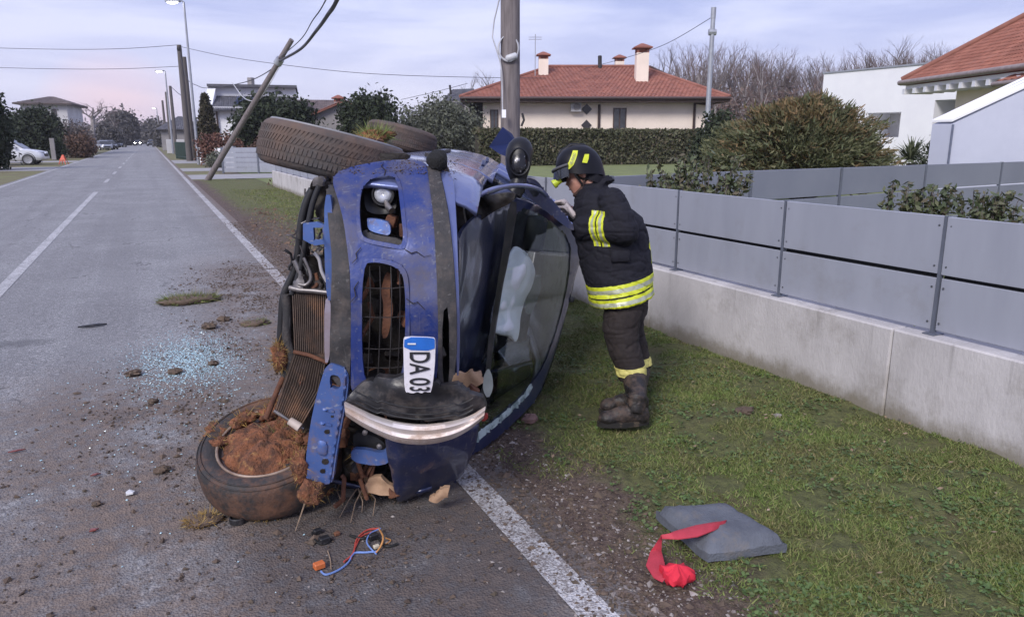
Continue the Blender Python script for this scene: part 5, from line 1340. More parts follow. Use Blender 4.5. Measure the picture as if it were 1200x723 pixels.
# flat hem: cut the lower edge with a tilted plane
def plane_pts(pa, pb, dw=0.0):
    A, B_ = Q(*pa, dw), Q(*pb, dw); n_ = (B_ - A).cross(FH).normalized()
    if n_.z < 0: n_ = -n_
    return A, n_
A, n_ = plane_pts((700, 358), (764, 344))
bm = bmesh.new(); bm.from_mesh(jacket.data)
bmesh.ops.bisect_plane(bm, geom=bm.verts[:] + bm.edges[:] + bm.faces[:], plane_co=A - V(man['_w']), plane_no=n_, clear_inner=True)
bm.to_mesh(jacket.data); bm.free()
def tape(src, name, m, parent, pl0, pl1, keep=None, offs=0.004):
    (a0, n0), (a1, n1) = pl0, pl1; w_ = V(man['_w'])
    bm = bmesh.new(); bm.from_mesh(src.data)
    bm.normal_update()
    bmesh.ops.bisect_plane(bm, geom=bm.verts[:] + bm.edges[:] + bm.faces[:], plane_co=a0 - w_, plane_no=n0, clear_outer=True)
    bmesh.ops.bisect_plane(bm, geom=bm.verts[:] + bm.edges[:] + bm.faces[:], plane_co=a1 - w_, plane_no=n1, clear_inner=True)
    if keep: bmesh.ops.delete(bm, geom=[f for f in bm.faces if not keep(f.calc_center_median() + w_)], context='FACES')
    for v in bm.verts:                         # steady skin for the tape
        pass
    bm.normal_update()
    N = {v: v.normal.copy() for v in bm.verts}
    ret = bmesh.ops.extrude_face_region(bm, geom=bm.faces[:])
    mv = [g_ for g_ in ret['geom'] if isinstance(g_, bmesh.types.BMVert)]
    bm.normal_update()
    for v in mv: v.co += v.normal * offs
    bmesh.ops.recalc_face_normals(bm, faces=bm.faces)
    me = bpy.data.meshes.new(name); bm.to_mesh(me); bm.free()
    me.materials.append(m); me.polygons.foreach_set('use_smooth', [True] * len(me.polygons)); me.set_sharp_from_angle(angle=R_(50))
    o = bpy.data.objects.new(name, me); COL.objects.link(o); o.parent = parent; o['_w'] = tuple(w_)
    return o
armA, armB = Q(690, 268, -0.13), Q(726, 270, -0.225)
notarm = lambda p: Wd(p) > W0 - 0.30 and not ((p - armA).dot((armB - armA).normalized()) < 0.14 and ((p - armA) - (armB - armA).normalized() * (p - armA).dot((armB - armA).normalized())).length < 0.10)
body_l = lambda p: True
for (f0, b0), (f1, b1) in (((331, 317), (344.5, 330.5)), ((346.5, 332.5), (358, 344))):
    for k0, k1, m_, nm, of in ((0.0, 0.30, M_yel, 'yellow_tape', 0.004), (0.30, 0.68, M_sil, 'silver_tape', 0.0035), (0.68, 1.0, M_yel, 'yellow_tape', 0.004)):
        lo = lambda t_: ((700, f0 + (f1 - f0) * t_), (764, b0 + (b1 - b0) * t_))
        tape(jacket, nm, m_, jacket, plane_pts(*lo(k0)), plane_pts(*lo(k1)), body_l, of)
# sleeve bands, across the forearm
axd = (Q(716, 268, -0.21) - Q(690, 268, -0.13)).normalized()
def arm_plane(x, tilt=0.10): return Q(x, 267, -0.21), (axd + UPC * tilt).normalized()
karm = lambda p: ((p - Q(702, 268, -0.17)) - axd * (p - Q(702, 268, -0.17)).dot(axd)).length < 0.105
for xa, xb in ((690.5, 700.5), (703.0, 713.5)):
    for k0, k1, m_, nm, of in ((0, .27, M_yel, 'yellow_tape', .004), (.27, .70, M_sil, 'silver_tape', .0035), (.70, 1, M_yel, 'yellow_tape', .004)):
        tape(jacket, nm, m_, jacket, arm_plane(xa + (xb - xa) * k1), arm_plane(xa + (xb - xa) * k0), karm, of)
seam = [Q(x, y, -0.03) for x, y in ((756.5, 268), (759.5, 280), (762, 296), (763.5, 312))]
MB().tube(seam, [0.004, 0.006, 0.006, 0.005], 6).build('yellow_piping', M_yel, jacket, smooth=60)
# pocket flap and belt line on the near side
MB().bbox(Q(727, 300, -0.215), RH * 0.055, UPC * 0.035, FH * 0.012, 0.5).build('pocket_flap', M_coat, jacket, smooth=50)
# trousers
t = MB()
t.loft([esec(735, 338, 0, 25, 0.165), esec(734, 358, 0, 25.5, 0.175), esec(733, 368, 0, 24, 0.165)])
limb(t, [(734, 352, -0.075, 0.122), (730, 370, -0.08, 0.120), (727, 388, -0.085, 0.110), (732, 410, -0.085, 0.097), (739, 430, -0.08, 0.088), (740, 437, -0.08, 0.088)])
limb(t, [(737, 352, 0.085, 0.122), (734, 386, 0.10, 0.108), (742, 408, 0.115, 0.094), (747, 424, 0.12, 0.085), (748, 430, 0.12, 0.085)])
trousers = remeshed('trousers', t, M_trou, man, 0.0075, 6, 0.0085, 8.0)
bm = bmesh.new(); bm.from_mesh(trousers.data)
A, n_ = plane_pts((722, 441), (760, 437))
bmesh.ops.bisect_plane(bm, geom=bm.verts[:] + bm.edges[:] + bm.faces[:], plane_co=A - V(man['_w']), plane_no=n_, clear_inner=True)
bm.to_mesh(trousers.data); bm.free()
near = lambda p: Wd(p) < W0 + 0.02
farl = lambda p: Wd(p) >= W0 + 0.02
tape(trousers, 'trouser_band', M_cuff, trousers, plane_pts((722, 430), (757, 426), -0.08), plane_pts((722, 440), (757, 438.5), -0.08), near)
tape(trousers, 'trouser_band', M_cuff, trousers, plane_pts((730, 419.5), (760, 416.5), 0.12), plane_pts((730, 428), (760, 426), 0.12), farl)
# boots
for nm, cx, cy, dw, gx, gy in (('boot', 743, 440, -0.08, 735, 497), ('boot', 749, 434, 0.12, 735, 482)):
    bt = MB()
    w_ = Wd(GR(gx, gy, 0.05))
    foot = GR(gx + 8, gy, 0.05)
    fd = -RH * 0.985 + FH * (-0.12); sd = V((-fd.y, fd.x, 0))
    def F(f, s_, z): return foot + fd * f + sd * s_ + ZUP * z
    top = Q(cx, cy, dw)
    sh = [F(-0.005, 0, 0.085), F(-0.012, 0, 0.15), (F(-0.012, 0, 0.15) + top) / 2, top]
    bt.tube(sh, [0.056, 0.058, 0.066, 0.072], 16)
    bt.ball(F(-0.03, 0, 0.055), fd * 0.062, sd * 0.046, ZUP * 0.062, 14)
    bt.ball(F(0.06, 0, 0.06), fd * 0.10, sd * 0.046, ZUP * 0.055, 14)
    bt.ball(F(0.15, 0, 0.045), fd * 0.066, sd * 0.050, ZUP * 0.046, 14)
    bo = remeshed(nm, bt, M_boot, man, 0.0065, 3, 0.0025, 22)
    so = MB(); rings = []
    for z_ in (0.0, 0.028):
        rings.append([F(0.065 + 0.155 * math.cos(t_), (0.052 if math.cos(t_) > 0 else 0.044) * math.sin(t_), z_) for t_ in np.linspace(0, 2 * math.pi, 28, endpoint=False)])
    so.loft(rings); so.build('sole', mat('dark_rubber_sole', (0.02, 0.018, 0.017), None, 0.8, dirt=(0.12, 0.09, 0.06), dscale=15), bo, smooth=40)
    for k_ in range(3):
        z_ = 0.13 + k_ * 0.05
        MB().tube([F(0.05, -0.035, z_), F(0.056, 0, z_ + 0.005), F(0.05, 0.035, z_)], 0.004, 6).build('boot_strap', M_black, bo)
# gloves with five fingers resting on the pillar
def glove(wr, kn, tips, thumb, name='glove'):
    g_ = MB(); fd = (kn - wr).normalized(); sd = None
    a_ = [V(p) for p in tips]
    sd = (a_[3] - a_[0]); sd = (sd - fd * sd.dot(fd)).normalized(); nd = fd.cross(sd)
    g_.tube([wr - fd * 0.03, wr], [0.036, 0.031], 12)
    g_.ball((wr + kn) / 2, fd * 0.056, sd * 0.046, nd * 0.02, 14)
    for i in range(4):
        k_ = kn + sd * (-0.033 + 0.022 * i); tip = a_[i]; mid = (k_ + tip) / 2 + nd * 0.014 * (1 if nd.z > 0 else -1)
        g_.tube([k_ - fd * 0.03, k_, mid, tip], [0.0125, 0.0125, 0.0118, 0.0095], 8); g_.ball(tip, 0.0098, n=8)
    tb_ = wr + fd * 0.02 - sd * 0.035; tm = (tb_ + V(thumb)) / 2 - sd * 0.012
    g_.tube([tb_, tm, V(thumb)], [0.016, 0.0145, 0.0115], 8); g_.ball(V(thumb), 0.0115, n=8)
    return remeshed(name, g_, M_glove, man, 0.0042, 2)
glove(Q(679, 259, -0.02), Q(669, 250, 0.03), [Q(653.5, 243.0, 0.06), Q(654.0, 245.5, 0.085), Q(657, 248.5, 0.11), Q(661, 252, 0.13)], Q(664, 240, 0.03))
glove(Q(672, 249, 0.28), Q(663, 241, 0.31), [Q(651, 237, 0.33), Q(650, 239, 0.35), Q(651, 241, 0.37), Q(653, 243, 0.39)], Q(661, 235, 0.30))
# helmet
def HH(f, u, s_=0.0): return Q(675, 193) + hf2 * f + hu2 * u + hs * s_
hf2 = (-RH * 0.955 - UPC * 0.27 + FH * 0.10).normalized(); hu2 = (UPC * 0.95 - RH * 0.25); hu2 = (hu2 - hf2 * hu2.dot(hf2)).normalized()
hl = MB(); rings = []
for k_ in range(13):
    t_ = k_ / 12; z_ = -0.088 + 0.205 * t_; rr = math.sqrt(max(0.0, 1 - max(0, (t_ - 0.30) / 0.70) ** 2.3)); ring = []
    for q in np.linspace(0, 2 * math.pi, 32, endpoint=False):
        fx = 0.128 if math.cos(q) > 0 else 0.150
        drop = -0.030 * max(0, -math.cos(q)) * (1 - t_) + 0.055 * max(0, math.cos(q)) * (1 - t_) ** 2 + 0.012 * abs(math.sin(q)) * (1 - t_)
        ring.append(HH(fx * rr * math.cos(q) - 0.005, z_ + drop, 0.112 * rr * math.sin(q)))
    rings.append(ring)
hl.loft(rings, False); hl.loft([[p + (HC - p) * 0.06 for p in reversed(r)] for r in rings[:3]], False)
hl.loft([[p + (HC - p) * 0.06 for p in rings[0]], rings[0]], False)
helm = hl.build('helmet', M_helm, man, smooth=60)
cr_ = MB(); cr_.tube([HH(0.10, 0.062), HH(0.065, 0.098), HH(0.0, 0.119), HH(-0.07, 0.10), HH(-0.125, 0.045)], [0.008, 0.013, 0.014, 0.013, 0.008], 10)
cr_.build('helmet_ridge', M_helm, helm, smooth=60)
vz = MB(); r1, r2 = [], []
for q in np.linspace(-1.25, 1.25, 17):
    r1.append(HH(0.130 * math.cos(q) + 0.012, -0.008 + 0.0 * q, 0.118 * math.sin(q))); r2.append(HH(0.150 * math.cos(q) + 0.012, -0.072, 0.126 * math.sin(q)))
vz.loft([r1, r2, [p - hf2 * 0.006 for p in r2], [p - hf2 * 0.006 for p in r1]], False, False)
vz.build('visor', mat('smoked_visor', (0.018, 0.02, 0.024), (0.03, 0.032, 0.036), 0.15, 0, 8, coat=0.6), helm, smooth=60)
MB().tube([HH(0.130 * math.cos(q) + 0.016, -0.004, 0.120 * math.sin(q)) for q in np.linspace(-1.35, 1.35, 15)], 0.009, 8).build('visor_rim', mat('grey_rim', (0.10, 0.10, 0.11), None, 0.5), helm, smooth=60)
tl = MB(); tc_ = HH(0.150, -0.078, 0.050); tl.lathe(tc_ - hf2 * 0.02, hf2 * 0.9 - hu2 * 0.3, [(-0.02, 0.018), (0.012, 0.021), (0.014, 0.026), (0.032, 0.027), (0.034, 0.02), (0.028, 0.001)], 16)
torch = tl.build('helmet_torch', mat('yellow_torch_plastic', (0.62, 0.74, 0.04), None, 0.4), helm, smooth=40)
def patch(cs, name, m, th=0.006):                # strip stuck on the shell: centre line of (f,u) on the near side with half width
    A_, B_ = [], []
    for f, u, hw, dirx, diry in cs:
        for lst, sg in ((A_, 1), (B_, -1)):
            ff, uu = f + dirx * hw * sg, u + diry * hw * sg
            o_ = HH(0, 0.0); d_ = HH(ff, uu, 0.0)
            # push out to the shell along the side direction
            t_ = min(1, max(0, (uu + 0.088) / 0.205)); rr = math.sqrt(max(0.0, 1 - max(0, (t_ - 0.30) / 0.70) ** 2.3)); fx = 0.128 if ff > 0 else 0.150
            s_ = 0.112 * rr * math.sqrt(max(0.0, 1 - (min(0.99, abs(ff + 0.005) / (fx * rr + 1e-6))) ** 2))
            lst.append(HH(ff, uu, s_ + th))
    mb_ = MB(); mb_.loft([A_, B_], False, False); mb_.loft([[p - hs * 0.006 for p in B_], [p - hs * 0.006 for p in A_]], False, False)
    for r1_, r2_ in ((A_, B_),):
        mb_.loft([[p - hs * 0.006 for p in r1_], r1_], False, False); mb_.loft([r2_, [p - hs * 0.006 for p in r2_]], False, False)
    return mb_.build(name, m, helm, smooth=40), A_, B_
# which side of the head faces the camera
sg_near = 1 if (hs.dot(FH) < 0) else -1
if sg_near < 0: hs = -hs
pt, pa_, pb_ = patch([(0.068, -0.020, 0.010, 0.2, 1), (0.048, -0.017, 0.015, 0.3, 1), (0.026, -0.004, 0.017, 0.7, 0.7), (0.008, 0.020, 0.017, 0.85, 0.5), (-0.008, 0.046, 0.017, 0.9, 0.35), (-0.018, 0.068, 0.015, 0.95, 0.3)], 'yellow_patch', M_yel)
patch([(-0.052, -0.020, 0.015, 0.9, 0.35), (-0.066, 0.002, 0.016, 0.92, 0.3), (-0.078, 0.028, 0.013, 0.95, 0.2)], 'yellow_patch', M_yel)
i_ = 3
tx = (pa_[4] - pa_[2]).normalized(); tyd = (pb_[3] - pa_[3]).normalized(); cen = (pa_[3] + pb_[3]) / 2
nn_ = tx.cross(tyd)
if nn_.dot(FH) > 0: tyd = -tyd; nn_ = -nn_
text_obj('VIG. FUOCO', 'lettering', 0.021, cen + hs * 0.010, tx, tyd, 0.0, M_ink, pt, 0.02, 0.62)
st_ = MB(); st_.tube([HH(0.02, -0.07, 0.108), H(0.02, -0.075, 0.066), H(0.055, -0.122, 0.03), H(0.06, -0.126, 0.0), H(0.055, -0.122, -0.03), H(0.02, -0.075, -0.066), HH(0.02, -0.07, -0.108)], 0.007, 6)
st_.build('chin_strap', M_black, helm, smooth=60)
nk = MB(); nk.tube([HH(-0.10, -0.085, 0.0) , Q(695, 212)], [0.085, 0.082], 16); nk.build('neck_guard', M_coat, helm, smooth=60)

# ================================================================== LOOSE THINGS ON THE GROUND
def gz(P): return verge_z(P.x, P.y) if P.x > 1.4 else 0.004
pc = [GR(768, 616), GR(850, 613), GR(921, 656), GR(829, 668)]
pc = [p + ZUP * 0.0 for p in pc]
N_ = 14; top, bot = [], []
for j_ in range(N_ + 1):
    for i_ in range(N_ + 1):
        u_, v_ = i_ / N_, j_ / N_
        p = (pc[0] * (1 - u_) + pc[1] * u_) * (1 - v_) + (pc[3] * (1 - u_) + pc[2] * u_) * v_
        e_ = min(u_, 1 - u_, v_, 1 - v_); k_ = min(1, e_ / 0.12) ** 0.5
        z_ = 0.052 + 0.010 * mn.noise(V((p.x * 9, p.y * 9, 2)))
        top.append((p.x, p.y, z_ + 0.018 + 0.048 * k_ + 0.008 * mn.noise(V((p.x * 30, p.y * 30, 7))))); bot.append((p.x, p.y, z_ - 0.018 - 0.012 * k_))
mb = MB(); n1 = N_ + 1
fs = [(j_ * n1 + i_, j_ * n1 + i_ + 1, (j_ + 1) * n1 + i_ + 1, (j_ + 1) * n1 + i_) for j_ in range(N_) for i_ in range(N_)]
mb.add(top + bot, [f[::-1] for f in fs] + [tuple(x + n1 * n1 for x in f) for f in fs])
ed = [i_ for i_ in range(n1)] + [j_ * n1 + N_ for j_ in range(1, n1)] + [N_ * n1 + i_ for i_ in range(N_ - 1, -1, -1)] + [j_ * n1 for j_ in range(N_ - 1, 0, -1)]
mb.add(top + bot, [(ed[k_], ed[(k_ + 1) % len(ed)], ed[(k_ + 1) % len(ed)] + n1 * n1, ed[k_] + n1 * n1) for k_ in range(len(ed))])
M_pad = mat('grey_canvas', (0.135, 0.148, 0.175), (0.095, 0.104, 0.125), 0.9, 0, 9, bump=0.4, bscale=120, dirt=(0.20, 0.17, 0.14), dscale=7, dlo=0.56, dhi=0.8)
pad = mb.build('cushion', M_pad, loc=(pc[0].x, pc[0].y, 0), smooth=50)
tag(pad, 'flat grey canvas cushion lying on the grass beside the white road line', 'cushion')
M_red = mat('faded_red_webbing', (0.50, 0.045, 0.07), (0.40, 0.035, 0.055), 0.7, 0, 20, bump=0.15, bscale=120)
M_redc = mat('bright_red_cloth', (0.75, 0.028, 0.06), (0.62, 0.02, 0.045), 0.75, 0, 14, bump=0.15, bscale=90)
def ribbon(name, L_, R__, z_, m, th=0.004):
    mb = MB(); A_ = [GR(x, y, zz) for (x, y), zz in zip(L_, z_)]; B_ = [GR(x, y, zz) for (x, y), zz in zip(R__, z_)]
    A2, B2 = [], []
    for i in range(len(A_) - 1):
        for t_ in (0, .25, .5, .75):
            A2.append(A_[i].lerp(A_[i + 1], t_)); B2.append(B_[i].lerp(B_[i + 1], t_))
    A2.append(A_[-1]); B2.append(B_[-1]); M2 = [(a_ + b_) / 2 + ZUP * 0.012 for a_, b_ in zip(A2, B2)]
    rows = [A2, M2, B2, [p - ZUP * th for p in B2], [p - ZUP * th for p in M2], [p - ZUP * th for p in A2]]
    n_ = len(A2)
    rings = [[r[k_] for r in rows] for k_ in range(n_)]
    mb.loft(rings, True, True)
    o = mb.build(name, m, loc=tuple(A_[0]), smooth=50)
    return o
o = ribbon('strap', [(774, 629), (790, 622), (815, 615), (838, 611), (852, 610)], [(776, 630), (795, 631), (818, 628), (836, 621), (850, 614)], [0.116, 0.128, 0.131, 0.128, 0.115], M_red)
tag(o, 'red strap lying across the upper edge of the grey cushion', 'strap')
o = ribbon('strap', [(773, 630), (762, 646), (757, 662), (766, 676), (776, 681)], [(776, 629), (775, 645), (779, 660), (781, 672), (782, 681)], [0.112, 0.055, 0.045, 0.04, 0.04], M_red)
tag(o, 'short red strap end on the gravel between the cushion and the red cloth', 'strap')
mb = MB(); cc = GR(792, 688); pts = []
for k_ in range(7):
    ring = []; rr = [0.02, 0.6, 0.95, 1.0, 0.85, 0.5, 0.05][k_]; z_ = [0.085, 0.078, 0.058, 0.04, 0.026, 0.02, 0.02][k_]
    for q in np.linspace(0, 2 * math.pi, 40, endpoint=False):
        f_ = rr * (1 + 0.16 * math.sin(3 * q + 1) + 0.07 * math.sin(7 * q + k_))
        p = cc + RH * (0.063 * f_ * math.cos(q)) + FH * (0.050 * f_ * math.sin(q))
        fold = 0.034 * mn.noise(V((p.x * 30, p.y * 30, 3))) + 0.026 * abs(mn.noise(V((p.x * 55, p.y * 38, 8))))
        ring.append((p.x, p.y, z_ + (fold if k_ < 5 else 0)))
    pts.append(ring)
mb.loft([list(map(V, r)) for r in pts]); o = mb.build('cloth', M_redc, loc=(cc.x, cc.y, 0), smooth=50)
tag(o, 'crumpled bright red cloth on the gravel nearest the camera', 'cloth')
# torn wiring on the asphalt
wt = thing('wiring_loom', tuple(GR(415, 645)), 'tangle of torn red, blue and orange wires on the asphalt in front of the car', 'wires')
def gwire(pts, r, col, nm='wire'):
    P_ = [GR(x, y, 0.006 + (z_ if z_ else 0)) for x, y, *zz in pts for z_ in [zz[0] if zz else 0]]
    Qs = []
    for i in range(len(P_) - 1):
        a0, a1, a2, a3 = P_[max(0, i - 1)], P_[i], P_[i + 1], P_[min(len(P_) - 1, i + 2)]
        for t_ in (0, .25, .5, .75): Qs.append(0.5 * ((2 * a1) + (a2 - a0) * t_ + (2 * a0 - 5 * a1 + 4 * a2 - a3) * t_ ** 2 + (3 * a1 - a0 - 3 * a2 + a3) * t_ ** 3))
    Qs.append(P_[-1]); MB().tube(Qs, r, 6).build(nm, col, wt, smooth=60)
Wr = mat('red_wire', (0.55, 0.09, 0.07), None, 0.4); Wo = mat('orange_wire', (0.62, 0.30, 0.10), None, 0.4); Wb = mat('blue_wire', (0.20, 0.32, 0.68), None, 0.4); Wk = mat('black_wire', (0.02, 0.02, 0.02), None, 0.5)
gwire([(445, 619), (430, 621), (418, 632), (414, 648), (403, 658)], 0.0042, Wr)
gwire([(440, 622), (424, 628), (416, 642), (411, 655)], 0.0035, Wr)
gwire([(443, 646), (428, 647), (415, 648), (408, 659), (396, 668), (382, 673), (376, 669)], 0.0042, Wb)
gwire([(446, 619, 0.02), (434, 625, 0.02), (430, 636, 0.01), (441, 649)], 0.0035, Wb)
gwire([(444, 619, 0.02), (449, 629, 0.03), (446, 640, 0.01), (440, 648)], 0.0038, Wo)
gwire([(452, 637), (458, 633), (452, 630)], 0.003, Wo)
gwire([(384, 645), (387, 655), (388, 666)], 0.0025, M_root)
gwire([(410, 627), (424, 631), (440, 628), (452, 640), (466, 637)], 0.006, Wk)
gwire([(366, 624), (370, 634), (380, 637), (388, 632)], 0.006, Wk)
for x, y, m_, s_ in ((374, 662, mat('orange_connector', (0.75, 0.20, 0.06), None, 0.5), 0.021), (380, 632, M_black, 0.022), (372, 622, M_black, 0.017), (441, 640, mat('cream_connector', (0.62, 0.55, 0.42), None, 0.5), 0.012), (395, 625, M_rust, 0.012), (437, 628, M_black, 0.02)):
    c = GR(x, y, s_ * 0.8); MB().bbox(c, (s_, 0.2 * s_, 0), (-0.15 * s_, 0.7 * s_, 0), (0, 0, 0.6 * s_), 0.3).build('connector', m_, wt)
# small debris, each its own
def pebble(q, r, m, name, label, cat, sq=(1, 0.8, 0.6), group=None, jit=0.22, n=10):
    c = GR(*q); c.z = gz(c) + r * sq[2] * 0.6
    o = MB().ball(c, V((r * sq[0], 0, 0)), V((0, r * sq[1], 0)), V((0, 0, r * sq[2])), 16 if 'clod' in name else n, jit=jit).build(name, m, loc=(c.x, c.y, c.z), smooth=25)
    return tag(o, label, cat, group)
M_stone = mat('field_stone', (0.34, 0.31, 0.29), (0.22, 0.19, 0.18), 0.85, 0, 18, bump=0.4)
M_brick = mat('reddish_stone', (0.26, 0.15, 0.13), (0.16, 0.10, 0.09), 0.85, 0, 14, bump=0.4)
pebble((911, 490), 0.028, M_stone, 'stone', 'pale grey stone lying alone on the turf below the concrete wall', 'stone')
pebble((621, 495), 0.052, M_brick, 'stone', 'reddish stone on the soil just right of the windscreen bottom', 'stone')
pebble((668, 358), 0.055, mat('dark_stone', (0.10, 0.10, 0.095), None, 0.85, 0, 12, bump=0.4), 'stone', 'dark stone at the foot of the wall behind the firefighter', 'stone')
pebble((873, 487), 0.05, M_clod, 'soil_clod', 'brown soil clod on the turf left of the pale stone', 'clod', (1.2, 0.9, 0.4))
for q, r, lb in (((205, 438), 0.045, 'dark soil clod on the lane beside the glass crumbs'), ((157, 440), 0.05, 'dark soil clod on the lane left of the glass crumbs'), ((180, 472), 0.03, 'small soil clod on the lane below the glass crumbs'), ((245, 385), 0.06, 'flat soil clod on the lane above the glass crumbs'), ((250, 428), 0.035, 'small dark clod at the right edge of the glass crumbs'), ((262, 376), 0.05, 'brown clod on the lane close to the torn hoses'), ((113, 592), 0.02, 'small dark clod on the lane at lower left'), ((190, 553), 0.035, 'flat brown clod on the lane left of the lying wheel')):
    pebble(q, r, M_clod, 'soil_clod', lb, 'clod', (1.1, 1.0, 0.5), jit=0.3)
def shard(q, poly, th, m, name, label, cat):
    c = GR(*q); z_ = gz(c) + 0.003
    o = MB().prism([V((c.x + x, c.y + y, z_ + th * (0.6 * (i % 2)))) for i, (x, y) in enumerate(poly)], (0, 0, th)).build(name, m, loc=(c.x, c.y, z_))
    return tag(o, label, cat)
shard((153, 580), [(-0.018, -0.012), (0.012, -0.02), (0.02, 0.006), (-0.004, 0.026), (-0.02, 0.012)], 0.008, mat('white_plastic', (0.75, 0.75, 0.76), None, 0.4), 'plastic_fragment', 'small white plastic fragment on the lane left of the wheel', 'fragment')
shard((108, 383), [(-0.11, -0.02), (0.02, -0.035), (0.12, 0.0), (0.05, 0.02), (-0.06, 0.015)], 0.012, M_black, 'plastic_fragment', 'dark curved plastic fragment in the lane next to the centre line', 'fragment')
shard((112, 558), [(-0.022, -0.008), (0.006, -0.010), (0.024, 0.003), (0.004, 0.004), (-0.01, 0.011)], 0.006, mat('red_lamp_plastic', (0.24, 0.07, 0.06), None, 0.4), 'plastic_fragment', 'dull red plastic fragment on the lane left of the wheel', 'fragment')
shard((20, 530), [(-0.04, -0.006), (0.0, -0.012), (0.04, 0.004), (0.01, 0.003), (-0.02, 0.01)], 0.006, MATS['red_lamp_plastic'], 'plastic_fragment', 'dull red plastic strip at the left edge of the picture', 'fragment')
shard((110, 623), [(-0.016, -0.01), (0.01, -0.012), (0.02, 0.004), (0.002, 0.004), (-0.012, 0.012)], 0.006, MATS['red_lamp_plastic'], 'plastic_fragment', 'dark red plastic fragment nearest the camera on the lane', 'fragment')
cp = GR(279, 612)
o = MB().lathe((cp.x, cp.y, 0.004), ZUP, [(0.0, 0.036), (0.022, 0.036), (0.026, 0.032), (0.014, 0.028), (0.012, 0.001)], 20, hint=V((1, 0, 0))).build('plastic_disc', M_black, loc=(cp.x, cp.y, 0.004), smooth=40)
tag(o, 'black round plastic cap on the asphalt just under the lying wheel', 'cap')
sc_ = GR(222, 354)
o = clump('turf_clod', (sc_.x, sc_.y, 0.02), 0.10, (M_clod, M_blade), None, 1400, 0.055, (3.0, 1.6, 0.45), seed=31, w=0.003)
tag(o, 'torn strip of green turf lying on the lane left of the car', 'turf')
for q, r_, lb in (((238, 612), 0.045, 'small tuft of dry grass on the asphalt below the lying wheel'), ((300, 380), 0.07, 'brown tuft of torn turf on the asphalt edge behind the radiator'), ((312, 606), 0.035, 'small grass tuft on the asphalt right of the black cap')):
    p = GR(*q)
    o = clump('turf_clod', (p.x, p.y, 0.012), r_, (M_clod, M_straw if r_ < 0.05 else M_blade), None, 300, 0.03, (1.8, 1.4, 0.35), seed=int(q[0]), w=0.002)
    tag(o, lb, 'turf')
# ================================================================== HOUSES
def Zat(y, w):                                 # height of a photo row at optical depth w (centre column)
    return PX(600, y, w).z
M_render = mat('cream_render', (0.90, 0.78, 0.67), (0.82, 0.71, 0.61), 0.9, 0, 0.9, bump=0.1, bscale=30)
M_whitewall = mat('white_render', (0.86, 0.86, 0.89), (0.80, 0.80, 0.84), 0.85, 0, 0.8)
M_offwall = mat('offwhite_render', (0.60, 0.59, 0.60), (0.50, 0.49, 0.50), 0.9, 0, 0.7)
M_greywall = mat('grey_render', (0.33, 0.31, 0.31), (0.25, 0.235, 0.235), 0.95, 0, 0.9, bump=0.2, bscale=12)
def tile_mat(name, cols, sc):
    m, n, l = node_mat(name); b = n['Principled BSDF']; tc = n.new('ShaderNodeTexCoord'); vec = tc.outputs['Object']
    g_ = n.new('ShaderNodeNewGeometry')
    ir = n.new('ShaderNodeValToRGB'); els = ir.color_ramp.elements
    while len(els) < len(cols): els.new(0.5)
    for i, c in enumerate(cols): els[i].position = i / (len(cols) - 1); els[i].color = (*c, 1)
    l.new(g_.outputs['Random Per Island'], ir.inputs[0])
    nz = noise_node(n, l, vec, sc, 6, 0.7)
    col = mixc(n, l, mrange(n, l, nz, 0.35, 0.7, 0, 0.55), ir.outputs[0], tuple(x * 0.5 for x in cols[0]))
    l.new(col, b.inputs['Base Color']); b.inputs['Roughness'].default_value = 0.85
    return m
M_tile = tile_mat('red_clay_tile', [(0.255, 0.095, 0.07), (0.31, 0.12, 0.085), (0.36, 0.145, 0.10), (0.285, 0.12, 0.09)], 1.4)
M_tile2 = tile_mat('orange_clay_tile', [(0.27, 0.10, 0.068), (0.33, 0.125, 0.085), (0.39, 0.16, 0.11), (0.29, 0.125, 0.095)], 1.6)
M_dtile = tile_mat('dark_roof_tile', [(0.085, 0.085, 0.10), (0.11, 0.11, 0.13), (0.14, 0.135, 0.15)], 1.5)
M_wood = mat('brown_wood', (0.085, 0.05, 0.04), (0.055, 0.032, 0.027), 0.7, 0, 6)
M_dark = mat('dark_recess', (0.03, 0.028, 0.03), None, 0.8)
M_win = mat('window_glass_dark', (0.06, 0.065, 0.075), (0.04, 0.045, 0.05), 0.1, 0, 3, spec=0.7)
M_gutter = mat('brown_gutter', (0.07, 0.045, 0.042), None, 0.5, 0.2)
M_galv = mat('galvanised_steel', (0.40, 0.42, 0.46), (0.33, 0.34, 0.38), 0.45, 0.4, 5)
class Loc:                                     # local axes of a building: X to the right, Y away, Z up
    def __init__(s, o, ang): s.o = V((o.x, o.y, 0)); s.x = RH * math.cos(ang) + FH * math.sin(ang); s.y = FH * math.cos(ang) - RH * math.sin(ang)
    def __call__(s, x, y, z): return s.o + s.x * x + s.y * y + ZUP * z
    def box(s, mb, x0, x1, y0, y1, z0, z1, m=0): return mb.obox(s((x0 + x1) / 2, (y0 + y1) / 2, (z0 + z1) / 2), s.x * (x1 - x0) / 2, s.y * (y1 - y0) / 2, ZUP * (z1 - z0) / 2, m)
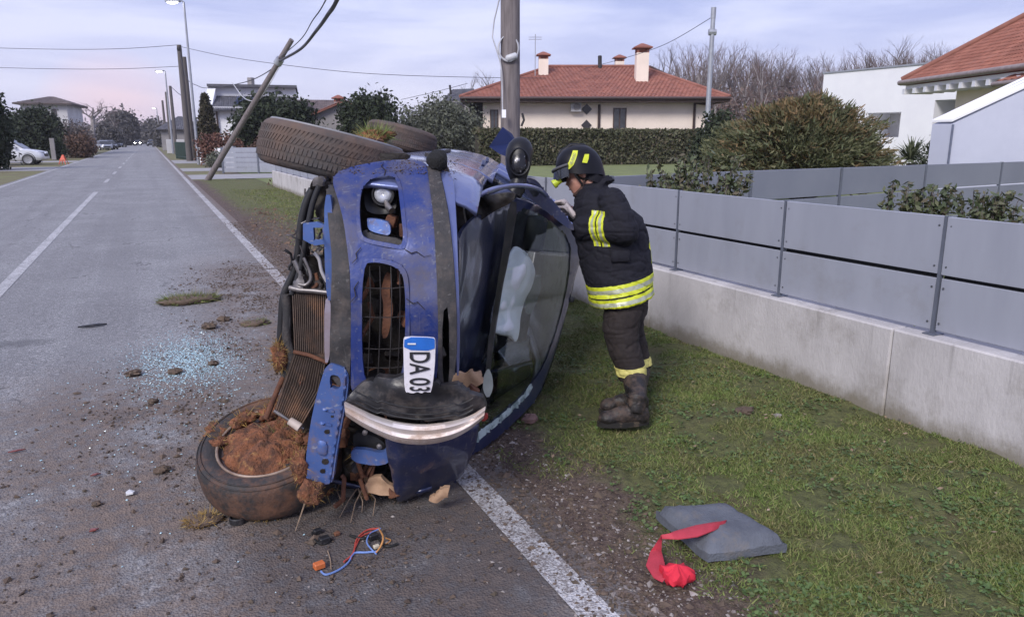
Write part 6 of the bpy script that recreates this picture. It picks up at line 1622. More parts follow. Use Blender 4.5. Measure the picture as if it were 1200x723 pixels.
def tiled(name, quad, rows, cols, m, parent, th=0.06):
    """one roof slope: quad = eave-left, eave-right, ridge-right, ridge-left; real overlapping tile courses"""
    a, b, c, d = (V(p) for p in quad); nrm = (b - a).cross(d - a).normalized()
    if nrm.z < 0: nrm = -nrm
    vs, fs = [], []
    for i in range(rows):
        t0, t1 = i / rows, min(1.0, (i + 1.25) / rows)
        l0, r0, l1, r1 = a.lerp(d, t0), b.lerp(c, t0), a.lerp(d, t1), b.lerp(c, t1)
        k = max(1, round(cols * (r0 - l0).length / (b - a).length))
        for j in range(k):
            u0, u1 = j / k, (j + 1) / k
            p = [l0.lerp(r0, u0), l0.lerp(r0, u1), l1.lerp(r1, u1), l1.lerp(r1, u0)]
            pm0, pm1 = l0.lerp(r0, (u0 + u1) / 2), l1.lerp(r1, (u0 + u1) / 2)
            o = len(vs); lift = nrm * th
            vs += [p[0] + lift * .55, pm0 + lift * 1.3, p[1] + lift * .55, p[2] + lift * 0.1, pm1 + lift * 0.75, p[3] + lift * 0.1, p[0] - lift * .1, p[1] - lift * .1]
            fs += [(o, o + 1, o + 4, o + 5), (o + 1, o + 2, o + 3, o + 4), (o + 6, o + 7, o + 2, o + 1), (o + 6, o + 1, o, o + 6)]
    fs = [tuple(dict.fromkeys(f)) for f in fs]
    mb = MB(); mb.add(vs, fs); mb.prism([a - nrm * 0.01, b - nrm * 0.01, c - nrm * 0.01, d - nrm * 0.01] if (c - d).length > 1e-3 else [a - nrm * 0.01, b - nrm * 0.01, c - nrm * 0.01], -nrm * 0.10)
    return mb.build(name, m, parent)
def window(L, parent, x0, x1, z0, z1, y=0.0, frame_m=None, bars=1, sill=True):
    fm = frame_m or M_wood; t = 0.07
    mb = MB()
    L.box(mb, x0, x1, y - 0.05, y + 0.02, z0, z0 + t); L.box(mb, x0, x1, y - 0.05, y + 0.02, z1 - t, z1)
    L.box(mb, x0, x0 + t, y - 0.051, y + 0.02, z0 + t, z1 - t); L.box(mb, x1 - t, x1, y - 0.051, y + 0.02, z0 + t, z1 - t)
    for i in range(1, bars + 1):
        xc = x0 + (x1 - x0) * i / (bars + 1); L.box(mb, xc - t / 2, xc + t / 2, y - 0.049, y + 0.02, z0 + t, z1 - t)
    w = mb.build('window', fm, parent)
    g_ = MB(); L.box(g_, x0 + t * .5, x1 - t * .5, y - 0.02, y - 0.012, z0 + t * .5, z1 - t * .5); g_.build('pane', M_win, w)
    if sill: s_ = MB(); L.box(s_, x0 - .1, x1 + .1, y - 0.12, y + 0.0, z0 - .08, z0 - .002); s_.build('sill', M_offwall, w)
    return w
def chimney(L, parent, x, y, z0, z1, w, m, cap=True):
    mb = MB(); L.box(mb, x - w / 2, x + w / 2, y - w / 2, y + w / 2, z0, z1 - w * .35)
    ch = mb.build('chimney', m, parent)
    mb = MB()
    for sx in (-1, 1):
        for sy in (-1, 1): L.box(mb, x + sx * w * .4 - w * .1, x + sx * w * .4 + w * .1, y + sy * w * .4 - w * .1, y + sy * w * .4 + w * .1, z1 - w * .35, z1)
    L.box(mb, x - w * .28, x + w * .28, y - w * .28, y + w * .28, z1 - w * .35, z1)
    mb.build('chimney_vent', M_tile, ch)
    mb = MB(); c = [L(x - w * .75, y - w * .75, z1), L(x + w * .75, y - w * .75, z1), L(x + w * .75, y + w * .75, z1), L(x - w * .75, y + w * .75, z1)]
    mb.hull(c + [p + ZUP * w * .08 for p in c] + [L(x - w * .1, y, z1 + w * .42), L(x + w * .1, y, z1 + w * .42)]); mb.build('chimney_cap', M_tile, ch)
    return ch
# ---- the long low house behind the hedge
wA = 55.0
LA = Loc(PX(695, 150, wA), R_(0.0)); k = wA / FPX
def ax(x): return (x - 695) * k
zt = lambda y: Zat(y, wA)
HA = thing('house', (LA.o.x, LA.o.y, 0), 'long low cream house with red hipped roof behind the clipped hedge', 'house')
mb = MB(); LA.box(mb, ax(566), ax(826), 0, 13, 0, zt(113)); mb.build('wall', M_render, HA)
mb = MB(); LA.box(mb, ax(549), ax(566) - .01, 1.5, 9, 0, zt(118)); mb.build('porch_recess', M_dark, HA)
eL, eR, ze = ax(541), ax(848), zt(116)
rl, rr, zr = ax(648), ax(765), Zat(81, wA + 6.5)
F0, B0 = -1.2, 14.2
E_ = [LA(eL, F0, ze), LA(eR, F0, ze), LA(eR, B0, ze), LA(eL, B0, ze)]; R0, R1 = LA(rl, 6.5, zr), LA(rr, 6.5, zr)
tiled('roof', (E_[0], E_[1], R1, R0), 26, 62, M_tile, HA); tiled('roof', (E_[1], E_[2], R1, R1), 26, 40, M_tile, HA)
tiled('roof', (E_[2], E_[3], R0, R1), 8, 12, M_tile, HA); tiled('roof', (E_[3], E_[0], R0, R0), 26, 40, M_tile, HA)
for a_, b_ in ((R0, R1), (E_[0], R0), (E_[1], R1)): MB().tube([a_ + ZUP * .08, b_ + ZUP * .08], 0.13, 8).build('ridge_tiles', M_tile, HA, smooth=60)
mb = MB(); LA.box(mb, eL, eR, F0, B0, ze - 0.30, ze - 0.06); mb.build('eaves', M_wood, HA)
MB().tube([LA(eL, F0 - .1, ze - .05), LA(eR, F0 - .1, ze - .05)], 0.11, 8).build('gutter', M_gutter, HA, smooth=60)
window(LA, HA, ax(718), ax(733.5), zt(152.5), zt(127)); window(LA, HA, ax(574.5), ax(584), zt(154), zt(129), bars=1, sill=False)
for xx, y0, y1 in ((701.5, 123, 160),):
    MB().tube([LA(ax(xx), -.08, zt(y0)), LA(ax(xx), -.08, zt(y1))], 0.10, 8).build('downpipe', M_gutter, HA, smooth=60)
MB().tube([LA(ax(823), F0, ze - .2), LA(ax(823), F0 + .3, ze - .45), LA(ax(812.5), -.1, zt(122)), LA(ax(812.5), -.1, zt(160))], 0.10, 8).build('downpipe', M_gutter, HA, smooth=60)
mb = MB(); LA.box(mb, ax(668), ax(680), -.5, -.06, zt(131.5), zt(120.5)); ac = mb.build('air_conditioner', M_offwall, HA)
MB().lathe(LA(ax(675), -.51, zt(126)), -FH, [(0, .26), (.02, .25), (.02, .06), (.01, .001)], 20).build('fan_grille', M_greywall, ac, smooth=40)
for yy in (128.5, 147):
    c = LA(ax(687), -.03, zt(yy)); r_ = 6.2 * k
    MB().prism([c + LA.x * r_, c + ZUP * r_, c - LA.x * r_, c - ZUP * r_], -LA.y * .04).build('diamond_window', mat('diamond_dark', (0.05, 0.045, 0.05), None, 0.3), HA)
for xx, yb, yt, ww, dd in ((749, 92, 60, 14, 3.0), (723, 92, 71, 10, 7.5), (636, 90, 68, 11, 4.6)):
    ww_ = wA + dd; chimney(LA, HA, (PX(xx, 90, ww_) - LA.o).dot(LA.x), dd, Zat(yb + 12, ww_), Zat(yt, ww_), ww * ww_ / FPX, M_render)
c = LA(ax(628.5), 4, 0); MB().tube([V((c.x, c.y, Zat(92, wA + 4))), V((c.x, c.y, Zat(44, wA + 4)))], 0.035, 5).build('aerial', M_galv, HA)
for dz in (0.2, 0.6): MB().tube([V((c.x, c.y, Zat(46 + dz * 6, wA + 4))) - LA.x * .5, V((c.x, c.y, Zat(46 + dz * 6, wA + 4))) + LA.x * .5], 0.02, 4).build('aerial', M_galv, HA)
MB().tube([PX(703, 88, wA + 5), PX(703, 66, wA + 5)], 0.16, 8).build('flue_pipe', M_dark, HA, smooth=60)
# house behind it, gable showing
wB = 82.0; kb = wB / FPX; LB = Loc(PX(757, 150, wB), R_(0)); bx = lambda x: (x - 757) * kb; zb = lambda y: Zat(y, wB)
HB = thing('house', (LB.o.x, LB.o.y, 0), 'cream gabled house peeking over the right end of the red hipped roof', 'house')
MB().prism([LB(bx(715), 0, 0), LB(bx(806), 0, 0), LB(bx(806), 0, zb(104)), LB(bx(757), 0, zb(83)), LB(bx(715), 0, zb(100))], LB.y * 9).build('wall', mat('ochre_render', (0.62, 0.46, 0.33), None, 0.9, 0, 1.0), HB)
tiled('roof', (LB(bx(818), -.6, zb(107)), LB(bx(818), 10, zb(107)), LB(bx(757), 10, zb(79.5)), LB(bx(757), -.6, zb(79.5))), 10, 14, M_tile, HB, .1)
tiled('roof', (LB(bx(700), 10, zb(105)), LB(bx(700), -.6, zb(105)), LB(bx(757), -.6, zb(79.5)), LB(bx(757), 10, zb(79.5))), 10, 14, M_tile, HB, .1)
MB().tube([LB(bx(757), -.65, zb(80.5)), LB(bx(818), -.65, zb(108))], .16, 6).build('verge_board', M_wood, HB)
# solar-roofed shed left of the red roof
wS = 68.0; LS = Loc(PX(534, 150, wS), 0); ks = wS / FPX
HS = thing('house', (LS.o.x, LS.o.y, 0), 'small house with a grey slanted roof left of the red hipped roof', 'house')
sx_ = lambda x: (x - 534) * ks
mb = MB(); LS.box(mb, sx_(519), sx_(552), 0.3, 6, 0, Zat(119, wS)); mb.build('wall', M_greywall, HS)
tiled('roof', (LS(sx_(515), 0, Zat(122, wS)), LS(sx_(543), 0, Zat(122, wS)), LS(sx_(553), 5, Zat(105, wS + 5)), LS(sx_(526), 5, Zat(106, wS + 5))), 8, 10, M_dtile, HS)
MB().tube([LS(sx_(527), 2, Zat(110, wS)), LS(sx_(526), 2, Zat(99, wS))], .1, 6).build('flue_pipe', M_dark, HS)
# ---- red-tiled house at the right edge
wC = 27.0; LC = Loc(PX(1130, 150, wC), R_(-9)); kc = wC / FPX
cx = lambda x: (x - 1130) * kc * 1.0
HCo = thing('house', (LC.o.x, LC.o.y, 0), 'cream house with big orange tiled roof at the right edge', 'house')
eA, eB = PX(1058, 95, 25.5), PX(1290, 62, 22.5); eB.z = eA.z = (eA.z + eB.z) / 2 + 0.02
# eave line through the two survey points, roof rising away to the upper right
eA = PX(1057, 95.5, 25.5); eB = PX(1300, 62, 20.5); zz = eA.z; 
dB = (eB - CAM); eB = CAM + dB * ((zz - EYE) / dB.z) if abs(dB.z) > 1e-6 else eB
LCd = (eB - eA); LCd.z = 0; Lc = LCd.length; LCd.normalize(); LCn = V((-LCd.y, LCd.x, 0))
if LCn.dot(FH) < 0: LCn = -LCn
rise = 4.1
rA = eA + LCd * 5.6 + LCn * 5.6 + ZUP * rise; rB = eB + LCd * 3 + LCn * 5.6 + ZUP * rise
eB2 = eB + LCd * 6
tiled('roof', (eA, eB2, eB2 + LCn * 5.6 + ZUP * rise, rA), 34, 120, M_tile2, HCo, .035)
tiled('roof', (eA + LCn * 11.2, eA, rA, rA), 22, 40, M_tile2, HCo, .05)
MB().tube([eA + ZUP * .05, rA + ZUP * .08], .10, 8).build('ridge_tiles', M_tile2, HCo, smooth=60)
M_gut2 = mat('pale_gutter', (0.36, 0.29, 0.27), None, 0.5, 0.2)
MB().tube([eA - LCn * .08 - ZUP * .06, eB2 - LCn * .08 - ZUP * .06], .085, 8).build('gutter', M_gut2, HCo, smooth=60)
MB().tube([eA - LCd * .08 - ZUP * .06, eA - LCd * .08 + LCn * 11 - ZUP * .06], .085, 8).build('gutter', M_gut2, HCo, smooth=60)
mb = MB(); c = (eA + eB2) / 2 + LCn * 5.6
mb.obox(c - ZUP * .22, LCd * ((eB2 - eA).length / 2 - .1), LCn * 5.5, ZUP * .06); mb.build('eaves', M_whitewall, HCo)
for i in range(24):
    p = eA + LCd * (0.25 + 0.62 * i) + LCn * .45 - ZUP * .36
    if (p - eA).dot(LCd) > (eB2 - eA).length - .5: break
    MB().obox(p, LCd * .075, LCn * .5, ZUP * .085).build('rafter_end', M_whitewall, HCo)
w0 = eA + LCd * 1.55 + LCn * 1.0; w1 = eB2 + LCn * 1.0
mb = MB(); mid = (w0 + w1) / 2 + LCn * 4.4; mb.obox(V((mid.x, mid.y, zz / 2 - .15)), LCd * ((w1 - w0).length / 2), LCn * 4.4, ZUP * (zz / 2 - .15)); mb.build('wall', M_render, HCo)
# lower porch roof at the very edge
q0 = PX(1166, 97, 20.5); q1 = q0 + LCd * 5; 
q1.z = q0.z
tiled('porch_roof', (q0, q1, q1 + LCn * 2.2 + ZUP * 1.0, q0 + LCn * 2.2 + LCd * .8 + ZUP * 1.0), 9, 18, M_tile2, HCo, .045)
MB().tube([q0 - LCn * .05 - ZUP * .05, q1 - LCn * .05 - ZUP * .05], .07, 8).build('gutter', M_gut2, HCo, smooth=60)
MB().tube([q0 + LCd * .35 - ZUP * .05, q0 + LCd * .35 + LCn * .2 - ZUP * .4, V((q0.x, q0.y, 0)) + LCd * .35 + LCn * .2], .05, 8).build('downpipe', M_galv, HCo, smooth=60)
p0 = PX(1197, 150, 20.8); MB().obox(V((p0.x, p0.y, 1.6)), LCd * .5, LCn * .1, ZUP * 1.2).build('shutter', mat('green_shutter', (0.04, 0.07, 0.06), None, 0.6), HCo)
# ---- white flat-roofed building
wD = 37.0
gA = PX(960, 150, wD); gB = PX(1150, 150, 30.0); gd = (gB - gA); gd.z = 0; gl_ = gd.length; gd.normalize(); gn = V((-gd.y, gd.x, 0))
if gn.dot(FH) < 0: gn = -gn
HD = thing('house', (gA.x, gA.y, 0), 'white flat-roofed modern building between the bush and the orange roof', 'house')
ztop = PX(960, 88, wD).z
def gx(x, yref=150):                            # distance along the facade of a photo column
    r = ray(x, yref); r2 = V((r.x, r.y)); a2, d2 = V((gA.x, gA.y)), V((gd.x, gd.y))
    det = r2.x * (-d2.y) + d2.x * r2.y; t = (a2.x * (-d2.y) + d2.x * a2.y) / det
    return (r2 * t - a2).dot(d2), t
def gzv(x, y):
    s_, t = gx(x, y); return EYE + ray(x, y).z * t
def fbox(name, x0, x1, z0, z1, y0, y1, m, parent):
    c = gA + gd * ((x0 + x1) / 2) + gn * ((y0 + y1) / 2)
    return MB().obox(V((c.x, c.y, (z0 + z1) / 2)), gd * ((x1 - x0) / 2), gn * ((y1 - y0) / 2), ZUP * ((z1 - z0) / 2)).build(name, m, parent)
o0, o1 = gx(1015)[0], gx(1054)[0]; d0, d1 = gx(1092)[0], gx(1126)[0]; oz = gzv(1040, 132); dz_ = gzv(1110, 117); ob = gzv(1040, 161)
Wl = gl_ + 4
fbox('wall', 0, o0, 0, ztop, 0, 8, M_whitewall, HD); fbox('wall', o0 + .001, o1 - .001, oz, ztop - .001, .001, 8, M_whitewall, HD)
fbox('wall', o0 + .001, o1 - .001, 0, ob, .001, 8, M_whitewall, HD)
fbox('wall', o1, d0, 0, ztop, 0, 8, M_whitewall, HD); fbox('wall', d0 + .001, d1 - .001, dz_, ztop - .001, .001, 8, M_whitewall, HD); fbox('wall', d1, Wl, 0, ztop, 0, 8, M_whitewall, HD)
fbox('recess', o0, o1, ob - .1, oz + .1, 1.6, 1.8, M_offwall, HD); fbox('recess', d0, d1, 0, dz_ + .1, 1.6, 1.8, mat('grey_recess', (0.30, 0.30, 0.33), None, 0.8), HD)
fbox('parapet_cap', -.05, Wl, ztop + .001, ztop + .07, -.05, 8.05, M_galv, HD)
# ---- slanted pale screen wall in front of the right house
wE = 17.5
sA, sB, sC, sD = PX(1116, 146, wE), PX(1230, 93, wE - 1.0), PX(1230, 190, wE - 1.0), PX(1118, 190, wE)
HE = thing('stair_wall', (sD.x, sD.y, 0), 'pale lilac sloping-topped screen wall above the fence at right edge', 'wall')
M_lil = mat('lilac_white_panel', (0.52, 0.54, 0.66), (0.47, 0.49, 0.61), 0.6, 0, 1.2)
ex = FH * 0.42 - RH * 0.24
MB().prism([V((sA.x, sA.y, sA.z)), V((sB.x, sB.y, sB.z)), V((sB.x, sB.y, 0)), V((sA.x, sA.y, 0))], ex).build('panel', M_lil, HE)
fr = (sA - RH * 0.02) + ex * .02
MB().prism([sA + ZUP * .06 - RH * .03 - FH * .03, sB + ZUP * .06 - FH * .03, sB + ZUP * .11 - FH * .03, sA + ZUP * .11 - RH * .03 - FH * .03], ex * 1.03).build('coping', M_whitewall, HE)
for t_ in (0.33, 0.66):
    MB().tube([sA + ex * t_ + ZUP * .12, sB + ex * t_ + ZUP * .12], .012, 5).build('joint_strip', M_galv, HE)
MB().tube([V((sA.x, sA.y, .1)) - FH * .035, sA - FH * .035], .028, 6).build('downpipe', mat('slate_blue_pipe', (0.16, 0.18, 0.26), None, 0.5), HE)
# ---- white house left, stepped roof
wF = 64.0; kf = wF / FPX; LF = Loc(PX(295, 150, wF), R_(15)); fx_ = lambda x: (x - 295) * kf; zf = lambda y: Zat(y, wF)
HF = thing('house', (LF.o.x, LF.o.y, 0), 'white two-level house with dark roof and solar panels beyond the leaning pole', 'house')
mb = MB(); LF.box(mb, fx_(254), fx_(346), 0, 9, 0, zf(126)); mb.build('wall', M_whitewall, HF)
mb = MB(); LF.box(mb, fx_(247), fx_(346), 5, 12, 0, Zat(104, wF + 5)); mb.build('upper_wall', M_whitewall, HF)
tiled('roof', (LF(fx_(249), -.7, zf(130)), LF(fx_(350), -.7, zf(130)), LF(fx_(347), 5, Zat(114, wF + 5)), LF(fx_(244), 5, Zat(114, wF + 5))), 10, 40, M_dtile, HF)
mb = MB(); LF.box(mb, fx_(243), fx_(348), 4.3, 12.5, Zat(104, wF + 5), Zat(101, wF + 5)); mb.build('flat_roof', M_dtile, HF)
MB().prism([LF(fx_(243), 0, 0), LF(fx_(243), 9, 0), LF(fx_(243), 9, Zat(103, wF + 5)), LF(fx_(243), 5, Zat(103, wF + 5)), LF(fx_(243), 0, zf(128))], LF.x * .7).build('side_wall', M_whitewall, HF)
for i in range(3):
    for j_ in range(2):
        u0 = 277 + i * 8.5; t0 = 0.28 + j_ * .3
        a_ = LF(fx_(u0), -.7 + 5.7 * t0, zf(130) + (Zat(114, wF + 5) - zf(130)) * t0 + .12); b_ = LF(fx_(u0 + 7.6), -.7 + 5.7 * t0, zf(130) + (Zat(114, wF + 5) - zf(130)) * t0 + .12)
        dv = LF(0, 1.55, (Zat(114, wF + 5) - zf(130)) * .27) - LF(0, 0, 0)
        MB().prism([a_, b_, b_ + dv, a_ + dv], ZUP * .05).build('solar_panel', mat('solar_panel', (0.06, 0.08, 0.16), None, 0.15, 0.2), HF)
mb = MB(); LF.box(mb, fx_(322), fx_(328), 4.9, 5.0, Zat(111, wF + 5), Zat(107, wF + 5)); mb.build('window', M_win, HF)
MB().tube([LF(fx_(258), -.15, zf(129)), LF(fx_(258), -.15, 0)], .09, 6).build('downpipe', M_gutter, HF)
MB().tube([LF(fx_(291), 8, Zat(102, wF + 8)), LF(fx_(291), 8, Zat(93, wF + 8))], .35, 6).build('chimney', M_greywall, HF)
# grey gabled barn and the low roof beside it
wG = 56.0; kg = wG / FPX; LG = Loc(PX(385, 150, wG), R_(13)); gx_ = lambda x: (x - 385) * kg; zg = lambda y: Zat(y, wG)
HG = thing('house', (LG.o.x, LG.o.y, 0), 'grey rough-walled gable house with a red verge right of the dark round tree', 'house')
MB().prism([LG(gx_(364), 0, 0), LG(gx_(425), 0, 0), LG(gx_(425), 0, zg(130)), LG(gx_(405), 0, zg(120)), LG(gx_(364), 0, zg(136))], LG.y * 8).build('wall', M_greywall, HG)
tiled('roof', (LG(gx_(358), 9, zg(138)), LG(gx_(358), -.4, zg(138)), LG(gx_(405), -.4, zg(118)), LG(gx_(405), 9, zg(118))), 12, 16, M_tile, HG, .07)
tiled('roof', (LG(gx_(430), -.4, zg(131)), LG(gx_(430), 9, zg(131)), LG(gx_(405), 9, zg(118)), LG(gx_(405), -.4, zg(118))), 8, 16, M_tile, HG, .07)
chimney(LG, HG, gx_(398), 3, zg(124), zg(114), .7, M_greywall)
wH = 75.0; LH = Loc(PX(372, 150, wH), R_(13)); kh = wH / FPX; hx_ = lambda x: (x - 372) * kh
HH_ = thing('house', (LH.o.x, LH.o.y, 0), 'low house with dull brown roof between the white house and the grey gable', 'house')
mb = MB(); LH.box(mb, hx_(345), hx_(398), 0, 8, 0, Zat(131, wH)); mb.build('wall', M_offwall, HH_)
tiled('roof', (LH(hx_(341), -.6, Zat(131, wH)), LH(hx_(402), -.6, Zat(131, wH)), LH(hx_(402), 4, Zat(118, wH + 4)), LH(hx_(341), 4, Zat(118, wH + 4))), 10, 24, tile_mat('brown_tile', [(0.13, 0.10, 0.10), (0.17, 0.135, 0.13), (0.20, 0.15, 0.14)], 1.5), HH_)
# houses down the road (right and left)
def simple_house(x0, x1, ye, yr, w, dep, wm, rm, label, ang=0.0, hip=True, win=()):
    xm = (x0 + x1) / 2; L = Loc(PX(xm, 150, w), R_(ang)); k_ = w / FPX
    X0, X1 = (x0 - xm) * k_, (x1 - xm) * k_; z0 = Zat(ye, w); z1 = Zat(yr, w + dep / 2)
    t = thing('house', (L.o.x, L.o.y, 0), label, 'house')
    mb = MB(); L.box(mb, X0, X1, 0, dep, 0, z0); mb.build('wall', wm, t)
    o_ = .6; E1, E2, E3, E4 = L(X0 - o_, -o_, z0), L(X1 + o_, -o_, z0), L(X1 + o_, dep + o_, z0), L(X0 - o_, dep + o_, z0)
    i_ = min(dep / 2, (X1 - X0) / 2 - .2) if hip else -.01
    A_, B_ = L(X0 + i_, dep / 2, z1), L(X1 - i_, dep / 2, z1)
    tiled('roof', (E1, E2, B_, A_), 9, 22, rm, t, .07); tiled('roof', (E3, E4, A_, B_), 5, 10, rm, t, .07)
    tiled('roof', (E2, E3, B_, B_), 8, 12, rm, t, .07); tiled('roof', (E4, E1, A_, A_), 8, 12, rm, t, .07)
    for (a_, b_, c_, d_) in win: window(L, t, (a_ - xm) * k_, (b_ - xm) * k_, Zat(d_, w), Zat(c_, w), 0.0, None, 1, False)
    return t
simple_house(190, 232, 152, 137, 108.0, 9, M_greywall, M_dtile, 'dark roofed house between the road poles and the tall lamp post', 22)
simple_house(31, 78, 122, 114.5, 82.0, 9, M_offwall, tile_mat('dull_red_tile', [(0.13, 0.105, 0.10), (0.16, 0.13, 0.125), (0.19, 0.155, 0.15)], 1.5), 'tall pale house with low grey roof beyond the white car', 20, True, ((40, 45, 128, 136), (62, 67, 128, 136)))
# lean-to roof line on that house
# ---- grey boundary fence and white pillar past the driveway, right
bf = thing('boundary_fence', tuple(PX(290, 190, 46).xy) + (0,), 'grey horizontal boundary fence behind the white letterbox pillar', 'fence')
a_, b_ = GR(262, 203), GR(345, 203); d_ = (b_ - a_); L_ = d_.length; d_.normalize()
for i in range(5):
    z0 = 0.05 + i * .24
    for s0 in (0.0, 0.5): MB().obox(a_ + d_ * (L_ * (s0 + .25)) + ZUP * (z0 + .11), d_ * (L_ * .247), V((-d_.y, d_.x, 0)) * .02, ZUP * .112).build('fence_panel', M_panel, bf)
for s0 in (0, .5, 1): MB().obox(a_ + d_ * L_ * s0 + ZUP * .62, d_ * .04, V((-d_.y, d_.x, 0)) * .05, ZUP * .64).build('post', M_post, bf)
lp = GR(271.5, 201); mb = MB().bbox((lp.x, lp.y, .62), d_ * .22, V((-d_.y, d_.x, 0)) * .16, ZUP * .60, .06)
pil = thing('letterbox_pillar', (lp.x, lp.y, 0), 'white letterbox pillar standing just behind the leaning pole', 'pillar')
mb.build('pillar', M_whitewall, pil); MB().bbox((lp.x, lp.y, 1.25), d_ * .26, V((-d_.y, d_.x, 0)) * .20, ZUP * .03, .1).build('pillar_cap', M_galv, pil)
MB().obox(V((lp.x, lp.y, .9)) - V((-d_.y, d_.x, 0)) * .17, d_ * .13, V((-d_.y, d_.x, 0)) * .01, ZUP * .07).build('letter_slot', M_galv, pil)
lw = thing('boundary_fence', tuple(GR(250, 197).xy) + (0,), 'pale low railing fence beside the road lamp, left of the white letterbox', 'fence')
a2, b2 = GR(236, 192.5), GR(262, 195.5)
for i in range(9):
    p = a2.lerp(b2, i / 8); MB().obox(p + ZUP * .55, d_ * .10, V((-d_.y, d_.x, 0)) * .03, ZUP * .55).build('fence_board', M_whitewall, lw)
g0 = thing('gate', tuple(GR(208, 187).xy) + (0,), 'dark green mesh gate beside the road poles', 'gate')
a3, b3 = GR(207, 186), GR(219, 187.5); d3 = (b3 - a3).normalized()
for i in range(11): MB().tube([a3.lerp(b3, i / 10), a3.lerp(b3, i / 10) + ZUP * 1.4], .05, 5).build('bar', mat('dark_green_steel', (0.03, 0.06, 0.05), None, 0.6), g0)
for z_ in (.2, 1.35): MB().tube([a3 + ZUP * z_, b3 + ZUP * z_], .05, 5).build('rail', MATS['dark_green_steel'], g0)
for x, y, lb in ((200, 180, 'pale gate pillar furthest down the road on the right'), (213, 183, 'pale gate pillar between the dark gate and the road poles')):
    p = GR(x, y); o = MB().bbox((p.x, p.y, .8), (.35, 0, 0), (0, .3, 0), (0, 0, .8), .08).build('gate_pillar', M_offwall, loc=(p.x, p.y, 0)); tag(o, lb, 'pillar')
# ================================================================== POLES, LAMPS, CABLES
M_pole = mat('weathered_pole_wood', (0.235, 0.205, 0.205), (0.14, 0.12, 0.12), 0.9, 0, 6, bump=0.3, bscale=30, stretch=(6, 6, 0.5))
M_pole2 = mat('dark_pole_wood', (0.14, 0.125, 0.12), (0.09, 0.08, 0.078), 0.9, 0, 6, bump=0.2, bscale=30, stretch=(6, 6, 0.5))
M_cable = mat('black_cable', (0.06, 0.06, 0.075), None, 0.6)
M_wcable = mat('white_cable', (0.55, 0.55, 0.58), None, 0.5)
cp_ = V((GR(600, 208).x, GR(600, 208).y, 0)); 
cw = 7.9; cpt = PX(598, 80, cw); cp_ = V((cpt.x, cpt.y, 0))
cpole = thing('utility_pole', tuple(cp_), 'thick weathered utility pole standing upright behind the overturned car', 'pole')
MB().tube([cp_ - ZUP * .3, cp_ + ZUP * 2, cp_ + ZUP * 7.5], [0.112, 0.105, 0.085], 20).build('shaft', M_pole, cpole, smooth=60)
def CPp(x, y, d=0.10): return PX(x, y, cw - d)
lab = PX(590.5, 133.5, cw - .115); MB().obox(lab, RH * .022, FH * .006, UPC * .042).build('label_plate', M_whitewall, cpole)
for k_ in range(3):
    MB().tube([CPp(596, 57, .11 + .012 * k_) + RH * (0.11 - .004 * k_) * math.cos(t_) + UPC * (.125 + .006 * k_) * math.sin(t_) for t_ in np.linspace(0, 6.6, 34)], .008, 6).build('cable_coil', M_wcable, cpole, smooth=60)
a_ = CPp(592.5, 70, .13); b_ = CPp(606.5, 65, .13)
MB().tube([a_, a_.lerp(b_, .12), a_.lerp(b_, .88), b_], [.012, .036, .036, .012], 12).build('splice_closure', mat('pale_splice', (0.62, 0.63, 0.66), None, 0.4), cpole, smooth=60)
MB().tube([CPp(585, 0), CPp(579, 25), CPp(577, 44), CPp(581, 56), CPp(586, 72), CPp(588, 84), CPp(589, 130)], .007, 6).build('down_cable', M_wcable, cpole, smooth=60)
MB().tube([CPp(611, 148), CPp(614, 141), CPp(612, 133)], .012, 6).build('hook', M_dark, cpole)
# leaning pole
lb_ = GR(243, 212); wl_ = Wd(lb_); lt = PX(342, 47, wl_ - 3.0)
lpole = thing('utility_pole', tuple(lb_), 'thin broken utility pole leaning over beside the road, cables still attached', 'pole')
MB().tube([lb_ - (lt - lb_) * .03, lb_.lerp(lt, .5), lt], [.118, .105, .09], 14).build('shaft', M_pole, lpole, smooth=60)
hub = lb_.lerp(lt, .86)
MB().tube([hub - (lt - lb_).normalized() * .12, hub + (lt - lb_).normalized() * .12], .16, 10).build('clamp', M_galv, lpole, smooth=40)
MB().tube([hub + RH * .3 * math.cos(t_) * .5 + UPC * .10 * math.sin(t_) for t_ in np.linspace(0, 6.28, 16)], .03, 6).build('cable_coil', M_wcable, lpole)
def cable(pts, r, m, label, name='overhead_cable', n=10, group=None):
    P_ = [V(p) for p in pts]; Qs = []
    for i in range(len(P_) - 1):
        a0, a1, a2_, a3_ = P_[max(0, i - 1)], P_[i], P_[i + 1], P_[min(len(P_) - 1, i + 2)]
        for t_ in np.linspace(0, 1, n, endpoint=False): Qs.append(0.5 * ((2 * a1) + (a2_ - a0) * t_ + (2 * a0 - 5 * a1 + 4 * a2_ - a3_) * t_ ** 2 + (3 * a1 - a0 - 3 * a2_ + a3_) * t_ ** 3))
    Qs.append(P_[-1]); o = MB().tube(Qs, r, 6).build(name, m, loc=tuple(P_[0]), smooth=60); return tag(o, label, 'cable', group)
ctop = cp_ + ZUP * 7.2
hw_ = Wd(hub)
cable([hub, PX(352, 58, hw_ * .85), PX(371, 36, hw_ * .66), PX(384, 18, hw_ * .55), PX(397, -4, hw_ * .47), PX(440, -110, 10), ctop], .042, M_cable, 'thick bundled cable rising from the leaning pole out of the top of the picture')
cable([hub + ZUP * .1, PX(352, 47, hw_ * .8), PX(366, 25, hw_ * .65), PX(383, -2, hw_ * .5), PX(440, -130, 10), ctop + ZUP * .1], .014, M_cable, 'thin cable rising from the leaning pole above the thick bundled cable')
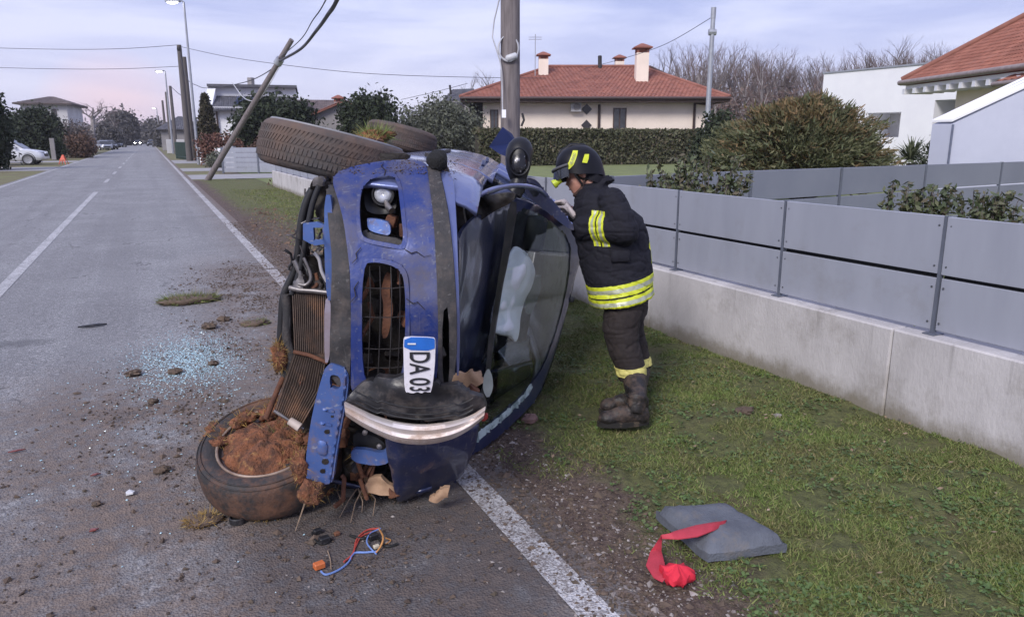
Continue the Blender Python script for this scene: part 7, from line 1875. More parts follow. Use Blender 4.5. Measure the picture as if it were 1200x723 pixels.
# roadside pole pair and lamps
def upole(x, yb, yt, w, r0, r1, m, label, lean=0.0, name='utility_pole'):
    b_ = PX(x, yb, w); b_.z = 0; h_ = UPZ(b_, yt)
    o = thing(name, (b_.x, b_.y, 0), label, 'pole')
    top = V((b_.x, b_.y, h_))
    MB().tube([b_, b_.lerp(top, .5), top], [r0, (r0 + r1) / 2, r1], 12).build('shaft', m, o, smooth=60)
    return o, top
pw = 57.0
o, t1 = upole(222.5, 188, 53, pw, .24, .16, M_pole2, 'tall dark utility pole paired with a brace beside the near street lamp', -13)
bb_ = PX(227, 188, pw + 1); bb_.z = 0
MB().tube([bb_, V((bb_.x, bb_.y, UPZ(bb_, 67)))], [.22, .15], 12).build('brace', M_pole2, o, smooth=60)
MB().tube([t1 - ZUP * .3 - RH * .1, t1 - ZUP * .3 + RH * .1], .22, 8).build('clamp', M_dark, o)
_, t2 = upole(202, 181, 108, 92.0, .24, .16, M_pole2, 'utility pole down the road, left of the pole with wires', -6.5)
_, t3 = upole(207.5, 184, 101, 80.0, .2, .14, M_pole2, 'slim dark utility pole behind the paired poles', -2.5)
_, t4 = upole(196, 175, 118, 125.0, .25, .16, M_pole2, 'small far utility pole beyond the second street lamp', -6)
_, t5 = upole(189, 172, 136, 165.0, .25, .16, M_pole2, 'smallest utility pole at the far end of the road', -2)
M_lamp = emit('lit_lamp', (1.0, 0.94, 0.84), 14.0)
def lamp_post(x, yb, xt, yt, w, arm_, label, r0=.10):
    b_ = PX(x, yb, w); b_.z = 0; top = V((b_.x, b_.y, UPZ(b_, yt)))
    o = thing('street_lamp', (b_.x, b_.y, 0), label, 'street lamp')
    MB().tube([b_, b_.lerp(top, .5), top], [r0, r0 * .8, r0 * .6], 10).build('mast', M_galv, o, smooth=60)
    e_ = top - RH * arm_ - FH * .2 + ZUP * .05
    MB().tube([top, top.lerp(e_, .4) + ZUP * .06, e_], [.05, .045, .04], 8).build('arm', M_galv, o, smooth=60)
    hd = MB(); hd.bbox(e_ - RH * .35, RH * .45, FH * .16, ZUP * .07, .4); hd.build('lamp_head', M_galv, o)
    MB().ball(e_ - RH * .38 - ZUP * .09, RH * .34, FH * .14, ZUP * .09, 12).build('lamp_bulb', M_lamp, o, smooth=60)
    return top
lamp_post(233, 194, 213.5, 3, 49.0, .25, 'nearest lit street lamp on a tall galvanised mast, left of the leaning pole')
lamp_post(203, 180, 193.5, 84, 85.0, .2, 'second lit street lamp further down the road', .12)
lamp_post(188, 171, 181.5, 127, 170.0, .2, 'third and smallest lit street lamp far down the road', .14)
# telegraph / lamp column right of the cream house
rw_ = 41.0; rb = PX(829, 140, rw_); rb.z = 0; rt = V((rb.x, rb.y, UPZ(rb, 15)))
rl_ = thing('street_lamp', (rb.x, rb.y, 0), 'unlit galvanised column right of the cream house', 'street lamp')
MB().tube([rb, rb.lerp(rt, .97) , rt], [.15, .12, .11], 12).build('mast', M_galv, rl_, smooth=60)
MB().tube([rb + RH * .22, rb.lerp(rt, .3) + RH * .22], .07, 8).build('conduit', M_galv, rl_, smooth=60)
MB().tube([rt - ZUP * .3, rt + ZUP * .25], .14, 10).build('cap', M_galv, rl_, smooth=60)
MB().tube([rt - ZUP * 1.0 - RH * .2, rt - ZUP * 1.0 + RH * .2], .17, 8).build('junction_box', M_galv, rl_, smooth=40)
# long cables
cable([PX(-60, 55, 60), PX(60, 58, 58), PX(140, 57.5, 57), t1], .020, M_cable, 'upper cable crossing the sky over the road to the paired poles')
cable([PX(-60, 78, 62), PX(60, 81, 60), PX(140, 81, 58), PX(211, 78, pw)], .020, M_cable, 'lower cable crossing the sky over the road to the paired poles')
cable([t1 - ZUP * .1, PX(262, 66, 52), PX(322, 75, 46), PX(400, 84, 44), PX(470, 88.5, 44), PX(560, 91, 47), PX(640, 92, 52)], .018, M_cable, 'long thin cable running from the paired poles behind the leaning pole')
cable([t1 - ZUP * .5, PX(219, 92, 54), PX(232, 101, 50), PX(243, 103.5, 47), PX(264, 101.5, 43), PX(289, 96, 39), PX(306, 89, 36), hub - ZUP * .1], .022, M_cable, 'slack cable drooping between the paired poles and the leaning pole')
cable([PX(272, 97, 40), PX(283, 112, 38), PX(292, 118, 36), PX(303, 117, 35), PX(312, 105, hw_), hub - ZUP * .2], .022, M_wcable, 'loose white cable loop hanging below the leaning pole')
cable([PX(684, 81, 60), PX(730, 69, 50), PX(780, 52, 44), rt - ZUP * .2], .016, M_cable, 'thin cable from the house roof up to the galvanised column')
cable([PX(470, 117, 70), PX(510, 108, 64), PX(548, 98, 60)], .02, M_cable, 'short faint cable above the grey olive hedge')
cable([t3, PX(213, 112, 66), PX(216, 100, 60), t1 - ZUP * 1.8], .03, M_cable, 'drooping cable between the slim pole and the paired poles')
# ================================================================== TREES, HEDGES, SHRUBS
def leaf_soup(C, n, size, spread, normal_up=0.0, ratio=0.5):
    """n leaves gaussian-spread around each row of C"""
    P_ = np.repeat(C, n, 0) + RNG.normal(size=(len(C) * n, 3)) * spread
    N_ = len(P_); a = RNG.normal(size=(N_, 3)); a[:, 2] *= (1 - normal_up); a /= np.linalg.norm(a, axis=1)[:, None]
    b = np.cross(a, RNG.normal(size=(N_, 3))); b /= np.linalg.norm(b, axis=1)[:, None]
    s_ = size * RNG.uniform(0.6, 1.35, (N_, 1))
    v = np.stack([P_ - a * s_, P_ - b * s_ * ratio, P_ + a * s_, P_ + b * s_ * ratio], 1).reshape(-1, 3)
    return v, np.arange(4 * N_).reshape(-1, 4)
def crown_points(n, rx, ry, rz, lump=0.25, freq=1.6, shell=0.55, seed=0.0, bottom=-1.0):
    d = RNG.normal(size=(n * 2, 3)); d /= np.linalg.norm(d, axis=1)[:, None]; d = d[d[:, 2] > bottom][:n]
    k_ = np.array([1 + lump * mn.fractal(V(p * freq) + V((seed, 0, 0)), 1, 2, 3) for p in d])
    r = RNG.uniform(shell, 1.0, len(d)) * k_
    return d * r[:, None] * np.array([rx, ry, rz])
def greens(name, cols, rough=0.7):
    return mat(name, cols[len(cols) // 2], cols[0], rough, 0, 2.5, island=cols, spec=0.25)
G_dark = greens('dark_evergreen_leaf', [(0.022, 0.030, 0.018), (0.035, 0.048, 0.026), (0.055, 0.068, 0.036)])
G_olive = greens('grey_olive_leaf', [(0.075, 0.085, 0.062), (0.115, 0.125, 0.09), (0.16, 0.165, 0.13)])
G_hedge = greens('clipped_hedge_leaf', [(0.060, 0.065, 0.034), (0.085, 0.092, 0.048), (0.11, 0.11, 0.062), (0.14, 0.105, 0.075)])
G_bronze = greens('bronze_conifer_leaf', [(0.075, 0.080, 0.040), (0.13, 0.12, 0.058), (0.23, 0.145, 0.075), (0.10, 0.11, 0.055), (0.28, 0.18, 0.09)])
G_conif = greens('green_conifer_leaf', [(0.055, 0.068, 0.038), (0.095, 0.115, 0.058), (0.15, 0.155, 0.078), (0.19, 0.175, 0.095)])
G_shrub = greens('glossy_shrub_leaf', [(0.050, 0.070, 0.038), (0.085, 0.11, 0.055), (0.13, 0.14, 0.075), (0.11, 0.075, 0.055)], 0.45)
G_brown = greens('brown_winter_leaf', [(0.07, 0.045, 0.035), (0.12, 0.075, 0.055), (0.17, 0.10, 0.07)])
G_red = greens('reddish_shrub_leaf', [(0.10, 0.05, 0.04), (0.17, 0.08, 0.06), (0.13, 0.08, 0.055)])
G_far = greens('far_wood_leaf', [(0.065, 0.062, 0.060), (0.095, 0.09, 0.085), (0.12, 0.11, 0.10)])
M_bark = mat('grey_bark', (0.17, 0.145, 0.135), (0.10, 0.085, 0.08), 0.95, 0, 3)
M_barkp = mat('pale_bark', (0.36, 0.33, 0.32), (0.22, 0.195, 0.19), 0.95, 0, 2.5)
M_twig = mat('bare_twig', (0.17, 0.118, 0.105), (0.11, 0.078, 0.072), 0.95, 0, 2)
M_twig2 = mat('grey_twig', (0.19, 0.16, 0.155), (0.12, 0.10, 0.10), 0.95, 0, 2)
def P0(x, y, w):
    p = PX(x, y, w); return V((p.x, p.y, 0))
def bush(x, yt, w, wid, label, leaf_m, cat='bush', name='bush', n=420, per=22, size=0.07, lump=0.3, freq=1.7, seed=0.0, depth=None, z0=0.0, trunk=True, rzk=1.0, spread=0.16, shell=0.55):
    """rounded crown whose top reaches photo row yt and whose width is wid pixels"""
    b_ = P0(x, 160, w); zt_ = PX(x, yt, w).z; rx = wid / 2 * w / FPX; ry = (depth or wid * .8) / 2 * w / FPX
    rz = (zt_ - z0) / 2 * 1.02 * rzk; c = V((0, 0, z0 + (zt_ - z0) / 2))
    t = thing(name, tuple(b_), label, cat)
    pts = crown_points(n, rx, ry, rz, lump, freq, shell, seed)
    R3 = np.array([list(RH), list(FH), [0, 0, 1]])
    C = pts @ R3 + np.array(b_ + c); C = C[C[:, 2] > 0.05]
    v, f = leaf_soup(C, per, size, spread)
    fastmesh('crown', v, f, leaf_m, parent=t)
    if trunk:
        mb = MB()
        for i in range(6):
            e_ = b_ + c + RH * rx * random.uniform(-.6, .6) + FH * ry * random.uniform(-.6, .6) + ZUP * rz * random.uniform(0, .6)
            m_ = b_.lerp(e_, .5) + RH * random.uniform(-.15, .15); mb.tube([b_ + RH * random.uniform(-.1, .1), m_, e_], [rx * .07, rx * .045, rx * .015], 6)
        mb.build('trunk', M_bark, t, smooth=60)
    return t
def box_hedge(A, B_, h, dep, label, leaf_m, n=9000, size=0.10, name='hedge'):
    A, B_ = V(A), V(B_); d = B_ - A; L_ = d.length; d.normalize(); nn = V((-d.y, d.x, 0))
    if nn.dot(FH) < 0: nn = -nn
    t = thing(name, tuple((A + B_) / 2), label, 'hedge')
    mid = (A + B_) / 2
    mb = MB(); mb.obox(mid + nn * dep * .5 + ZUP * h * .48, d * (L_ * .5 - .15), nn * (dep * .5 - .12), ZUP * (h * .48 - .1)); mb.build('inner_growth', mat('hedge_inside', (0.035, 0.04, 0.022), (0.05, 0.035, 0.025), 0.95, 0, 6), t)
    u = RNG.uniform(0, L_, n); which = RNG.uniform(0, 1, n); vv = RNG.uniform(0, 1, n)
    y = np.where(which < .62, RNG.normal(0.03, .06, n), vv * dep); z = np.where(which < .62, vv * h, h + RNG.normal(0, .05, n))
    P_ = np.array(A) + u[:, None] * np.array(d) + y[:, None] * np.array(nn) + np.stack([np.zeros(n), np.zeros(n), z], 1)
    v, f = leaf_soup(P_, 2, size, .05)
    fastmesh('foliage', v, f, leaf_m, parent=t); return t
# clipped hedge in front of the cream house
hA, hB = GR(600, 194.5), GR(872, 191.0)
hh = PX(730, 154.5, Wd(GR(730, 193))).z
box_hedge(hA - (hB - hA) * .12, hB, hh, 1.6, 'long clipped hedge in front of the cream house', G_hedge, 16000, 0.13)
# big conifer mounds
def conifer_mound(x, yt, w, wid, label, m, nb, size, seed, dens=26, depth=None):
    b_ = P0(x, 160, w); zt_ = PX(x, yt, w).z; rx = wid / 2 * w / FPX; ry = (depth or wid * .7) / 2 * w / FPX
    t = thing('conifer_bush', tuple(b_), label, 'bush')
    mb = MB(); rs = np.random.default_rng(seed); VS, FS, MI = [], [], []; off_ = 0
    for i in range(nb):
        a = rs.uniform(0, 2 * np.pi); el = rs.uniform(0.02, 1.0) ** .75; ln = rs.uniform(.80, 1.03)
        tip = np.array([rx * np.cos(a) * np.cos(el * 1.45), ry * np.sin(a) * np.cos(el * 1.45), 0.25 + (zt_ - .25) * np.sin(el * 1.5) ** .9]) * np.array([ln, ln, ln * rs.uniform(.93, 1.03)])
        st = np.array([0, 0, .2 + tip[2] * .35]); 
        W_ = lambda q: np.array(b_) + q[0] * np.array(RH) + q[1] * np.array(FH) + np.array([0, 0, q[2]])
        ts = np.linspace(.35, 1, 9)[:, None]; spine = st + (tip - st) * ts; spine[:, 2] -= .25 * (1 - (2 * ts[:, 0] - 1) ** 2) * .4
        P_ = np.array([W_(q) for q in spine]); dr = P_[-1] - P_[0]; dr /= np.linalg.norm(dr)
        pts = np.repeat(P_, dens // 3, 0) + rs.normal(size=(9 * (dens // 3), 3)) * np.array([.10, .10, .05]) * (w / 20)
        n_ = len(pts); fw = dr + rs.normal(size=(n_, 3)) * .45; fw /= np.linalg.norm(fw, axis=1)[:, None]
        sd = np.cross(fw, rs.normal(size=(n_, 3))); sd /= np.linalg.norm(sd, axis=1)[:, None]
        s_ = size * rs.uniform(.6, 1.4, (n_, 1)); v = np.stack([pts - sd * s_ * .16, pts + sd * s_ * .16, pts + fw * s_ + sd * s_ * .05, pts + fw * s_ - sd * s_ * .05], 1).reshape(-1, 3)
        VS.append(v); FS.append(np.arange(4 * n_).reshape(-1, 4) + off_); off_ += 4 * n_; MI.append(np.full(n_, 1 if rs.uniform() < el ** 1.2 * .85 + .05 else 0))
        if i % 6 == 0: mb.tube([W_(st * np.array([1, 1, .2])), W_((st + tip) / 2), W_(tip * .93)], [.05, .035, .012], 5)
    fastmesh('foliage', np.vstack(VS), np.vstack(FS), m, parent=t, midx=np.concatenate(MI) if isinstance(m, tuple) else None); stuff(mb.build('branches', M_bark, t))
    return t
conifer_mound(942, 118, 19.0, 222, 'wide bronze and green conifer bush behind the second fence', (G_conif, G_bronze), 620, 0.12, 3, 60)
conifer_mound(868, 146, 24.0, 95, 'dark green conifer bush at the left end of the bronze bush', G_conif, 220, 0.13, 5, 42)
bush(845, 138, 30.0, 60, 'dense dark green shrub at the right end of the clipped hedge', G_dark, n=260, per=20, size=.10, seed=4)
# palm-like yucca next to the white building
def yucca(x, yt, w, label, n=150, seed=0):
    b_ = P0(x, 160, w); zt_ = PX(x, yt, w).z; t = thing('yucca', tuple(b_), label, 'plant'); rs = np.random.default_rng(seed); VS = []
    c = np.array(b_) + np.array([0, 0, zt_ - .75])
    for i in range(n):
        a = rs.uniform(0, 6.28); el = rs.uniform(-.35, 1.5); L_ = rs.uniform(.55, .85); d = np.array([np.cos(a) * np.cos(el), np.sin(a) * np.cos(el), np.sin(el)])
        s_ = np.cross(d, [0, 0, 1.0]); s_ /= np.linalg.norm(s_) + 1e-9; m_ = c + d * L_ * .6; e_ = c + d * L_ - np.array([0, 0, .12])
        VS.append(np.stack([c - s_ * .012, c + s_ * .012, m_ + s_ * .02, m_ - s_ * .02])); VS.append(np.stack([m_ - s_ * .02, m_ + s_ * .02, e_ + s_ * .002, e_ - s_ * .002]))
    v = np.concatenate(VS); fastmesh('leaves', v, np.arange(len(v)).reshape(-1, 4), greens('yucca_leaf', [(0.06, 0.08, 0.05), (0.12, 0.14, 0.08), (0.22, 0.24, 0.14)]), parent=t)
    MB().tube([b_, b_ + ZUP * (zt_ - .8)], [.12, .09], 8).build('stem', M_bark, t)
yucca(1070, 155, 19.5, 'spiky pale green yucca between the conifer bush and the lilac wall', 190, 1)
bush(1098, 166, 20.5, 34, 'small dark shrub right of the yucca', G_dark, n=120, per=16, size=.05, seed=9)
# leafy shrubs between the two fences
def twig_shrub(x, y_base_z, yt, w, wid, label, m, n_st=26, per=26, size=.022, seed=1):
    b_ = P0(x, 200, w); zt_ = PX(x, yt, w).z; t = thing('shrub', tuple(b_), label, 'shrub'); rs = np.random.default_rng(seed); mb = MB(); VS = []; rx = wid / 2 * w / FPX
    for i in range(n_st):
        tip = b_ + RH * float(rs.uniform(-1, 1)) * rx + FH * float(rs.uniform(-.6, .6)) * rx + ZUP * (y_base_z + (zt_ - y_base_z) * float(rs.uniform(.45, 1.0)))
        st = b_ + RH * float(rs.uniform(-.3, .3)) * rx; mid = st.lerp(tip, .55) + ZUP * .06
        mb.tube([st, mid, tip], [.012, .008, .003], 5)
        ts = rs.uniform(.5, 1.0, per); P_ = np.array([list((st.lerp(mid, q / .55) if q < .55 else mid.lerp(tip, (q - .55) / .45))) for q in ts]) + rs.normal(size=(per, 3)) * .022
        VS.append(P_)
    v, f = leaf_soup(np.vstack(VS), 1, size, .004, ratio=.45)
    fastmesh('leaves', v, f, m, parent=t); stuff(mb.build('stems', M_bark, t))
twig_shrub(826, .2, 178, 6.9, 112, 'loose twiggy shrub between the two fences, right of the firefighter', G_shrub, 90, 70, .034, 1)
twig_shrub(778, .2, 194, 7.1, 44, 'low twiggy shrub left of the loose shrub between the fences', G_shrub, 40, 50, .032, 8)
twig_shrub(1052, .2, 208, 6.9, 44, 'upright leafy shrub sprig at left of the row behind the near fence', G_shrub, 22, 60, .034, 2)
twig_shrub(1092, .2, 213, 6.8, 50, 'rounded leafy shrub sprig in the middle of the row behind the near fence', G_shrub, 28, 60, .034, 3)
twig_shrub(1160, .2, 224, 6.5, 66, 'leafy shrub sprig with a pale stem right of the middle, behind the near fence', G_shrub, 34, 60, .034, 4)
twig_shrub(1196, .2, 238, 6.2, 70, 'low dark shrub at the right end of the row behind the near fence', G_shrub, 40, 60, .036, 6)
# left-centre group
def cypress(x, yt, w, wid, label):
    b_ = P0(x, 160, w); h_ = PX(x, yt, w).z; r_ = wid / 2 * w / FPX; t = thing('cypress', tuple(b_), label, 'tree')
    z = RNG.uniform(0, 1, 900); a = RNG.uniform(0, 6.28, 900); rr = r_ * (1 - z) ** .8 * (1 + .12 * np.sin(a * 5 + z * 20)) * RNG.uniform(.7, 1, 900)
    C = np.array(b_) + np.stack([np.cos(a) * rr, np.sin(a) * rr, .3 + z * (h_ - .3)], 1); v, f = leaf_soup(C, 14, .12, .10); fastmesh('crown', v, f, greens('brown_cypress_leaf', [(0.035, 0.035, 0.02), (0.06, 0.055, 0.032), (0.085, 0.065, 0.042)]), parent=t)
    MB().tube([b_, b_ + ZUP * h_ * .9], [.2, .03], 8).build('trunk', M_bark, t)
cypress(244, 113, 56, 31, 'dark pointed cypress just left of the white stepped house')
bush(322, 117, 52, 96, 'wide dark round evergreen tree behind the leaning pole', G_dark, 'tree', 'evergreen_tree', 620, 24, .16, .35, 2.0, 2.0, spread=.3)
bush(432, 110, 48, 62, 'dark evergreen tree right of the grey gable', G_dark, 'tree', 'evergreen_tree', 420, 24, .14, .3, 1.8, 7.0, spread=.26)
bush(512, 122, 52, 108, 'wide grey-green olive bush left of the cream house', G_olive, 'bush', 'bush', 700, 22, .12, .22, 2.6, 5.0, spread=.3)
bush(258, 158, 47, 56, 'reddish brown shrub under the cypress', G_red, n=260, per=18, size=.10, seed=3.3)
bush(318, 165, 48, 80, 'brown shrub hedge above the grey boundary fence', G_brown, n=320, per=18, size=.10, seed=6.1)
bush(255, 181, 44, 26, 'small grey shrub at the foot of the railing fence', G_olive, n=120, per=16, size=.08, seed=1.1)
# tussocks along the wall end and left verge
bush(330, 216, 26.5, 44, 'dark low weeds at the far end of the concrete wall', G_brown, 'weeds', 'weeds', 200, 14, .05, .3, 2, 2.7, trunk=False, spread=.08)
# left side of the road
bush(-17, 108, 40, 40, 'tall dark evergreen at the left edge, hiding the tail of the white car', G_dark, 'tree', 'evergreen_tree', 520, 24, .13, .25, 1.7, 8.0, depth=60, spread=.22)
bush(40, 128, 66, 62, 'dark evergreen tree behind the white car', G_dark, 'tree', 'evergreen_tree', 420, 24, .16, .3, 1.9, 3.0, spread=.3)
bush(85, 146, 80, 44, 'grey-brown bare bush in front of the tall pale house', greens('grey_twiggy_leaf', [(0.10, 0.085, 0.085), (0.15, 0.13, 0.125), (0.19, 0.165, 0.16)]), n=320, per=20, size=.12, seed=12.0, spread=.35)
bush(92, 160, 66, 34, 'brown trimmed bush beside the road marker', G_brown, n=260, per=18, size=.11, seed=14.0, spread=.25)
bush(66, 165, 60, 14, 'narrow dark bush beside the gate post', G_dark, n=130, per=18, size=.09, seed=15.0)
gp = GR(73, 189); o = MB().bbox((gp.x - .9, gp.y + 4, .85), (.16, 0, 0), (0, .16, 0), (0, 0, .85), .1).build('gate_post', M_greywall, loc=(gp.x - .9, gp.y + 4, 0)); tag(o, 'grey gate post behind the road marker', 'post')
bush(124, 150, 150, 28, 'dark tree row far down the left side of the road', G_far, 'tree', 'tree', 260, 18, .35, .3, 2, 21.0, spread=.8)
bush(143, 134, 190, 32, 'tall hazy tree at the far left of the road end', G_far, 'tree', 'tree', 360, 20, .45, .3, 2, 22.0, spread=.9)
bush(154, 148, 240, 26, 'hazy round tree left of the approaching headlights', G_far, 'tree', 'tree', 260, 18, .5, .3, 2, 23.0, spread=1.0)
bush(181, 144, 230, 24, 'hazy tree right of the road end behind the far poles', G_far, 'tree', 'tree', 260, 18, .5, .3, 2, 24.0, spread=1.0)
bush(196, 152, 150, 22, 'hazy bush beneath the far utility poles', G_far, 'bush', 'bush', 220, 18, .3, .3, 2, 25.0, spread=.7)
bush(173, 155, 420, 40, 'pale line of trees closing the end of the road', G_far, 'tree', 'tree', 300, 18, 1.0, .3, 2, 26.0, spread=2.0)
# ---- bare winter trees
def bare_tree_mesh(seed, h=14.0, spread=.35, levels=5, thick=1.0):
    rs = random.Random(seed); mb = MB(); tw = []
    def grow(p, d, L_, r, lv):
        n_ = 3 if lv < 2 else 2; pts = [p]; rr = [r]
        for i in range(n_):
            d = (d + V((rs.uniform(-1, 1), rs.uniform(-1, 1), rs.uniform(-.2, .5))) * (.045 if lv == 0 else .13)).normalized(); p = p + d * (L_ / n_); pts.append(p); rr.append(r * (1 - .45 * (i + 1) / n_))
        mb.tube(pts, rr, 6 if lv == 0 else (4 if lv < 3 else 3), caps=False, m=0 if lv < 2 else 1)
        if lv >= levels: return
        k_ = rs.choice([3, 4, 4]) if lv else rs.choice([6, 7, 8])
        for i in range(k_):
            t_ = rs.uniform(.30, 1.0) if lv == 0 else rs.uniform(.25, 1.0)
            i0 = min(n_ - 1, int(t_ * n_)); q = pts[i0].lerp(pts[i0 + 1], t_ * n_ - i0)
            a_, b_, c_ = frame(d); th = rs.uniform(0, 6.28); an = rs.uniform(.35, .8) * (spread / .35)
            nd = (d * math.cos(an) + (a_ * math.cos(th) + b_ * math.sin(th)) * math.sin(an) + ZUP * .15).normalized()
            grow(q, nd, L_ * rs.uniform(.42, .62) * (1.0 if lv else .72), rr[i0] * rs.uniform(.42, .6), lv + 1)
    grow(V((0, 0, 0)), V((0, 0, 1)), h * .80, h * .0190 * thick, 0)
    return mb
protos = []
for s_ in range(7):
    mb = bare_tree_mesh(40 + s_, 15.0, .27 + .03 * (s_ % 3), 4) if s_ < 6 else bare_tree_mesh(77, 15.0, .46, 4, 2.0)
    t = thing('bare_tree', (0, 0, -100), 'bare tree', 'tree', 'x')
    sp = MB(); sp.v, sp.f, sp.m = mb.v, mb.f, mb.m
    tr = MB(); br = MB()
    for f, m_ in zip(mb.f, mb.m): (tr if m_ == 0 else br).f.append(f)
    def compact(dst):
        idx = sorted({i for f in dst.f for i in f}); mp = {o_: n_ for n_, o_ in enumerate(idx)}; dst.v = [mb.v[i] for i in idx]; dst.f = [tuple(mp[i] for i in f) for f in dst.f]; dst.m = [0] * len(dst.f)
    compact(tr); compact(br)
    for nm, bld, mm in (('trunk', tr, M_barkp if s_ % 3 == 0 else M_bark), ('branches', br, M_twig if s_ % 2 else M_twig2)):
        me = bpy.data.meshes.new(nm); me.from_pydata(bld.v, [], bld.f); me.materials.append(mm); oo = bpy.data.objects.new(nm, me); COL.objects.link(oo); oo.parent = t; stuff(oo) if nm == 'branches' else None
    t['top'] = max(v[2] for v in mb.v); protos.append(t)
rs = random.Random(5); cnt = 0
def place_tree(x, w, ytop, label=None, grp=1, k_=None):
    global cnt
    k_ = k_ if k_ is not None else rs.randrange(6); pr = protos[k_]; b_ = P0(x, 160, w); h_ = PX(x, ytop, w).z
    o = pr if 'used' not in pr else copy_tree(pr)
    pr['used'] = 1
    if 'used' in o: pass
    o.location = b_; s_ = h_ / pr['top']; o.scale = (s_, s_, s_); o.rotation_euler = (0, 0, rs.uniform(0, 6.28))
    o['label'] = label or ('pale-trunked bare tree of the wood beyond the red roof' if k_ % 3 == 0 else 'dark-trunked bare tree of the wood beyond the red roof')
    if grp: grp = 'pale-trunked trees of the wood' if k_ % 3 == 0 else 'dark-trunked trees of the wood'
    if grp: o['group'] = grp
    elif 'group' in o: del o['group']
    cnt += 1
for i in range(130):
    x = 768 + (1150 - 768) * (i + rs.uniform(-.5, .5)) / 130
    w = rs.uniform(85, 150)
    yt = 62 + 10 * math.sin(x * .021) + rs.uniform(-9, 14) + max(0, (x - 1080) * .12) + max(0, (800 - x) * .5)
    place_tree(x, w, yt)
place_tree(1040, 80, 43, 'tallest bare tree of the wood, above the white flat building', None, 1)
place_tree(1012, 82, 50, 'broad bare tree just left of the tallest one above the white building', None, 2)
for x_, w_, y_ in ((1000, 84, 58), (1022, 86, 50), (1033, 90, 46), (1052, 84, 48), (1062, 92, 55), (1078, 96, 60), (1100, 92, 60), (975, 88, 64), (962, 90, 60), (968, 84, 70), (983, 95, 58), (991, 90, 66), (1008, 98, 54), (1015, 88, 62), (1028, 95, 58), (1045, 92, 55), (1057, 88, 60), (1068, 90, 52), (1086, 94, 57), (1092, 88, 64), (1106, 95, 52), (950, 92, 62)): place_tree(x_, w_, y_)
place_tree(890, 78, 57, 'reddish dense bare tree above the bronze conifer bush', None, 3)
place_tree(575, 95, 78, 'bare tree behind the left end of the red hipped roof', None, 4)
place_tree(548, 100, 86, 'smaller bare tree left of the upright pole', None, 0)
place_tree(108, 95, 114, 'bare round tree on the left of the road by the tall pale house', None, 6)
wide_ = [o_ for o_ in bpy.data.objects if o_.get('label') == 'bare round tree on the left of the road by the tall pale house'][0]; wide_.scale.x *= 1.7; wide_.scale.y *= 1.7
place_tree(136, 150, 128, 'thin bare tree beyond the parked cars on the left', None, 3)
for o_ in list(bpy.data.objects):
    if 'top' in o_: del o_['top']
for o_ in list(bpy.data.objects):
    if 'used' in o_: del o_['used']
# undergrowth of the wood: one mass behind the hedge
nn_ = 3600
xs_ = RNG.uniform(700, 1180, nn_); ws_ = RNG.uniform(80, 155, nn_); C = []
for x_, w_, u in zip(xs_, ws_, RNG.uniform(0, 1, nn_)):
    p = P0(x_, 160, w_); C.append((p.x, p.y, 0.2 + u ** 1.2 * 6.5))
v, f = leaf_soup(np.array(C), 12, .32, .75, ratio=.3)
stuff(fastmesh('undergrowth', v, f, greens('brush', [(0.095, 0.065, 0.06), (0.14, 0.10, 0.09), (0.18, 0.12, 0.10), (0.12, 0.105, 0.085)])))
# distant wood closing the horizon
C = []
for i in range(5200):
    a = random.uniform(-75, 75); r_ = random.uniform(480, 620); d = FH * math.cos(R_(a)) + RH * math.sin(R_(a)); p = d * r_
    if abs(p.x + 1.7) < 30: continue
    C.append((p.x, p.y, random.random() ** 1.4 * (9 + 4 * mn.noise(V((p.x * .01, p.y * .01, 0))))))
v, f = leaf_soup(np.array(C), 8, 1.5, 2.2)
stuff(fastmesh('distant_wood', v, f, G_far))

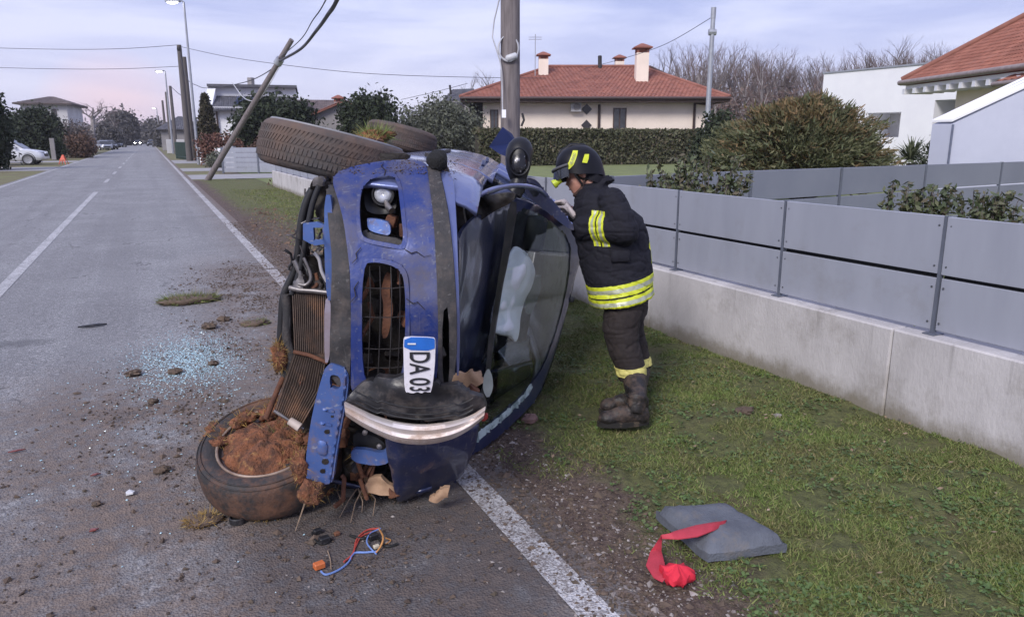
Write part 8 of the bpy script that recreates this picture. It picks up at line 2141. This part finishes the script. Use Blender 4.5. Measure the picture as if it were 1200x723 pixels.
# ================================================================== VEHICLES
def wheel_kit(c, axd, R, w, parent):
    t = MB().lathe(c, axd, [(-w / 2, R * .7), (-w / 2, R * .9), (-w * .4, R), (w * .4, R), (w / 2, R * .9), (w / 2, R * .7)], 24).build('wheel', mat('far_tyre', (0.03, 0.03, 0.032), None, 0.8), parent, smooth=40)
    r = MB().lathe(c, axd, [(w * .38, .001), (w * .44, R * .15), (w * .30, R * .22), (w * .34, R * .6), (w * .5, R * .66), (w * .5, R * .72)], 24)
    r.build('rim', mat('far_alloy', (0.5, 0.5, 0.52), None, 0.35, 0.7), t, smooth=30)
def parked_car(p, hd, length, width, height, paint, label, suv=False, lit=None, plates=True):
    """hd: heading of the nose in the ground plane"""
    hd = V(hd).normalized(); sd = V((-hd.y, hd.x, 0)); p = V(p)
    t = thing('parked_car' if lit is None else 'car', tuple(p), label, 'car')
    def K(f, s_, z): return p + hd * (f * length) + sd * (s_ * width) + ZUP * (z * height)
    prof = [(-.50, .22, .50), (-.50, .52, .50), (-.485, .60, .49), (-.30, .62, .5), (.16, .61, .5), (.30, .575, .49), (.42, .54, .46), (.49, .46, .42), (.50, .36, .40), (.495, .20, .42)]
    # lower body: stations along the length with shoulder height
    st = [(-.50, .20, .50, .42), (-.485, .17, .60, .46), (-.40, .16, .63, .49), (-.15, .15, .625, .50), (.15, .15, .61, .50), (.22, .15, .60, .50), (.36, .16, .555, .485), (.45, .17, .50, .45), (.49, .19, .42, .40), (.50, .22, .34, .37)]
    rings = []
    for f, zb_, zs, hwid in st:
        rings.append([K(f, -hwid * .92, zb_), K(f, -hwid, zb_ + .06), K(f, -hwid, (zb_ + zs) / 2), K(f, -hwid * .96, zs - .03), K(f, -hwid * .85, zs), K(f, -hwid * .4, zs + .012), K(f, hwid * .4, zs + .012), K(f, hwid * .85, zs), K(f, hwid * .96, zs - .03), K(f, hwid, (zb_ + zs) / 2), K(f, hwid, zb_ + .06), K(f, hwid * .92, zb_)])
    MB().loft(rings).build('body', paint, t, smooth=45)
    # cabin
    r0 = [(-.47 if suv else -.44, .60, .44), (-.40 if suv else -.33, .93, .36), (-.28, .985, .35), (-.05, 1.0, .345), (.08, .96, .35), (.27, .585, .43)]
    cr = [[K(f, -h_, .585), K(f, -h_ * (1 - .0), min(z, .62)), K(f, -h_ * .97, z - .03 if z > .65 else z), K(f, -h_ * .8, z), K(f, h_ * .8, z), K(f, h_ * .97, z - .03 if z > .65 else z), K(f, h_, min(z, .62)), K(f, h_, .585)] for f, z, h_ in r0]
    MB().loft(cr).build('roof', paint, t, smooth=45)
    gm_ = mat('car_window', (0.02, 0.022, 0.026), None, 0.08, 0, 5, spec=0.8)
    for sg in (1, -1):
        for A_ in ([(-.36, .64, .447), (-.12, .64, .452), (-.12, .93, .372), (-.31, .91, .376)], [(-.105, .64, .452), (.20, .635, .45), (.07, .915, .372), (-.105, .93, .372)]):
            q = [K(f, h_ * sg, z) for f, z, h_ in A_]; MB().prism(q, sd * .02 * sg).build('side_window', gm_, t)
    q = [K(.255, -.40, .615), K(.255, .40, .615), K(.095, .33, .93), K(.095, -.33, .93)]; MB().prism(q, (hd + ZUP * .5) * .02).build('windscreen', gm_, t)
    q = [K(-.475 if suv else -.43, -.38, .66), K(-.475 if suv else -.43, .38, .66), K(-.415 if suv else -.345, .33, .90), K(-.415 if suv else -.345, -.33, .90)]; MB().prism(q, (-hd + ZUP * .3) * .02).build('rear_window', gm_, t)
    for f in (-.31, .31):
        for sg in (1, -1):
            c = K(f, .44 * sg, 0); c.z = .34 if suv else .31
            MB().lathe(c - sd * .02 * sg, sd * sg, [(0, .44 if suv else .40), (.09, .43 if suv else .39), (.12, .40 if suv else .36)], 24).build('wheel_arch', M_black, t, smooth=40)
            wheel_kit(c + sd * .03 * sg, sd * sg, .35 if suv else .31, .22, t)
    for sg in (1, -1):
        MB().bbox(K(.465, .33 * sg, .45), hd * .09 + sd * (-.06 * sg), sd * .16 + hd * (-.08 * sg), ZUP * .085, .5).build('headlight', lit or mat('clear_headlight', (0.6, 0.62, 0.65), None, 0.1, 0.4), t, smooth=50)
        MB().bbox(K(-.488, .38 * sg, .50), hd * .05, sd * .12, ZUP * .12, .4).build('tail_light', mat('tail_lamp_red', (0.4, 0.03, 0.03), None, 0.25), t)
        MB().bbox(K(.17, .53 * sg, .65), hd * .07, sd * .09, ZUP * .07, .5).build('door_mirror', paint, t)
    MB().bbox(K(.497, 0, .36), hd * .03, sd * width * .25, ZUP * .09, .3).build('grille', M_black, t)
    return t
M_wcar = mat('white_car_paint', (0.72, 0.73, 0.77), (0.66, 0.67, 0.71), 0.3, 0.1, 3, coat=0.6)
M_scar = mat('silver_car_paint', (0.42, 0.43, 0.46), None, 0.3, 0.6, 3, coat=0.6)
M_kcar = mat('black_car_paint', (0.02, 0.021, 0.026), None, 0.25, 0.3, 3, coat=0.7)
M_bcar = mat('slate_car_paint', (0.09, 0.11, 0.16), None, 0.3, 0.4, 3, coat=0.7)
sp_ = GR(38.5, 193.0); hd_ = (RH * .93 + FH * .30).normalized()
parked_car(sp_ - hd_ * 1.43, hd_, 4.6, 1.85, 1.70, M_wcar, 'white sport utility car half hidden by the dark evergreen at the left edge', True)
lit_ = emit('lit_headlight', (1.0, 0.95, 0.86), 30.0)
q = PX(121, 164, 112); parked_car((q.x, q.y, 0), V((.25, -1, 0)), 4.2, 1.75, 1.45, M_scar, 'silver car in the roadside car row, nearest to the bare round tree')
q = PX(128, 164, 118); parked_car((q.x, q.y, 0), V((.2, -1, 0)), 4.2, 1.75, 1.45, M_kcar, 'black car in the roadside car row, right of the silver car')
q = PX(138, 164, 150); parked_car((q.x, q.y, 0), V((.0, -1, 0)), 4.2, 1.75, 1.5, M_bcar, 'slate blue car furthest along the left roadside')
q = PX(160.5, 164, 185); parked_car((q.x, q.y, 0), V((.02, -1, 0)), 4.2, 1.8, 1.5, M_kcar, 'approaching car with bright headlights far down the road', False, lit_)
q = PX(177, 164, 175); parked_car((q.x, q.y, 0), V((-.1, -1, 0)), 4.2, 1.75, 1.45, M_kcar, 'dark car parked far down the right side of the road')
q = PX(184, 164, 160); parked_car((q.x, q.y, 0), V((-.1, -1, 0)), 4.2, 1.75, 1.45, M_bcar, 'slate car parked at the right roadside, nearer than the dark one')
# road marker: red-orange A-frame at the driveway mouth
mk = GR(75, 193); ms = thing('road_marker', tuple(mk), 'red-orange roadside warning stand at the driveway mouth by the white car', 'warning stand')
M_or = mat('red_orange_paint', (0.72, 0.13, 0.07), (0.6, 0.10, 0.06), 0.5, 0, 6)
for sg in (1, -1):
    for ff in (1, -1): MB().tube([mk + RH * .22 * sg + FH * .2 * ff, mk + RH * .04 * sg + ZUP * .62], .022, 6).build('leg', M_or, ms)
MB().tube([mk + RH * .2 - FH * .12 + ZUP * .22, mk - RH * .2 - FH * .12 + ZUP * .22], .03, 6).build('rail', M_or, ms)
MB().prism([mk + RH * .20 - FH * .10 + ZUP * .30, mk - RH * .20 - FH * .10 + ZUP * .30, mk + ZUP * .64 - FH * .02], -FH * .02).build('warning_board', M_or, ms)
# ================================================================== EVENING HAZE (closed box of thin air round the whole scene)
hz = MB().box((-905, -65, -1.1), (905, 1505, 26.0))
hm = bpy.data.materials.new('haze'); hm.use_nodes = True
hn, hl_ = hm.node_tree.nodes, hm.node_tree.links; hn.clear()
ho = hn.new('ShaderNodeOutputMaterial'); hv = hn.new('ShaderNodeVolumePrincipled')
hv.inputs['Color'].default_value = (0.86, 0.85, 0.93, 1); hv.inputs['Density'].default_value = 0.0004
hl_.new(hv.outputs[0], ho.inputs['Volume'])
haze = stuff(hz.build('haze', hm))
for o in bpy.data.objects:
    if '_w' in o: del o['_w']
